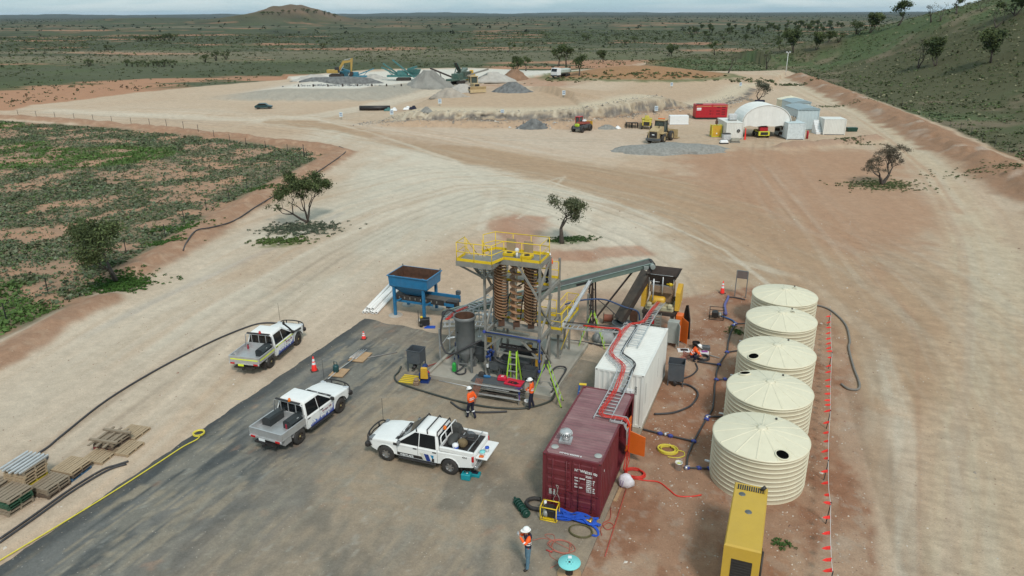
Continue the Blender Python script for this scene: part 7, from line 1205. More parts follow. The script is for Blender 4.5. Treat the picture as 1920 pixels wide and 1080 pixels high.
def splash(t, seed, red_txt=True):
    blu = M('decal_blue', (.02, .06, .34), .4, var=.4, scale=8); ltb = M('decal_light_blue', (.25, .38, .60), .4, var=.3, scale=8); q = random.Random(seed)
    for s_ in (-1, 1):
        P1('blue_graphic', blu, t, lambda b: [b.plate([(x, s_*.934, .47), (x+.09, s_*.934, .47), (x+.075, s_*.934, .47+h), (x+.02, s_*.934, .47+h*.9)][::(1 if s_ < 0 else -1)], .003) for x, h in [(-.78+i*.095, .05+.20*abs(math.sin(i*1.1+.3))*q.uniform(.5, 1)+(.22 if i > 16 else 0)*q.uniform(.6, 1)) for i in range(19)]]).__setitem__('kind', 'stuff')
        P1('pale_graphic', ltb, t, lambda b: [b.plate([(x, s_*.933, z), (x+w, s_*.933, z-.01), (x+w*.8, s_*.933, z+w*.8), (x+w*.1, s_*.933, z+w)][::(1 if s_ < 0 else -1)], .002) for x, z, w in [(q.uniform(-.8, .9), .56+q.uniform(0, .22), q.uniform(.025, .06)) for _ in range(26)]]).__setitem__('kind', 'stuff')
        m = face_mat((.14, -.936, .80), (1, 0, .03), (0, 0, 1)) if s_ < 0 else face_mat((.95, .936, .80), (-1, 0, 0), (0, 0, 1)); lettering('Broken Hill', .15, M('decal_maroon', (.20, .03, .06), .5), t, m, 'lettering', .002, .003); m2 = m.copy(); m2.translation.z -= .09; lettering('MINES', .06, M('decal_grey', (.3, .3, .3), .5), t, m2, 'lettering', .002)
u1, bo = ute('white tray ute with yellow reflective stripes parked on the gravel', (-20.25, 3.86, 0), R_(98.3), True); tray_back(u1, True, 1); splash(u1, 1)
u2, bo = ute('white tray ute with two black tool boxes parked on the dark pad edge', (-13.42, -2.1, .03), R_(87.2), True); tray_back(u2, False, 2); splash(u2, 2)
def on(t, p): return t.matrix_basis @ Vector(p)
bpy.context.view_layer.update()
def tool_chest(u, p, rz, label, s_=(.95, .5, .42)):
    q = on(u, p); t = thing('tool_box', label, 'tool box', q, u.rotation_euler.z+rz); L_, W_, H_ = s_
    P1('chest', M('chest_black', (.022, .026, .028), .35), t, lambda b: b.loft([[(x, y, z) for y, z in ((-W_/2, 0), (W_/2, 0), (W_/2, H_*.8), (W_/2-.08, H_), (-W_/2+.14, H_), (-W_/2, H_*.66))] for x in (-L_/2, L_/2)])); P1('latch', steel, t, lambda b: b.box((0, -W_/2+.05, H_*.86), (.12, .02, .03))); return t
tool_chest(u1, (-1.68, -.58, .92), 0, 'black tool box on the tray of the yellow striped ute'); tool_chest(u2, (-1.55, .55, .92), PI, 'left black tool box on the pad edge ute', (1.15, .5, .42)); tool_chest(u2, (-1.45, -.58, .92), 0, 'right black tool box on the pad edge ute', (1.05, .5, .42))
def extinguisher(u, p, label): t = thing('fire_extinguisher', label, 'fire extinguisher', on(u, p)); P1('cylinder', M('ext_red', (.25, .015, .03), .35), t, lambda b: b.lathe([(0.001, 0), (.055, 0), (.06, .03), (.06, .2), (.03, .26), (0.001, .27)], 12)); P1('valve', black, t, lambda b: b.box((.02, 0, .28), (.1, .03, .04)))
extinguisher(u1, (-1.32, .66, .92), 'red fire extinguisher in the yellow striped ute tray'); extinguisher(u2, (-1.95, -.5, .92), 'red fire extinguisher by the tool box on the pad edge ute')
u3, bo = ute('white dual cab pickup with its tailgate down and loaded tub', (-6.45, -2.6, .03), R_(181.2), None)
def tub(t):
    P1('tub_liner', black, t, lambda b: (b.bb(-2.62, -1.12, -.77, .77, 1.195, 1.203)))
    P1('tub_rails', white_paint, t, lambda b: (b.bb(-2.70, -1.10, -.925, -.80, 1.12, 1.34, 0, .03), b.bb(-2.70, -1.10, .80, .925, 1.12, 1.34, 0, .03), b.bb(-1.14, -1.085, -.799, .799, 1.12, 1.34)))
    P1('tailgate', white_paint, t, lambda b: b.bb(-3.28, -2.745, -.74, .74, .98, 1.04, 0, .015)); P1('rear_bumper', M('chrome_bumper', (.4, .41, .41), .3, .6), t, lambda b: b.box((-2.80, 0, .58), (.18, 1.75, .16), bev=.03))
    for s_ in (-1, 1): P1('tail_light', lamp_red, t, lambda b: b.box((-2.685, s_*.90, 1.02), (.10, .10, .28), bev=.02)); P1('reverse_lamp', lamp_clear, t, lambda b: b.box((-2.69, s_*.90, .79), (.09, .10, .18), bev=.02))
    for x in (.12, -.42): P1('roof_bar', black, t, lambda b: (b.tube([(x-.05, -.72, 1.74), (x, -.66, 1.90), (x, .66, 1.90), (x-.05, .72, 1.74)], .03, 6)))
    P1('roof_bar', black, t, lambda b: b.tube([(-.92, -.70, 1.70), (-.92, -.66, 1.88), (-.92, .66, 1.88), (-.92, .70, 1.70)], .028, 6))
    P1('headboard', white_paint, t, lambda b: (b.tube([(-1.20, -.86, 1.32), (-1.14, -.80, 1.72), (-1.14, -.72, 1.78), (-1.14, .72, 1.78), (-1.14, .80, 1.72), (-1.20, .86, 1.32)], .03, 6), [b.bar((-1.19, y, 1.32), (-1.14, y, 1.78), .035) for y in (-.3, .3)])); P1('beacon', amber, t, lambda b: b.lathe([(0.001, 2.0), (.06, 1.98), (.075, 1.92), (.08, 1.84)], 12, (-1.08, .22, 0)))
    for x in (-1.75, -2.45): P1('tie_bar', alu, t, lambda b: b.bar((x, -.86, 1.37), (x, .86, 1.37), .05, .02))
    P1('fender_vent', black, t, lambda b: (b.box((1.08, -.935, 1.02), (.2, .02, .12), 0, 0, (1, 1), .004), b.box((1.08, .935, 1.02), (.2, .02, .12), 0, 0, (1, 1), .004)))
    for s_ in (-1, 1):
        y = s_*.936; fl = 1 if s_ < 0 else -1; pl = lambda P: [(x, y, z) for x, z in P][::fl]
        P1('black_decal', black, t, lambda b: b.plate(pl([(-.30, .50), (.98, .50), (1.0, .65), (-.22, .65)]), .003)); P1('navy_decal', M('decal_navy', (.012, .035, .20), .4), t, lambda b: b.plate(pl([(-.68, .49), (-.46, .49), (-.34, .82), (-.56, .82)]), .004)); P1('cyan_decal', M('decal_cyan', (.01, .22, .42), .4), t, lambda b: b.plate(pl([(-.80, .66), (-.74, .66), (-.66, .82), (-.82, .82)]), .004)); P1('dark_decal', black, t, lambda b: b.plate(pl([(-.84, .49), (-.70, .49), (-.74, .66), (-.84, .66)]), .004)); P1('grey_decal', M('decal_pale', (.55, .54, .48), .5), t, lambda b: b.plate(pl([(-.44, .49), (-.31, .49), (-.12, .84), (-.30, .84)]), .003))
        m = face_mat((.85, .941, .515), (-1, 0, 0), (0, 0, 1)) if s_ > 0 else face_mat((-.12, -.941, .515), (1, 0, 0), (0, 0, 1)); lettering('WESTLAKE', .135, sign_w, t, m, 'lettering', .002, .004)
        m = face_mat((-2.2, .936, 1.0), (-1, 0, 0), (0, 0, 1)) if s_ > 0 else face_mat((-2.55, -.936, 1.0), (1, 0, 0), (0, 0, 1)); lettering('4X4', .13, black, t, m, 'lettering', .002, .002)
tub(u3); bpy.context.view_layer.update()
def load(name, label, cat, p, mat, fn, rz=0): b = MB(); fn(b); return tag(b.build(name, mat, None, on(u3, p), u3.rotation_euler.z+rz), label, cat)
soft = lambda sx, sy, h, sd=0: (lambda b: b.loft([[(sx*k*math.cos(a)*(1+.12*math.sin(3*a+sd)), sy*k*math.sin(a)*(1+.10*math.cos(2*a+sd)), z) for a in [2*PI*i/12 for i in range(12)]] for k, z in ((.9, 0), (1, h*.3), (.92, h*.7), (.55, h), (.1, h*1.02))], sm=True))
load('black_tarp', 'black tarpaulin heaped against the pickup headboard', 'tarpaulin', (-1.42, .05, 1.2), M('tarp_black', (.05, .05, .047), .7), soft(.24, .55, .26, 1)); load('rolled_tarp', 'black rolled tarpaulin standing in the pickup tub corner', 'tarpaulin', (-1.42, -.48, 1.2), M('tarp_black', (.05, .05, .047)), lambda b: b.loft([[(x*k+z*.25, y*k, z) for x, y in ((-.24, -.2), (.22, -.24), (.26, .16), (-.2, .22))] for k, z in ((1, 0), (.95, .25), (.8, .46), (.5, .56))])); load('canvas_bag', 'brown canvas bag in the pickup tub', 'bag', (-1.95, .28, 1.205), brown_bag, soft(.24, .22, .30, 2)); load('tool_tub', 'dark tool tub near the pickup tailgate', 'tub', (-2.25, -.1, 1.205), black, lambda b: (b.box((0, 0, .14), (.42, .5, .28), 0, 0, (1, 1), .03), b.box((0, .1, .30), (.3, .2, .1), .3, 0, (1, 1), .02)))
load('grey_bag', 'grey rucksack at the far side of the pickup tub', 'bag', (-2.0, -.5, 1.205), M('bag_grey', (.10, .11, .12), .7), soft(.24, .17, .24, 3)); load('water_bottle', 'blue and white jug beside the brown canvas bag', 'jug', (-1.75, .62, 1.205), [plastic_w, hose_blue], lambda b: (b.lathe([(0.001, 0), (.14, 0), (.14, .22), (.06, .27), (0.001, .28)], 14), b.lathe([(.142, .05), (.142, .14)], 14, m=1))); load('tyre', 'spare tyre lying in the pickup tub', 'tyre', (-1.7, -.35, 1.205), rubber, lambda b: b.lathe([(.16, .0), (.3, .02), (.33, .08), (.33, .14), (.3, .2), (.16, .22), (.16, 0)], 18))
for k, (x, y, m_, lab) in enumerate(((-2.95, .42, turq, 'turquoise lidded tub on the open tailgate'), (-3.05, .12, hose_blue, 'blue jar on the open tailgate'))): load('plastic_tub', lab, 'tub', (x, y, 1.04), [plastic_w, m_], lambda b: (b.lathe([(0.001, 0), (.12-.03*k, 0), (.12-.03*k, .12+.05*k)], 14), b.lathe([(.125-.03*k, .12+.05*k), (.125-.03*k, .18+.05*k), (0.001, .19+.05*k)], 14, m=1)))
load('orange_pouch', 'small orange pouch at the tailgate corner', 'pouch', (-2.98, .62, 1.04), orange, lambda b: b.box((0, 0, .03), (.2, .13, .06), .2, 0, (1, 1), .015)); load('white_cloth', 'white rag on the open tailgate', 'rag', (-2.9, .26, 1.04), plastic_w, soft(.12, .1, .09, 4))
# ------------------------------------------------------------------ people
def person(label, loc, rz, J, top, legs, extra=None, lower=None, bands=True, feet=boot, hood=None):
    base = dict(pel=(0, 0, .96), wai=(0, 0, 1.10), che=(0, 0, 1.30), nec=(0, .01, 1.47), hea=(0, .03, 1.57), cro=(0, .03, 1.70))
    for s_, k in ((-1, 'l'), (1, 'r')): base.update({k+'sh': (s_*.17, 0, 1.41), k+'el': (s_*.24, -.03, 1.14), k+'wr': (s_*.24, .08, .92), k+'ha': (s_*.24, .11, .84), k+'hi': (s_*.095, 0, .90), k+'kn': (s_*.10, .02, .50), k+'an': (s_*.10, -.02, .09), k+'to': (s_*.11, .13, .04)})
    face = J.pop('face', (0, 1, 0)); base.update(J); rad = dict(pel=(.155, .125), wai=(.145, .115), che=(.175, .13), nec=(.065, .065), hea=(.085, .095), cro=(.062, .07))
    for k in 'lr': rad.update({k+'sh': (.085, .08), k+'el': (.062, .058), k+'wr': (.044, .042), k+'ha': (.042, .028), k+'hi': (.105, .105), k+'kn': (.078, .08), k+'an': (.062, .062), k+'to': (.052, .04)})
    E = [('pel', 'wai'), ('wai', 'che'), ('che', 'nec'), ('nec', 'hea'), ('hea', 'cro')]
    for k in 'lr': E += [('che', k+'sh'), (k+'sh', k+'el'), (k+'el', k+'wr'), (k+'wr', k+'ha'), ('pel', k+'hi'), (k+'hi', k+'kn'), (k+'kn', k+'an'), (k+'an', k+'to')]
    names = list(base); me = bpy.data.meshes.new('skel'); me.from_pydata([base[n] for n in names], [(names.index(a), names.index(b)) for a, b in E], []); o = bpy.data.objects.new('skel', me); COL.objects.link(o); md = o.modifiers.new('s', 'SKIN'); md.use_smooth_shade = True
    for i, n in enumerate(names): v = me.skin_vertices[0].data[i]; v.radius = rad[n]; v.use_root = (n == 'pel')
    o.modifiers.new('u', 'SUBSURF').levels = 2; o.modifiers['u'].render_levels = 2; ev = bpy.data.meshes.new_from_object(o.evaluated_get(DG())); bpy.data.objects.remove(o)
    co = np.array([v.co for v in ev.vertices]); fs = [tuple(p.vertices) for p in ev.polygons]; ctr = np.array([p.center for p in ev.polygons]); bpy.data.meshes.remove(ev)
    zone = {}
    for a, b in E:
        z = 'top'
        if a in ('nec', 'hea'): z = 'skin'
        elif b[1:] == 'ha': z = 'skin'
        elif b[1:] in ('hi', 'kn', 'an') or (a, b) == ('pel', 'wai') and lower is None: z = 'legs' if b[1:] in ('hi', 'kn', 'an') else 'top'
        elif b[1:] == 'to': z = 'feet'
        zone[(a, b)] = z
    best = np.full(len(ctr), 9.); mi = np.zeros(len(ctr), int); order = ['top', 'legs', 'skin', 'feet', 'lower']
    for (a, b), z in zone.items():
        A, B = np.array(base[a]), np.array(base[b]); d = B-A; tt = np.clip(((ctr-A)@d)/(d@d), 0, 1); r = rad[a][0]+(rad[b][0]-rad[a][0])*tt; q = np.linalg.norm(ctr-A-tt[:, None]*d, axis=1)/r; m = q < best; best = np.where(m, q, best); mi = np.where(m, order.index(z), mi)
    pz = base['pel'][2]; hipm = (mi == 0) & (np.linalg.norm(ctr-np.array(base['pel']), axis=1) < .2) & (ctr[:, 2] < pz+.0); mi[hipm] = 1
    if lower is not None: mi[(mi == 0) & (np.linalg.norm(ctr-np.array(base['wai']), axis=1) < .20)] = 4
    B_ = MB(); B_.add([tuple(c) for c in co], fs, True); B_.m = [int(q) for q in mi]
    for k, s_ in (('l', -1), ('r', 1)):                              # fingers
        W_, H_ = Vector(base[k+'wr']), Vector(base[k+'ha']); d = (H_-W_).normalized(); sd2 = d.cross(Vector((0, 1, .3))).normalized(); cu = sd2.cross(d).normalized()
        for i in range(4): p0 = H_+sd2*(i-1.5)*.019+d*.015; l = (.075, .085, .08, .065)[i]; B_.tube([p0, p0+d*l*.5+cu*.006, p0+d*l*.85-cu*.018, p0+d*l*.9-cu*.035], [.0095, .009, .008, .007], 5, 2)
        p0 = H_-d*.02+sd2*s_*.03; B_.tube([p0, p0+sd2*s_*.03+d*.025, p0+sd2*s_*.035+d*.055], [.012, .011, .009], 5, 2)
    h = Vector(base['hea']); f = (Vector(base['cro'])-h).normalized(); nf = Vector(face).normalized(); nf = (nf-f*nf.dot(f)).normalized(); sx = nf.cross(f)
    B_.loft([[h+nf*.085+f*.05+sx*.008, h+nf*.085+f*.05-sx*.008, h+nf*.09+f*.0-sx*.016, h+nf*.09+f*.0+sx*.016], [h+nf*.092+f*.045+sx*.004, h+nf*.092+f*.045-sx*.004, h+nf*.118+f*.004-sx*.010, h+nf*.118+f*.004+sx*.010]], 2)
    for s_ in (-1, 1): B_.box(h+sx*s_*.032+nf*.086+f*.052, (.022, .014, .012), 0, 3); B_.loft([[h+sx*s_*.088+f*z_+nf*y_ for z_, y_ in ((-.02, -.01), (.03, -.015), (.035, .012), (-.015, .012))], [h+sx*s_*.105+f*z_+nf*y_ for z_, y_ in ((-.01, -.02), (.03, -.025), (.03, .0), (-.005, .0))]], 2)
    B_.box(h+nf*.088-f*.035, (.045, .012, .010), 0, 3)
    body = B_.build('person', [top, legs, skin, feet, lower or top], None, loc, rz); tag(body, label, 'person', 'workers in orange hi-vis')
    hm = MB(); hc = h+f*.105
    M3 = Matrix((sx, nf, f)).transposed(); ringp = lambda r, z, e=1.12: [hc+M3@Vector((r*math.cos(a), r*e*math.sin(a), z)) for a in [2*PI*i/18 for i in range(18)]]
    hm.loft([ringp(.118, -.01), ringp(.118, .02), ringp(.108, .06), ringp(.08, .10), ringp(.04, .118), ringp(.01, .122)], sm=True); hm.loft([[hc+M3@Vector((r*math.cos(a), (r*1.12+(.055 if math.sin(a) > 0 else .01)*abs(math.sin(a)))*math.sin(a), z)) for a in [2*PI*i/18 for i in range(18)]] for r, z in ((.112, -.012), (.136, -.018), (.134, -.006), (.112, .004))]); hm.build('hard_hat', hard_hat, body); P1('hair', hair_m, body, lambda b: b.loft([[h+M3@Vector((.097*k*math.cos(a), -.012+.105*k*math.sin(a)-.01, z)) for a in [PI+PI*i/10 for i in range(11)]] for k, z in ((.9, -.02), (1.02, .03), (1.04, .09))], cap=False))
    def band(b, a, c, t_, k, w=.045):
        A, B = Vector(base[a]), Vector(base[c]); d = (B-A).normalized(); p = A.lerp(B, t_); ux = d.cross(Vector((0, 1, 0))); ux = ux.normalized() if ux.length > .05 else Vector((1, 0, 0)); uy = ux.cross(d); r0 = (rad[a][0]+(rad[c][0]-rad[a][0])*t_)*k; r1 = (rad[a][1]+(rad[c][1]-rad[a][1])*t_)*k
        b.loft([[p+d*z+ux*r0*math.cos(q)+uy*r1*math.sin(q) for q in [2*PI*i/16 for i in range(16)]] for z in (-w/2, w/2)], cap=False, sm=True)
    P1('reflective_band', silver_tape, body, lambda b: band(b, 'wai', 'che', .18, 1.16)); P1('reflective_band', silver_tape, body, lambda b: band(b, 'wai', 'che', .62, 1.12, .04))
    for k in 'lr':
        P1('sleeve_band', silver_tape, body, lambda b: band(b, k+'el', k+'wr', .25, 1.14, .04))
        if bands: P1('shin_band', silver_tape, body, lambda b: band(b, k+'kn', k+'an', .30, 1.12, .05))
    return body, base
# walking, seen from behind, head turned down
person('worker in orange shirt and navy trousers walking in front of the steel rack', (-5.95, 1.25, .03), R_(62), dict(lsh=(-.17, -.02, 1.41), lel=(-.23, -.10, 1.16), lwr=(-.16, .08, 1.02), lha=(-.10, .14, 1.03), rel=(.24, -.12, 1.16), rwr=(.20, .06, 1.0), rha=(.16, .13, .99), lkn=(-.10, .14, .52), lan=(-.10, .16, .09), lto=(-.11, .31, .04), rkn=(.10, .04, .50), ran=(.10, -.22, .14), rto=(.11, -.10, .05), hea=(0, .08, 1.56), cro=(0, .12, 1.68), face=(0, 1, -.6)), hi_or, navy)
person('worker in orange shirt standing at the right end of the rack by the bucket', (-3.45, 3.25, .03), R_(100), dict(lel=(-.24, .06, 1.16), lwr=(-.10, .26, 1.12), lha=(-.03, .30, 1.12), rel=(.23, .02, 1.15), rwr=(.12, .24, 1.10), rha=(.05, .29, 1.10), lan=(-.13, .06, .09), lto=(-.15, .21, .04), lkn=(-.12, .08, .50), ran=(.12, -.10, .09), rto=(.14, .05, .04), hea=(0, .07, 1.56), cro=(0, .10, 1.68), face=(0, 1, -.7)), hi_or, navy, bands=False)
p3, _ = person('worker in jeans and orange jacket holding a camera near the cable reel', (.38, -7.75, .03), R_(120), dict(lel=(-.27, .14, 1.26), lwr=(-.10, .28, 1.46), lha=(-.06, .30, 1.53), rel=(.27, .12, 1.24), rwr=(.10, .28, 1.45), rha=(.06, .30, 1.52), lan=(-.12, .04, .09), lto=(-.16, .18, .04), ran=(.12, -.05, .09), rto=(.15, .10, .04), hea=(0, .05, 1.57), cro=(0, .06, 1.70)), hi_or, denim, lower=navy, bands=False); p3.scale = (1.04,)*3
P1('jacket_collar', navy, p3, lambda b: b.loft([[(.155*k*math.cos(a), .0+.125*k*math.sin(a), z) for a in [2*PI*i/16 for i in range(16)]] for k, z in ((1.15, 1.36), (1.1, 1.42), (.72, 1.50), (.62, 1.51))], cap=False, sm=True))
bpy.context.view_layer.update(); q = p3.matrix_world @ Vector((0, .335, 1.55)); item('camera', 'small pale camera held up by the worker in jeans', 'camera', q, M('camera_grey', (.35, .36, .37), .4), lambda b: (b.box((0, 0, 0), (.14, .06, .09), 0, 0, (1, 1), .012), b.lathe([(0.001, .05), (.03, .05), (.03, .02)], 10, axis='y')), R_(120))
person('worker in orange vest crouching over hose fittings right of the white container', (3.5, 11.85, 0), R_(-75), dict(pel=(0, -.18, .42), wai=(0, -.12, .55), che=(0, .06, .70), nec=(0, .18, .83), hea=(0, .25, .90), cro=(0, .33, 1.0), face=(0, .8, -1), lsh=(-.16, .10, .80), rsh=(.16, .10, .80), lel=(-.22, .26, .60), rel=(.22, .26, .60), lwr=(-.10, .40, .42), lha=(-.06, .46, .38), rwr=(.10, .40, .40), rha=(.06, .46, .36), lhi=(-.10, -.14, .38), rhi=(.10, -.14, .38), lkn=(-.20, .22, .48), rkn=(.20, .18, .40), lan=(-.15, .06, .10), ran=(.15, -.02, .10), lto=(-.17, .22, .05), rto=(.17, .14, .05)), hi_or, navy, bands=False)
person('worker in orange and navy standing on the rear tower deck behind the tall column', (-4.32, 8.35, 5.08), R_(60), dict(lel=(-.22, .1, 1.16), lwr=(-.08, .28, 1.1), lha=(-.02, .32, 1.1)), hi_or, navy)
# ------------------------------------------------------------------ camp behind the gravel pile
FACE = YAW                                             # things squared up to the view line
def at(px, py, dz=0): q = GT(px, py); return (q[0], q[1], q[2]+dz)
def pxm(px, py, w): q = GT(px, py); return w*math.sqrt((q[0]-CAMX)**2+(q[1]-CAMY)**2+(CAMH-q[2])**2)/FPX     # metres spanned by w pixels there
def pile(name, label, px, py, wpx, h, mat, seed=0, ell=.55, cat='stockpile', flat=0., rz=None, ridge=1):
    q = GT(px, py); w = pxm(px, py, wpx)/2; n = 56; rings = []; r_ = random.Random(seed); ph = [r_.uniform(0, 6) for _ in range(5)]
    prof = [(1.12, -.25), (1.0, 0), (.9, .11), (.80, .22), (.7, .34), (.6, .46), (.5, .58), (.4, .70), (.3, .81), (.22+flat, .90), (.08+flat*.8, 1.0), (.001, 1.0)] if not flat else [(1.08, -.25), (1.0, 0), (.9, .35), (.78, .72), (.66, .92), (.45, 1.0), (.2, 1.02), (.001, 1.02)]
    for k, z in prof:
        R2 = []
        for i in range(n): a = 2*PI*i/n; wob = 1+.10*math.sin(2*a+ph[0])+.07*math.sin(5*a+ph[1]+z)+.05*math.sin(9*a+ph[2]+3*z)+.03*math.sin(17*a+ph[3]); R2.append((w*k*wob*math.cos(a), w*ell*k*wob*math.sin(a), h*z*(1+.10*math.sin(3*a+ph[4])*(z > 0)*(z < .99))))
        rings.append([(a_*(1+r_.uniform(-.04, .04)), b_*(1+r_.uniform(-.04, .04)), c_+h*r_.uniform(-.05, .05)*(0 < z < 1)) for a_, b_, c_ in R2])
    b = MB(); b.loft(rings, sm=True); o = b.build(name, mat, None, (q[0], q[1], q[2]-.02), FACE if rz is None else rz); return tag(o, label, cat)
g_grey = M('grey_gravel', (.255, .25, .23), .95, var=.35, scale=2.5, bump=.8, bscale=5); g_dark = M('dark_gravel', (.16, .165, .165), .95, var=.5, scale=1.2, bump=1, bscale=3); g_tan = M('tan_spoil', (.34, .30, .255), .95, var=.3, scale=.8, bump=.8, bscale=3); g_red = M('red_spoil', (.25, .15, .095), .95, var=.3, scale=.8, bump=.8, bscale=3); g_pale = M('pale_spoil', (.42, .40, .365), .95, var=.2, scale=.8, bump=.8, bscale=3)
pile('gravel_heap', 'low broad grey gravel heap in front of the wheel loader', 1258, 283, 195, .9, g_grey, 1, .48, flat=.3)
b = MB(); n = 13; SW, SL, SH = 3.9, 5.5, 5.2; q = at(1434, 259)
sh = thing('fabric_shelter', 'white arched fabric shelter between two white containers', 'shelter', q, FACE)
def arch(y, k=1., z0=2.5, dz=0): return [(SW*k*math.cos(PI*i/16), y, z0+dz+(SH-z0)*k*math.sin(PI*i/16)) for i in range(17)]
def f(b):
    for r0, r1 in ((0, 1), (1, 2), (2, 3), (3, 4)):
        A, B = arch(SL*r0/4), arch(SL*r1/4)
        for i in range(16): b.quad(A[i], A[i+1], B[i+1], B[i], 0, True)
P1('arched_roof', canvas_w, sh, f)
def f(b):
    A = arch(.02, .97); m_ = 1.9
    for i in range(16):
        x0, x1 = A[i][0], A[i+1][0]; w0, w1 = .12*math.sin(i*2.1), .12*math.sin(i*2.1+2.1); b.quad((x0, .05+w0, m_+.25*math.sin(i*1.7)*.4), A[i], A[i+1], (x1, .05+w1, m_+.25*math.sin(i*1.7+1.7)*.4), 0, True)
P1('front_curtain', canvas_w, sh, f); P1('ridge_hoop', canvas_w, sh, lambda b: b.tube(arch(0.0, 1.005), .07, 6)); P1('rear_curtain', canvas_w, sh, lambda b: [b.quad((arch(SL)[i][0], SL-.02, 1.2), arch(SL-.02)[i], arch(SL-.02)[i+1], (arch(SL)[i+1][0], SL-.02, 1.2)) for i in range(16)])
def camp_box(label, px, py, w, d, h, wall, roof, rz=FACE, pitch=.25, nm='shipping_container', hip=False, group='white containers of the camp', cat='container', back=0, windows=0):
    q = at(px, py); t = thing(nm, label, cat, q, rz, group)
    for x0, y0, dx, dy, nx, ny, L_ in ((-w/2, 0, 1, 0, 0, -1, w), (w/2, 0, 0, 1, 1, 0, d), (w/2, d, -1, 0, 0, 1, w), (-w/2, d, 0, -1, -1, 0, d)):
        b = MB(); corr(b, (x0, y0, .1), (dx, dy, 0), (nx, ny, 0), L_, h-.1, pitch, .03); b.build('wall', wall, t)
    if hip: P1('roof', roof, t, lambda b: (b.loft([[(x, y, z) for x, z in ((-w/2-.1, h-.02), (-w/2-.1, h+.05), (-w*.2, h+.35), (w*.2, h+.42), (w/2+.1, h+.2), (w/2+.1, h-.02))] for y in (-.12, d+.12)])))
    else: P1('roof', roof, t, lambda b: b.bb(-w/2-.02, w/2+.02, -.02, d+.02, h, h+.06))
    P1('skid', dark_steel, t, lambda b: b.bb(-w/2, w/2, 0.02, d-.02, -.25, .12))
    for x in (-w/2, w/2): P1('corner_post', wall, t, lambda b: b.bb(x-.06, x+.06, -.06, .06, -.1, h))
    for i in range(windows): P1('window', glass, t, lambda b: b.bb(-w/2-.045, -w/2-.01, .5+i*1.0, 1.1+i*1.0, 1.2, 2.2)); P1('window_frame', sign_w, t, lambda b: (b.bb(-w/2-.05, -w/2-.01, .42+i, .5+i, 1.1, 2.3), b.bb(-w/2-.05, -w/2-.01, 1.1+i, 1.18+i, 1.1, 2.3)))
    return t
wl = camp_box('white container left of the fabric shelter', 1376, 261, 2.6, 6.0, 2.55, white_cont, white_cont); wr = camp_box('white container right of the fabric shelter', 1491, 262, 2.7, 6.0, 2.55, M('bluish_white_wall', (.62, .68, .70), .5), cabin_blue)
camp_box('small white container at the right end of the camp', 1563, 253, 3.4, 3.2, 2.5, white_cont, white_cont, FACE-.1)
camp_box('pale blue site cabin with blue grey roof behind the right container', 1512, 244, 3.6, 6.5, 3.4, cabin_blue, roof_blue, FACE, .6, 'site_cabin', True, None, 'cabin', windows=2); camp_box('rearmost blue grey roofed site cabin of the camp', 1499, 226, 3.4, 5.5, 3.2, cabin_blue, roof_blue, FACE, .6, 'site_cabin', True, None, 'cabin', windows=2)
t = thing('water_tank', 'far cream water tank behind the site cabins', 'water tank', at(1478, 215), 0)
for nm, me in (('wall', TW), ('lid', TLID)): o = bpy.data.objects.new(nm, me); COL.objects.link(o); o.parent = t; o.scale = (1.25, 1.25, 1.45)
q = at(1333, 224); t = thing('red_generator', 'long red generator container with white emblem behind the camp', 'generator', q, FACE); P1('body', red, t, lambda b: b.bb(-3.0, 3.0, 0, 2.4, .35, 2.75, 0, .04)); P1('skid', black, t, lambda b: b.bb(-3.02, 3.02, .02, 2.38, 0, .34)); P1('top_stripe', M('pale_yellow_line', (.6, .5, .2), .5), t, lambda b: b.bb(-2.95, 2.95, -.012, -.002, 2.45, 2.52)); P1('emblem', sign_w, t, lambda b: (b.bb(-2.85, -2.0, -.014, -.002, 1.85, 2.2), b.bb(-2.85, -2.0, -.014, -.002, 1.7, 1.8)))
for i, (x, z) in enumerate(((-.4, 1.5), (-.4, .95), (.9, 1.5), (.9, .95), (1.9, 2.2), (1.9, 1.75), (1.9, 1.3), (1.9, .9), (.9, 2.2))): P1('louvre', M('louvre_red', (.10, .005, .01), .6), t, lambda b: b.bb(x, x+.7, -.014, -.002, z, z+.16))
P1('centre_pillar', red, t, lambda b: b.bb(-.05, .2, -.02, 0, .4, 2.8)); P1('exhaust', black, t, lambda b: b.bb(-2.8, -1.6, .5, 1.2, 2.75, 2.87))
t = thing('ibc_tote', 'white caged IBC tote on top of the left container', 'IBC tote', on(wl, (.15, 3.2, 2.62)) if 0 else (Matrix.Translation(wl.location) @ Matrix.Rotation(FACE, 4, 'Z')) @ Vector((.2, 2.6, 2.61)), FACE)
def ibc(t):
    P1('bottle', plastic_w, t, lambda b: b.bb(-.55, .55, -.45, .45, .15, 1.05, 0, .05)); P1('pallet_base', grey_steel, t, lambda b: b.bb(-.6, .6, -.5, .5, 0, .12)); P1('cage', steel, t, lambda b: ([b.cyl((-.6+i*.24, -.51, .12), (-.6+i*.24, -.51, 1.1), .02, n=4) for i in range(6)], [b.cyl((-.6, -.51, .12+i*.24), (.6, -.51, .12+i*.24), .02, n=4) for i in range(5)], [b.cyl((s_*.6, -.5+i*.25, .12), (s_*.6, -.5+i*.25, 1.1), .02, n=4) for i in range(5) for s_ in (-1, 1)]))
ibc(t); t = thing('ibc_tote', 'white caged IBC tote on the ground before the left container', 'IBC tote', at(1361, 264), FACE+.1); ibc(t); P1('cover', black, t, lambda b: b.bb(-.58, .58, -.48, .48, 1.1, 1.2))
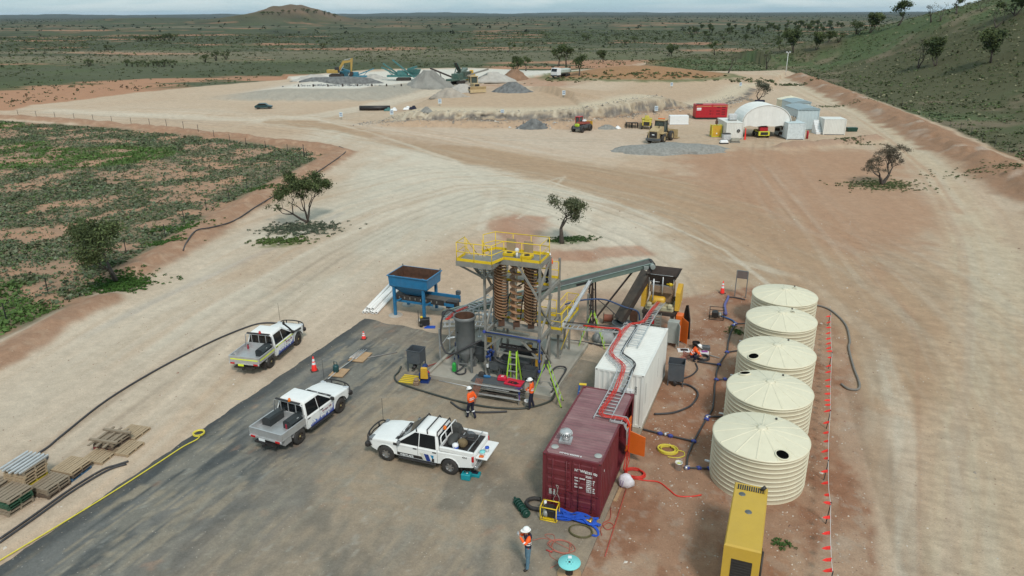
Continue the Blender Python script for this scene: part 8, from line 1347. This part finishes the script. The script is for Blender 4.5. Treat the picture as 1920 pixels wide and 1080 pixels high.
t = thing('fuel_cube', 'yellow framed fuel cube left of the camp container', 'fuel cube', at(1343, 257), FACE); P1('panel', gold, t, lambda b: b.bb(-.7, .7, 0, 1.2, .15, 1.85, 0, .02)); P1('frame', M('lemon_frame', (.62, .6, .05), .5), t, lambda b: ([b.bar((x, y, 0), (x, y, 1.95), .1) for x in (-.75, .75) for y in (-.03, 1.23)], b.bar((-.75, -.03, 1.95), (.75, -.03, 1.95), .1), b.bar((-.75, -.03, .1), (.75, -.03, .1), .1))); P1('stack', rust, t, lambda b: (b.cyl((0, .5, 1.85), (0, .5, 2.9), .13, n=8), b.box((0, .5, 2.3), (.4, .3, .5)))); P1('label', sign_w, t, lambda b: b.bb(-.1, .1, -.06, -.04, .5, .7))
t = thing('wrapped_pallet', 'white wrapped pallet low before the yellow fuel cube', 'pallet load', at(1358, 270), FACE); P1('wrap', plastic_w, t, lambda b: b.box((0, .3, .35), (1.3, .7, .4), 0, 0, (.85, .8), .06)); P1('base', black, t, lambda b: b.box((0, .3, .08), (1.3, .7, .16)))
t = thing('grey_stillage', 'grey sheeted stillage before the camp container', 'stillage', at(1379, 268), FACE); P1('sheet', M('khaki_sheet', (.28, .26, .21), .8), t, lambda b: b.box((0, .4, .45), (1.4, .8, .5), 0, 0, (.9, .7), .08)); P1('base', grey_steel, t, lambda b: b.box((0, .4, .1), (1.45, .8, .18)))
item('hose_reel', 'dark hose reel hung on the front of the left camp container', 'hose reel', (Matrix.Translation(wl.location) @ Matrix.Rotation(FACE, 4, 'Z')) @ Vector((.6, -.08, 1.35)), black, lambda b: (b.lathe([(.12, -.05), (.25, -.05), (.25, .04), (.12, .04), (.12, -.05)], 14, axis='y')), FACE); item('hanging_hose', 'red hose hanging at the corner of the left camp container', 'hose', at(1395, 262), flag_red, lambda b: b.loft([[(x*k, 0, z), (x*k+.18*k, 0, z), (x*k+.18*k, .1, z), (x*k, .1, z)] for x, k, z in ((0, 1.6, 0), (.05, 1, .8), (.1, .6, 1.8))]), FACE)
t = thing('drilling_rig', 'yellow and red machine parked inside the fabric shelter', 'machine', at(1432, 259), FACE); P1('chassis', M('lemon_frame', (.62, .6, .05)), t, lambda b: (b.bb(-.9, .9, 0, .35, .35, 1.05, 0, .05), b.bb(-.75, .75, .35, 3.2, .5, 1.0))); P1('radiator', black, t, lambda b: b.bb(-.6, .6, -.02, -.001, .5, .95)); P1('engine', red, t, lambda b: b.bb(-.65, .65, .3, 1.3, 1.05, 1.75, 0, .06)); P1('boom', black, t, lambda b: (b.bar((-.9, .8, 1.8), (1.2, 1.6, 1.9), .3), b.bar((-1.3, .9, .8), (1.6, .9, .7), .18)))
for x in (-.85, .85):
    for y in (.6, 2.6): wheel(t, (x, y, .42), .42, .3, rim_k, 'x', 5, 1 if x > 0 else -1)
item('gear_clutter', 'dark gear stacked inside the right edge of the shelter', 'gear', at(1468, 258), rust_dark, lambda b: [b.box((rnd.uniform(-.3, .3), rnd.uniform(0, 2), .25+.4*i), (.6, .8, .4), rnd.uniform(0, 1)) for i in range(5)], FACE); item('steel_steps', 'white steel steps beside the small end container', 'steps', at(1536, 252), sign_w, lambda b: [b.bb(-.45, .45, .1+i*.35, .45+i*.35, 0, .35+.35*i) for i in range(6)], FACE); item('roof_basket', 'dark basket of gear on the roof of the right container', 'basket', (Matrix.Translation(wr.location) @ Matrix.Rotation(FACE, 4, 'Z')) @ Vector((-.1, 3.0, 2.61)), wood_grey, lambda b: (b.box((0, 0, .25), (1.5, 1.0, .5), 0, 0, (1.05, 1.05), .04), b.box((0, 0, .6), (1.1, .7, .3), .2, 0, (.6, .6), .1)), FACE); item('red_cylinder', 'red gas cylinder beside the right camp container', 'gas cylinder', at(1513, 260), red, lambda b: b.lathe([(0.001, 0), (.18, 0), (.18, 1.1), (.08, 1.3), (0.001, 1.32)], 12)); item('green_bin', 'dark green bin right of the small end container', 'bin', at(1598, 247), dk_green, lambda b: b.box((0, .3, .35), (1.6, .8, .7), 0, 0, (1.1, 1.1), .05), FACE)
item('dark_blue_box', 'dark blue machine box behind the fabric shelter', 'box', at(1425, 196), navy, lambda b: b.box((0, .4, .5), (2.0, .9, .9), 0, 0, (1, 1), .05), FACE); item('bin_container', 'white slatted bin container behind the loader', 'container', at(1273, 234), sign_w, lambda b: (b.bb(-1.7, 1.7, 0, 1.5, .15, 1.6, 0, .03), b.bb(-1.6, 1.6, .05, 1.4, 0, .15), b.bb(-1.75, 1.75, -.05, 0, .05, .18), b.bb(-.3, .1, -.03, 0, .8, .9)), FACE)
# ------------------------------------------------------------------ wheeled and tracked plant
def loader(label, px, py, rz, sc=1.):
    t = thing('wheel_loader', label, 'wheel loader', at(px, py), rz); t.scale = (sc,)*3; sy = sand_yellow
    P1('engine_hood', sy, t, lambda b: b.loft([[(x, -3.3, z) for x, z in ((-.8, .9), (.8, .9), (.75, 2.05), (-.75, 2.05))], [(x, -1.2, z) for x, z in ((-.85, .9), (.85, .9), (.8, 2.5), (-.8, 2.5))], [(x, -.9, z) for x, z in ((-.85, .9), (.85, .9), (.8, 2.5), (-.8, 2.5))]])); P1('grille', black, t, lambda b: b.bb(-.62, .62, -3.34, -3.28, 1.0, 1.9)); P1('badge', sign_w, t, lambda b: b.bb(-.2, .2, -3.36, -3.34, 1.4, 1.55)); P1('counterweight', dark_steel, t, lambda b: b.box((0, -3.2, .72), (2.3, .6, .4), bev=.06))
    P1('cab_frame', M('cab_black', (.03, .03, .03), .5), t, lambda b: ([b.bar((x, y, 1.7), (x*.92, y*.95, 3.3), .12) for x in (-.75, .75) for y in (-.85, .75)], b.bb(-.8, .8, -.9, .8, 1.5, 1.75))); P1('cab_glass', M('cab_glass', (.05, .075, .07), .08), t, lambda b: b.loft([ring2(.7, -.82, .72, 1.75), ring2(.66, -.8, .68, 3.25)])); P1('cab_roof', sy, t, lambda b: b.box((0, -.05, 3.38), (1.75, 1.85, .18), bev=.05)); P1('beacon', amber, t, lambda b: b.box((0, -.05, 3.55), (1.1, .25, .15), bev=.03))
    P1('front_frame', sy, t, lambda b: b.loft([ring2(.5, .9, 3.0, .7), ring2(.45, 1.0, 2.4, 1.9)])); P1('lift_arms', sy, t, lambda b: [b.bar((x, 1.3, 1.8), (x, 3.6, .9), .22, .4) for x in (-.55, .55)]); P1('bucket', sy, t, lambda b: b.loft([[(x, y, z) for y, z in ((3.5, .1), (4.9, .12), (4.9, .2), (3.7, .3), (3.65, 1.5), (3.5, 1.55))] for x in (-1.55, 1.55)])); P1('fenders', sy, t, lambda b: [b.bb(x-.28, x+.28, -2.7, -.95, 1.55, 1.65) for x in (-1.05, 1.05)])
    for x in (-1.08, 1.08):
        for y in (-1.75, 1.75): wheel(t, (x, y, .78), .78, .55, sy, 'x', 5, 1 if x > 0 else -1, .5)
    P1('exhaust_stack', black, t, lambda b: b.cyl((.35, -1.9, 2.3), (.35, -1.9, 3.1), .07, n=8)); return t
ring2 = lambda w, y0, y1, z: [(-w, y0, z), (w, y0, z), (w, y1, z), (-w, y1, z)]
loader('sandy yellow wheel loader parked behind the grey gravel heap', 1238, 265, FACE-.55)
t = thing('telehandler', 'red and lime telehandler parked by the cut bank', 'telehandler', at(1091, 246), FACE-.6); P1('chassis', dark_steel, t, lambda b: b.bb(-.7, .7, -2.0, 2.0, .6, 1.1)); P1('boom', M('faded_red', (.30, .05, .035), .6, dust=.3), t, lambda b: b.bar((.15, -1.8, 1.6), (.1, 2.4, 1.2), .4)); P1('engine_pod', M('lime_pod', (.35, .5, .03), .5), t, lambda b: b.box((.1, -1.9, 1.25), (.8, .5, .5), bev=.1)); P1('cab_frame', red, t, lambda b: ([b.bar((x, y, 1.1), (x, y, 2.4), .08) for x in (-.95, -.25) for y in (-.6, .6)], b.bb(-1.0, -.2, -.65, .65, 2.4, 2.5))); P1('cab_glass', M('cab_glass', (.05, .075, .07)), t, lambda b: b.bb(-.92, -.28, -.57, .57, 1.15, 2.38)); P1('fork_carriage', gold, t, lambda b: b.bb(-.7, .7, 2.4, 2.5, .4, 1.5)); P1('white_cover', sign_w, t, lambda b: b.box((.1, .6, 1.75), (.5, .9, .3), bev=.08))
for x in (-.85, .85):
    for y in (-1.4, 1.4): wheel(t, (x, y, .55), .55, .42, rim_k, 'x', 5, 1 if x > 0 else -1)
t = thing('yellow_dumper', 'small yellow site dumper behind the loader', 'dumper', at(1212, 241), FACE-.2); P1('body', M('lemon_body', (.5, .42, .05), .55, dust=.2), t, lambda b: (b.bb(-.8, .8, -1.2, .6, .6, 1.5, 0, .1), b.box((0, 1.2, 1.3), (1.6, 1.4, .7), 0, 0, (1.15, 1.15), .05))); P1('cab', M('lemon_body', (.5, .42, .05)), t, lambda b: b.box((0, -.3, 1.9), (.9, .9, .8), 0, 0, (.8, .8), .1)); P1('guard', black, t, lambda b: b.bb(-.5, .5, -1.25, -1.2, .7, 1.3))
for x in (-.8, .8):
    for y in (-.8, 1.1): wheel(t, (x, y, .42), .42, .32, rim_k, 'x', 5, 1 if x > 0 else -1)
for i, (x, lab) in enumerate(((1179, 'left black steel frame by the cut bank'), (1190, 'right black steel frame by the cut bank'))): t = thing('steel_stand', lab, 'stand', at(x, 240), FACE); P1('frame', black, t, lambda b: ([b.bar((sx*.5, sy*.4, 0), (sx*.5, sy*.4, .95), .12) for sx in (-1, 1) for sy in (-1, 1)], b.bb(-.56, .56, -.46, .46, .85, .97), b.bar((0, -.4, 0), (0, -.4, .9), .1)))
def tracks(t, L_, r, w, gx): 
    for s_ in (-1, 1): P1('track', rubber, t, lambda b: b.loft([[(s_*gx+x, y, z) for y, z in [(L_/2*(1 if math.cos(a) > 0 else -1)+r*math.cos(a), r+r*math.sin(a)) for a in [-PI/2+2*PI*(i+.5)/16 for i in range(16)]]] for x in (-w/2, w/2)])); P1('track_frame', rust_dark, t, lambda b: b.bb(s_*gx-w*.54, s_*gx+w*.54, -L_/2, L_/2, r*.6, r*1.4))
t = thing('excavator', 'yellow excavator reaching down on top of the dark rock heap', 'excavator', at(632, 151), FACE-PI/2); t.scale = (.9,)*3; t.location.z += 1.0; tracks(t, 3.4, .5, .6, 1.15)
dg = M('dull_gold', (.40, .26, .05), .55, dust=.25); P1('house', dg, t, lambda b: (b.bb(-1.3, 1.3, -2.9, .8, 1.25, 2.35, 0, .1))); P1('counterweight', M('dark_slate', (.06, .06, .055), .5), t, lambda b: b.bb(-1.25, 1.25, -3.0, -2.85, 1.35, 1.9, 0, .04)); P1('cab', M('cab_black', (.03, .03, .03)), t, lambda b: b.box((.85, .45, 2.4), (.9, 1.5, 1.6), 0, 0, (.92, .85), .08)); P1('handrail', black, t, lambda b: b.tube([(-1.2, -2.8, 2.35), (-1.2, -2.8, 3.2), (-1.2, .2, 3.2), (-1.2, .2, 2.35)], .03, 5)); P1('boom', dg, t, lambda b: b.loft([[(x, y, z) for x in (-.25,) for y, z in ((.3, 1.9), (2.4, 5.1), (5.3, 5.2), (5.5, 4.7), (2.8, 4.3), (1.0, 1.7))], [(.25, y, z) for y, z in ((.3, 1.9), (2.4, 5.1), (5.3, 5.2), (5.5, 4.7), (2.8, 4.3), (1.0, 1.7))]])); P1('stick', dg, t, lambda b: b.loft([[(x, y, z) for y, z in ((4.9, 5.7), (5.7, 5.9), (5.1, 1.6), (4.7, 1.6))] for x in (-.2, .2)])); P1('bucket', rust_dark, t, lambda b: b.loft([[(x, y, z) for y, z in ((4.6, 1.7), (5.3, 1.6), (5.4, .8), (4.9, .2), (4.0, .3), (4.3, .9))] for x in (-.7, .7)])); P1('hydraulic_ram', steel, t, lambda b: (b.bar((0, 1.2, 1.8), (0, 2.6, 3.6), .16), b.bar((0, 2.8, 5.3), (0, 5.2, 5.75), .14)))
t = thing('bulldozer', 'dusty yellow bulldozer on the red ramp', 'bulldozer', at(889, 172), FACE+.35); tracks(t, 3.0, .55, .6, 1.05); P1('body', sand_yellow, t, lambda b: b.bb(-.7, .7, -2.2, .6, .9, 1.9, 0, .08)); P1('cab_frame', sand_yellow, t, lambda b: ([b.bar((x, y, 1.8), (x, y, 3.2), .14) for x in (-.75, .75) for y in (-.2, 1.3)], b.bb(-.9, .9, -.35, 1.45, 3.2, 3.35))); P1('cab_glass', M('cab_glass', (.05, .075, .07)), t, lambda b: b.bb(-.68, .68, -.14, 1.24, 1.9, 3.2)); P1('blade', sand_yellow, t, lambda b: b.loft([[(x, y, z) for y, z in ((-3.1, .1), (-2.85, .2), (-2.8, .8), (-3.05, 1.4), (-3.15, 1.35), (-2.95, .75))] for x in (-1.8, 1.8)])); P1('push_arms', sand_yellow, t, lambda b: [b.bar((x, -2.9, .4), (x, .2, .6), .2) for x in (-1.45, 1.45)]); P1('ripper', rust_dark, t, lambda b: b.bb(-.8, .8, 1.9, 2.3, .5, 1.2)); P1('grille', black, t, lambda b: b.bb(-.5, .5, -2.24, -2.19, 1.0, 1.8))
def screen_plant(label, px, py, rz, sc, m, m2, kind):
    t = thing('screening_plant', label, 'screening plant', at(px, py), rz); t.scale = (sc,)*3; tracks(t, 3.2, .4, .45, .9)
    P1('chassis', m, t, lambda b: b.bb(-1.0, 1.0, -4.5, 4.5, 1.0, 1.5)); P1('engine_box', m, t, lambda b: b.bb(-1.1, 1.1, -1.6, 1.2, 1.5, 2.7, 0, .06)); P1('feed_hopper', m2, t, lambda b: (b.loft([[(x, y, z) for x, y in ((-.8, 2.0), (.8, 2.0), (.8, 4.2), (-.8, 4.2))] for z in (1.6, 1.7)]), b.loft([ring2(.9, 1.9, 4.4, 1.8), ring2(1.6, 1.4, 4.9, 3.0)], cap=False)))
    def belt_arm(y0, z0, y1, z1, x=0, w=.9): P1('conveyor_arm', m, t, lambda b: (b.bar((x-w/2, y0, z0), (x-w/2, y1, z1), .12, .35), b.bar((x+w/2, y0, z0), (x+w/2, y1, z1), .12, .35))); P1('conveyor_belt', belt, t, lambda b: b.bar((x, y0, z0+.15), (x, y1, z1+.15), w, .06)); P1('arm_strut', m2, t, lambda b: b.bar((x, y0*.6+y1*.4, 1.2), (x, y0*.35+y1*.65, z0*.35+z1*.65-.1), .14))
    if kind == 0: belt_arm(-1.0, 1.2, -6.0, 3.6); belt_arm(3.2, .9, -2.6, 5.6, 1.0, .8); belt_arm(-1.2, 1.5, -5.6, 4.6, -.6, .6)
    elif kind == 1: belt_arm(-.5, 1.4, -7.2, 3.8)
    else: belt_arm(2.5, 1.2, -1.2, 5.4, .2, 1.1); P1('folded_frame', m2, t, lambda b: (b.bar((-.9, -1.2, 1.2), (-.9, 1.0, 4.6), .2), b.bar((1.0, -1.0, 1.2), (1.0, .8, 4.2), .2)))
    P1('screen_deck', m2, t, lambda b: b.loft([[(x, y, z) for y, z in ((1.2, 2.6), (3.9, 3.4), (3.9, 4.0), (1.2, 3.2))] for x in (-.8, .8)])); return t
screen_plant('blue tracked crusher behind the excavator boom', 664, 150, FACE+PI/2, .85, teal2, teal2, 1); s0 = screen_plant('teal screening plant with raised conveyor arms behind the grey stockpile', 757, 151, FACE-PI/2, 1.05, teal, teal, 0); screen_plant('dark green tracked screener right of the grey stockpile', 859, 157, FACE-.5, 1.05, M('dark_teal', (.02, .10, .085), .55, dust=.3), green_steel, 2)
def stacker(label, px, py, rz, L_, m):
    t = thing('stacking_conveyor', label, 'conveyor', at(px, py), rz); P1('frame', m, t, lambda b: (b.bar((-.4, -L_/2, .8), (-.4, L_/2, 3.6), .14, .4), b.bar((.4, -L_/2, .8), (.4, L_/2, 3.6), .14, .4))); P1('belt', belt, t, lambda b: b.bar((0, -L_/2, 1.0), (0, L_/2, 3.8), .8, .05)); P1('support', m, t, lambda b: (b.bar((-.5, 0, 0), (-.4, .8, 2.5), .12), b.bar((.5, 0, 0), (.4, .8, 2.5), .12)))
stacker('dark stacking conveyor left of the green screener', 830, 152, FACE+PI/2, 7, rust_dark); stacker('long stacking conveyor right of the green screener', 884, 154, FACE-PI/2, 10, grey_steel); item('yellow_machine', 'yellow machine behind the right stacking conveyor', 'machine', at(883, 150), gold, lambda b: (b.box((0, 0, 1.4), (2.6, 1.5, 1.2), 0, 0, (1, 1), .1), b.box((.2, 0, 2.4), (1.2, 1.2, .9), 0, 0, (.9, .9), .1), b.box((0, 0, .4), (3, 1.6, .8))), FACE)
pile('dark_rock_heap', 'long heap of dark broken rock under the excavator', 640, 156, 130, 1.7, g_dark, 3, .35, flat=.3); pile('stockpile', 'tall conical grey stockpile in the quarry', 803, 163, 82, 4.4, M('grey_sand', (.24, .235, .215), .95, var=.3, scale=.5, streak=(1, 1, .3)), 4, .85); pile('stockpile', 'dark grey gravel heap right of the bulldozer', 962, 172, 76, 2.1, g_dark, 5, .6); pile('stockpile', 'reddish brown spoil heap behind the bulldozer', 965, 150, 62, 3.2, g_red, 6, .7); pile('stockpile', 'pale spoil heap right of the green screener', 925, 150, 70, 2.3, g_pale, 7, .6); pile('stockpile', 'low grey spoil heap at the far left of the quarry', 590, 150, 70, 1.6, g_pale, 8, .5); pile('stockpile', 'grey spoil heap behind the teal plant', 700, 147, 50, 1.3, g_pale, 9, .6); pile('stockpile', 'brown spoil bank before the bulldozer', 843, 181, 68, 1.8, g_tan, 10, .5); pile('stockpile', 'grey spoil ramp left of the bulldozer', 868, 172, 66, 1.7, g_pale, 11, .5); pile('stockpile', 'small grey rock pile on the bench', 800, 209, 22, .9, g_grey, 12, .7); pile('rock_heap', 'grey and white rock heap at the foot of the cut bank', 1000, 239, 52, 1.5, g_dark, 13, .5); pile('rock_heap', 'blue grey rubble beside the telehandler', 1137, 241, 40, .7, g_grey, 14, .6); pile('rock_heap', 'white bagged material beside the rubble', 1158, 241, 14, .5, plastic_w, 15, .7)
t = thing('tipper_truck', 'white truck parked where the track meets the plain', 'truck', at(1052, 145), FACE-.75); P1('cab', sign_w, t, lambda b: b.loft([ring2(1.15, -3.2, -1.5, .8), ring2(1.15, -3.25, -1.5, 1.7), ring2(1.1, -2.9, -1.5, 2.7)])); P1('windscreen', glass, t, lambda b: b.plate([(-1.0, -3.26, 1.75), (1.0, -3.26, 1.75), (.95, -2.98, 2.55), (-.95, -2.98, 2.55)], .02)); P1('tank_body', M('pale_green_grey', (.42, .48, .44), .5), t, lambda b: b.bb(-1.15, 1.15, -1.2, 3.4, 1.2, 2.4, 0, .25)); P1('chassis', black, t, lambda b: b.bb(-.5, .5, -3.1, 3.4, .6, 1.0)); P1('bumper', dark_steel, t, lambda b: b.bb(-1.15, 1.15, -3.35, -3.2, .5, .85))
for x in (-.95, .95):
    for y in (-2.4, 1.4, 2.5): wheel(t, (x, y, .5), .5, .3, rim_k, 'x', 5, 1 if x > 0 else -1)
person('distant worker in orange walking near the brown spoil heap', at(938, 151), FACE, dict(), hi_or, navy); t = thing('parked_car', 'small dark blue car left on the quarry floor', 'car', at(495, 204), FACE-PI/2+.15); t.scale = (.85,)*3; P1('body', M('dark_teal_car', (.012, .05, .06), .3), t, lambda b: b.loft([[(x, y, z) for y, z in ((-2.1, .35), (2.1, .35), (2.15, .7), (1.1, .95), (.5, 1.4), (-1.1, 1.42), (-1.8, .95), (-2.15, .8))] for x in (-.85, .85)])); P1('windows', glass, t, lambda b: b.loft([[(x, y, z) for y, z in ((-1.5, .98), (.95, .98), (.45, 1.33), (-1.05, 1.34))] for x in (-.86, .86)]))
for x in (-.78, .78):
    for y in (-1.35, 1.35): wheel(t, (x, y, .32), .32, .2, rim_k, 'x', 5, 1 if x > 0 else -1)
item('culvert_pipe', 'long black pipe lying on the bench edge', 'pipe', at(703, 207), black, lambda b: b.lathe([(.45, -3.2), (.5, -3.2), (.5, 3.2), (.45, 3.2), (.45, -3.2)], 14, (0, 0, .5), axis='x'), FACE)
for i, (x, y, c, lab) in enumerate(((727, 208, teal, 'teal sheet bundle beside the black pipe'), (738, 208, sign_w, 'white bundle on the bench edge'), (763, 206, sign_w, 'pale vehicle shape left of the small rock pile'), (774, 205, navy, 'dark vehicle shape left of the small rock pile'))): item('bench_gear', lab, 'gear', at(x, y), c, lambda b: (b.box((0, 0, .22), (1.5, 1.0, .44), 0, 0, (.8, .8), .1), b.box((.2, 0, .55), (.7, .7, .3), 0, 0, (.8, .8), .1)), FACE)
def small_sign(px, py, label, h=1.6, w=.9, bh=.9, m=None): t = thing('site_sign', label, 'sign', at(px, py), FACE); P1('post', grey_steel, t, lambda b: b.bar((0, 0, 0), (0, 0, h), .07)); P1('panel', m or M('sign_blue_white', (.55, .64, .68), .5), t, lambda b: b.bb(-w/2, w/2, -.07, -.04, h-bh, h)); P1('panel_text', M('sign_ink', (.12, .16, .30), .5), t, lambda b: (b.bb(-w*.35, w*.35, -.08, -.072, h-bh*.35, h-bh*.2), b.bb(-w*.35, w*.35, -.08, -.072, h-bh*.7, h-bh*.55)))
for a in ((1057, 183, 'pale sign on the slope above the telehandler'), (825, 199, 'pale sign on the slope above the small rock pile'), (1259, 165, 'pale sign on the brown slope in the middle'), (1388, 165, 'pale sign on the slope above the camp'), (735, 220, 'white sign on the left of the lower bench'), (942, 220, 'white sign in the middle of the lower bench'), (1230, 213, 'white sign at the foot of the cut behind the loader'), (640, 224, 'grey double sign on the left haul road')): small_sign(*a, **({'w': .65, 'h': 1.4}))
t = thing('light_pole', 'tall white pole with twin floodlights at the head of the track', 'light pole', at(1473, 141), FACE); P1('pole', sign_w, t, lambda b: b.cyl((0, 0, 0), (0, 0, 7.0), .10, .07, 8)); P1('cross_arm', sign_w, t, lambda b: b.bar((-.6, 0, 6.9), (.6, 0, 6.9), .1))
for x in (-.5, .5): P1('floodlight', M('flood_grey', (.5, .52, .54), .4), t, lambda b: b.box((x, -.1, 7.1), (.45, .25, .4), bev=.03))
for i in range(13): q = at(560+i*27.5, 162.5-i*.15); item('edge_marker', ('leftmost' if i == 0 else 'rightmost' if i == 12 else 'small') + ' dark edge marker along the quarry pad rim', 'marker', q, rust_dark, lambda b: b.box((0, 0, .3), (.35, .35, .6), 0, 0, (.7, .7), .04))['group'] = 'edge markers along the quarry pad'
# the cut bench face itself, a ragged strip of rock
def rock_face():
    L_ = [0.]
    for p, q in zip(CUT[:-1], CUT[1:]): L_.append(L_[-1]+math.hypot(q[0]-p[0], q[1]-p[1]))
    A = np.arange(6, L_[-1]-14, .22); X0 = np.interp(A, L_, [p[0] for p in CUT]); Y0 = np.interp(A, L_, [p[1] for p in CUT]); nx = -np.gradient(Y0, A); ny = np.gradient(X0, A); ln = np.hypot(nx, ny); nx, ny = nx/ln, ny/ln
    k9 = np.ones(41)/41; nx, ny = np.convolve(np.pad(nx, 20, 'edge'), k9, 'valid'), np.convolve(np.pad(ny, 20, 'edge'), k9, 'valid')
    so_ = 2.9+1.0*(fbm(A*.16, A*0, 3, 33)-.5)*2; V = np.linspace(0, 1, 11); zb = height(X0+nx*(so_-.9), Y0+ny*(so_-.9)); zt = height(X0+nx*(so_+3.4), Y0+ny*(so_+3.4)); end = ss(0, 10, A-6)*ss(0, 10, L_[-1]-14-A)
    rows, cols = [], []
    for v in V:
        nn = fbm(A*1.3, A*0+v*2.2, 4, 34, .6)-.5; s = so_+v*.9+nn*1.1*(v > .01)+(2.6 if v > .95 else 0); z = zb-.12+(zt-zb+.10)*(v if v <= .95 else 1)*(.35+.65*end); rows.append((X0+nx*s, Y0+ny*s, np.where(v > .95, height(X0+nx*s, Y0+ny*s)-.03, z)))
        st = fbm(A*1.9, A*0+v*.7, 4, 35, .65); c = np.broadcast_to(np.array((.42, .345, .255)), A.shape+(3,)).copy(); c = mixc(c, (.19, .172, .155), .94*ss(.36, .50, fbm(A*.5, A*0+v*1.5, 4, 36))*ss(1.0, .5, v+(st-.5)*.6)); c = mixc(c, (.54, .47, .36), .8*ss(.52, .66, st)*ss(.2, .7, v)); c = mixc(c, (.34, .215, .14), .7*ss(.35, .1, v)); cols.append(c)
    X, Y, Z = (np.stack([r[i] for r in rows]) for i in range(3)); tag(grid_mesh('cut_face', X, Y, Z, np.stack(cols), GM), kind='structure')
rock_face()
# broken rock along the cut face and on the heaps
cp = []
for (ax, ay), (bx, by) in zip(CUT[:-2], CUT[1:-1]):
    l = math.hypot(bx-ax, by-ay); k = int(l*30); f = rs.uniform(0, 1, k); o_ = rs.normal(3.6, 1.5, k); cp.append(np.stack([ax+(bx-ax)*f-(by-ay)/l*o_, ay+(by-ay)*f+(bx-ax)/l*o_], 1))
cp = np.concatenate(cp); n = len(cp); stones(cp, rs.uniform(.06, .2, n)*(1+.8*(rs.uniform(0, 1, n) > .93)), pick(n, [(.22, .20, .18), (.32, .29, .255), (.15, .135, .12), (.44, .39, .33)]), 'cut_face_rubble', 'broken grey rock along the cut bench face')
for px, py, wp, k, lab in ((640, 160, 130, 420, 'dark broken rocks tumbled around the excavator heap'), (1000, 240, 60, 200, 'grey and white rocks spilled around the heap below the cut')):
    q = GT(px, py); w = pxm(px, py, wp)/2; e, f = rs.normal(size=k)*w*.5, rs.normal(size=k)*w*.13; cp = np.stack([q[0]+e*math.cos(YAW)-f*math.sin(YAW), q[1]+e*math.sin(YAW)+f*math.cos(YAW)], 1); stones(cp, rs.uniform(.12, .42, k), pick(k, [(.16, .165, .165), (.26, .27, .265), (.42, .42, .40), (.10, .10, .105)]), 'tumbled_rocks', lab)
# ------------------------------------------------------------------ haze
b = MB(); b.bb(-45000, 45000, -45000, 45000, -40, 190); hm = bpy.data.materials.new('haze_air'); hm.use_nodes = True; nt = hm.node_tree; nt.nodes.clear(); o_ = nt.nodes.new('ShaderNodeOutputMaterial'); v = nt.nodes.new('ShaderNodeVolumePrincipled'); v.inputs['Density'].default_value = 2.2e-5; v.inputs['Color'].default_value = (.62, .78, .95, 1); nt.links.new(v.outputs[0], o_.inputs['Volume']); tag(b.build('haze', hm), 'thin bluish air over the distant plain', kind='stuff')
# things of one kind share a group
byname = {}
for o in COL.objects:
    if o.parent is None and o.get('category') and not o.get('group'): byname.setdefault(o.name.split('.')[0], []).append(o)
for n_, L_ in byname.items():
    if len(L_) > 1:
        for o in L_: o['group'] = n_.replace('_', ' ')+'s about the site'
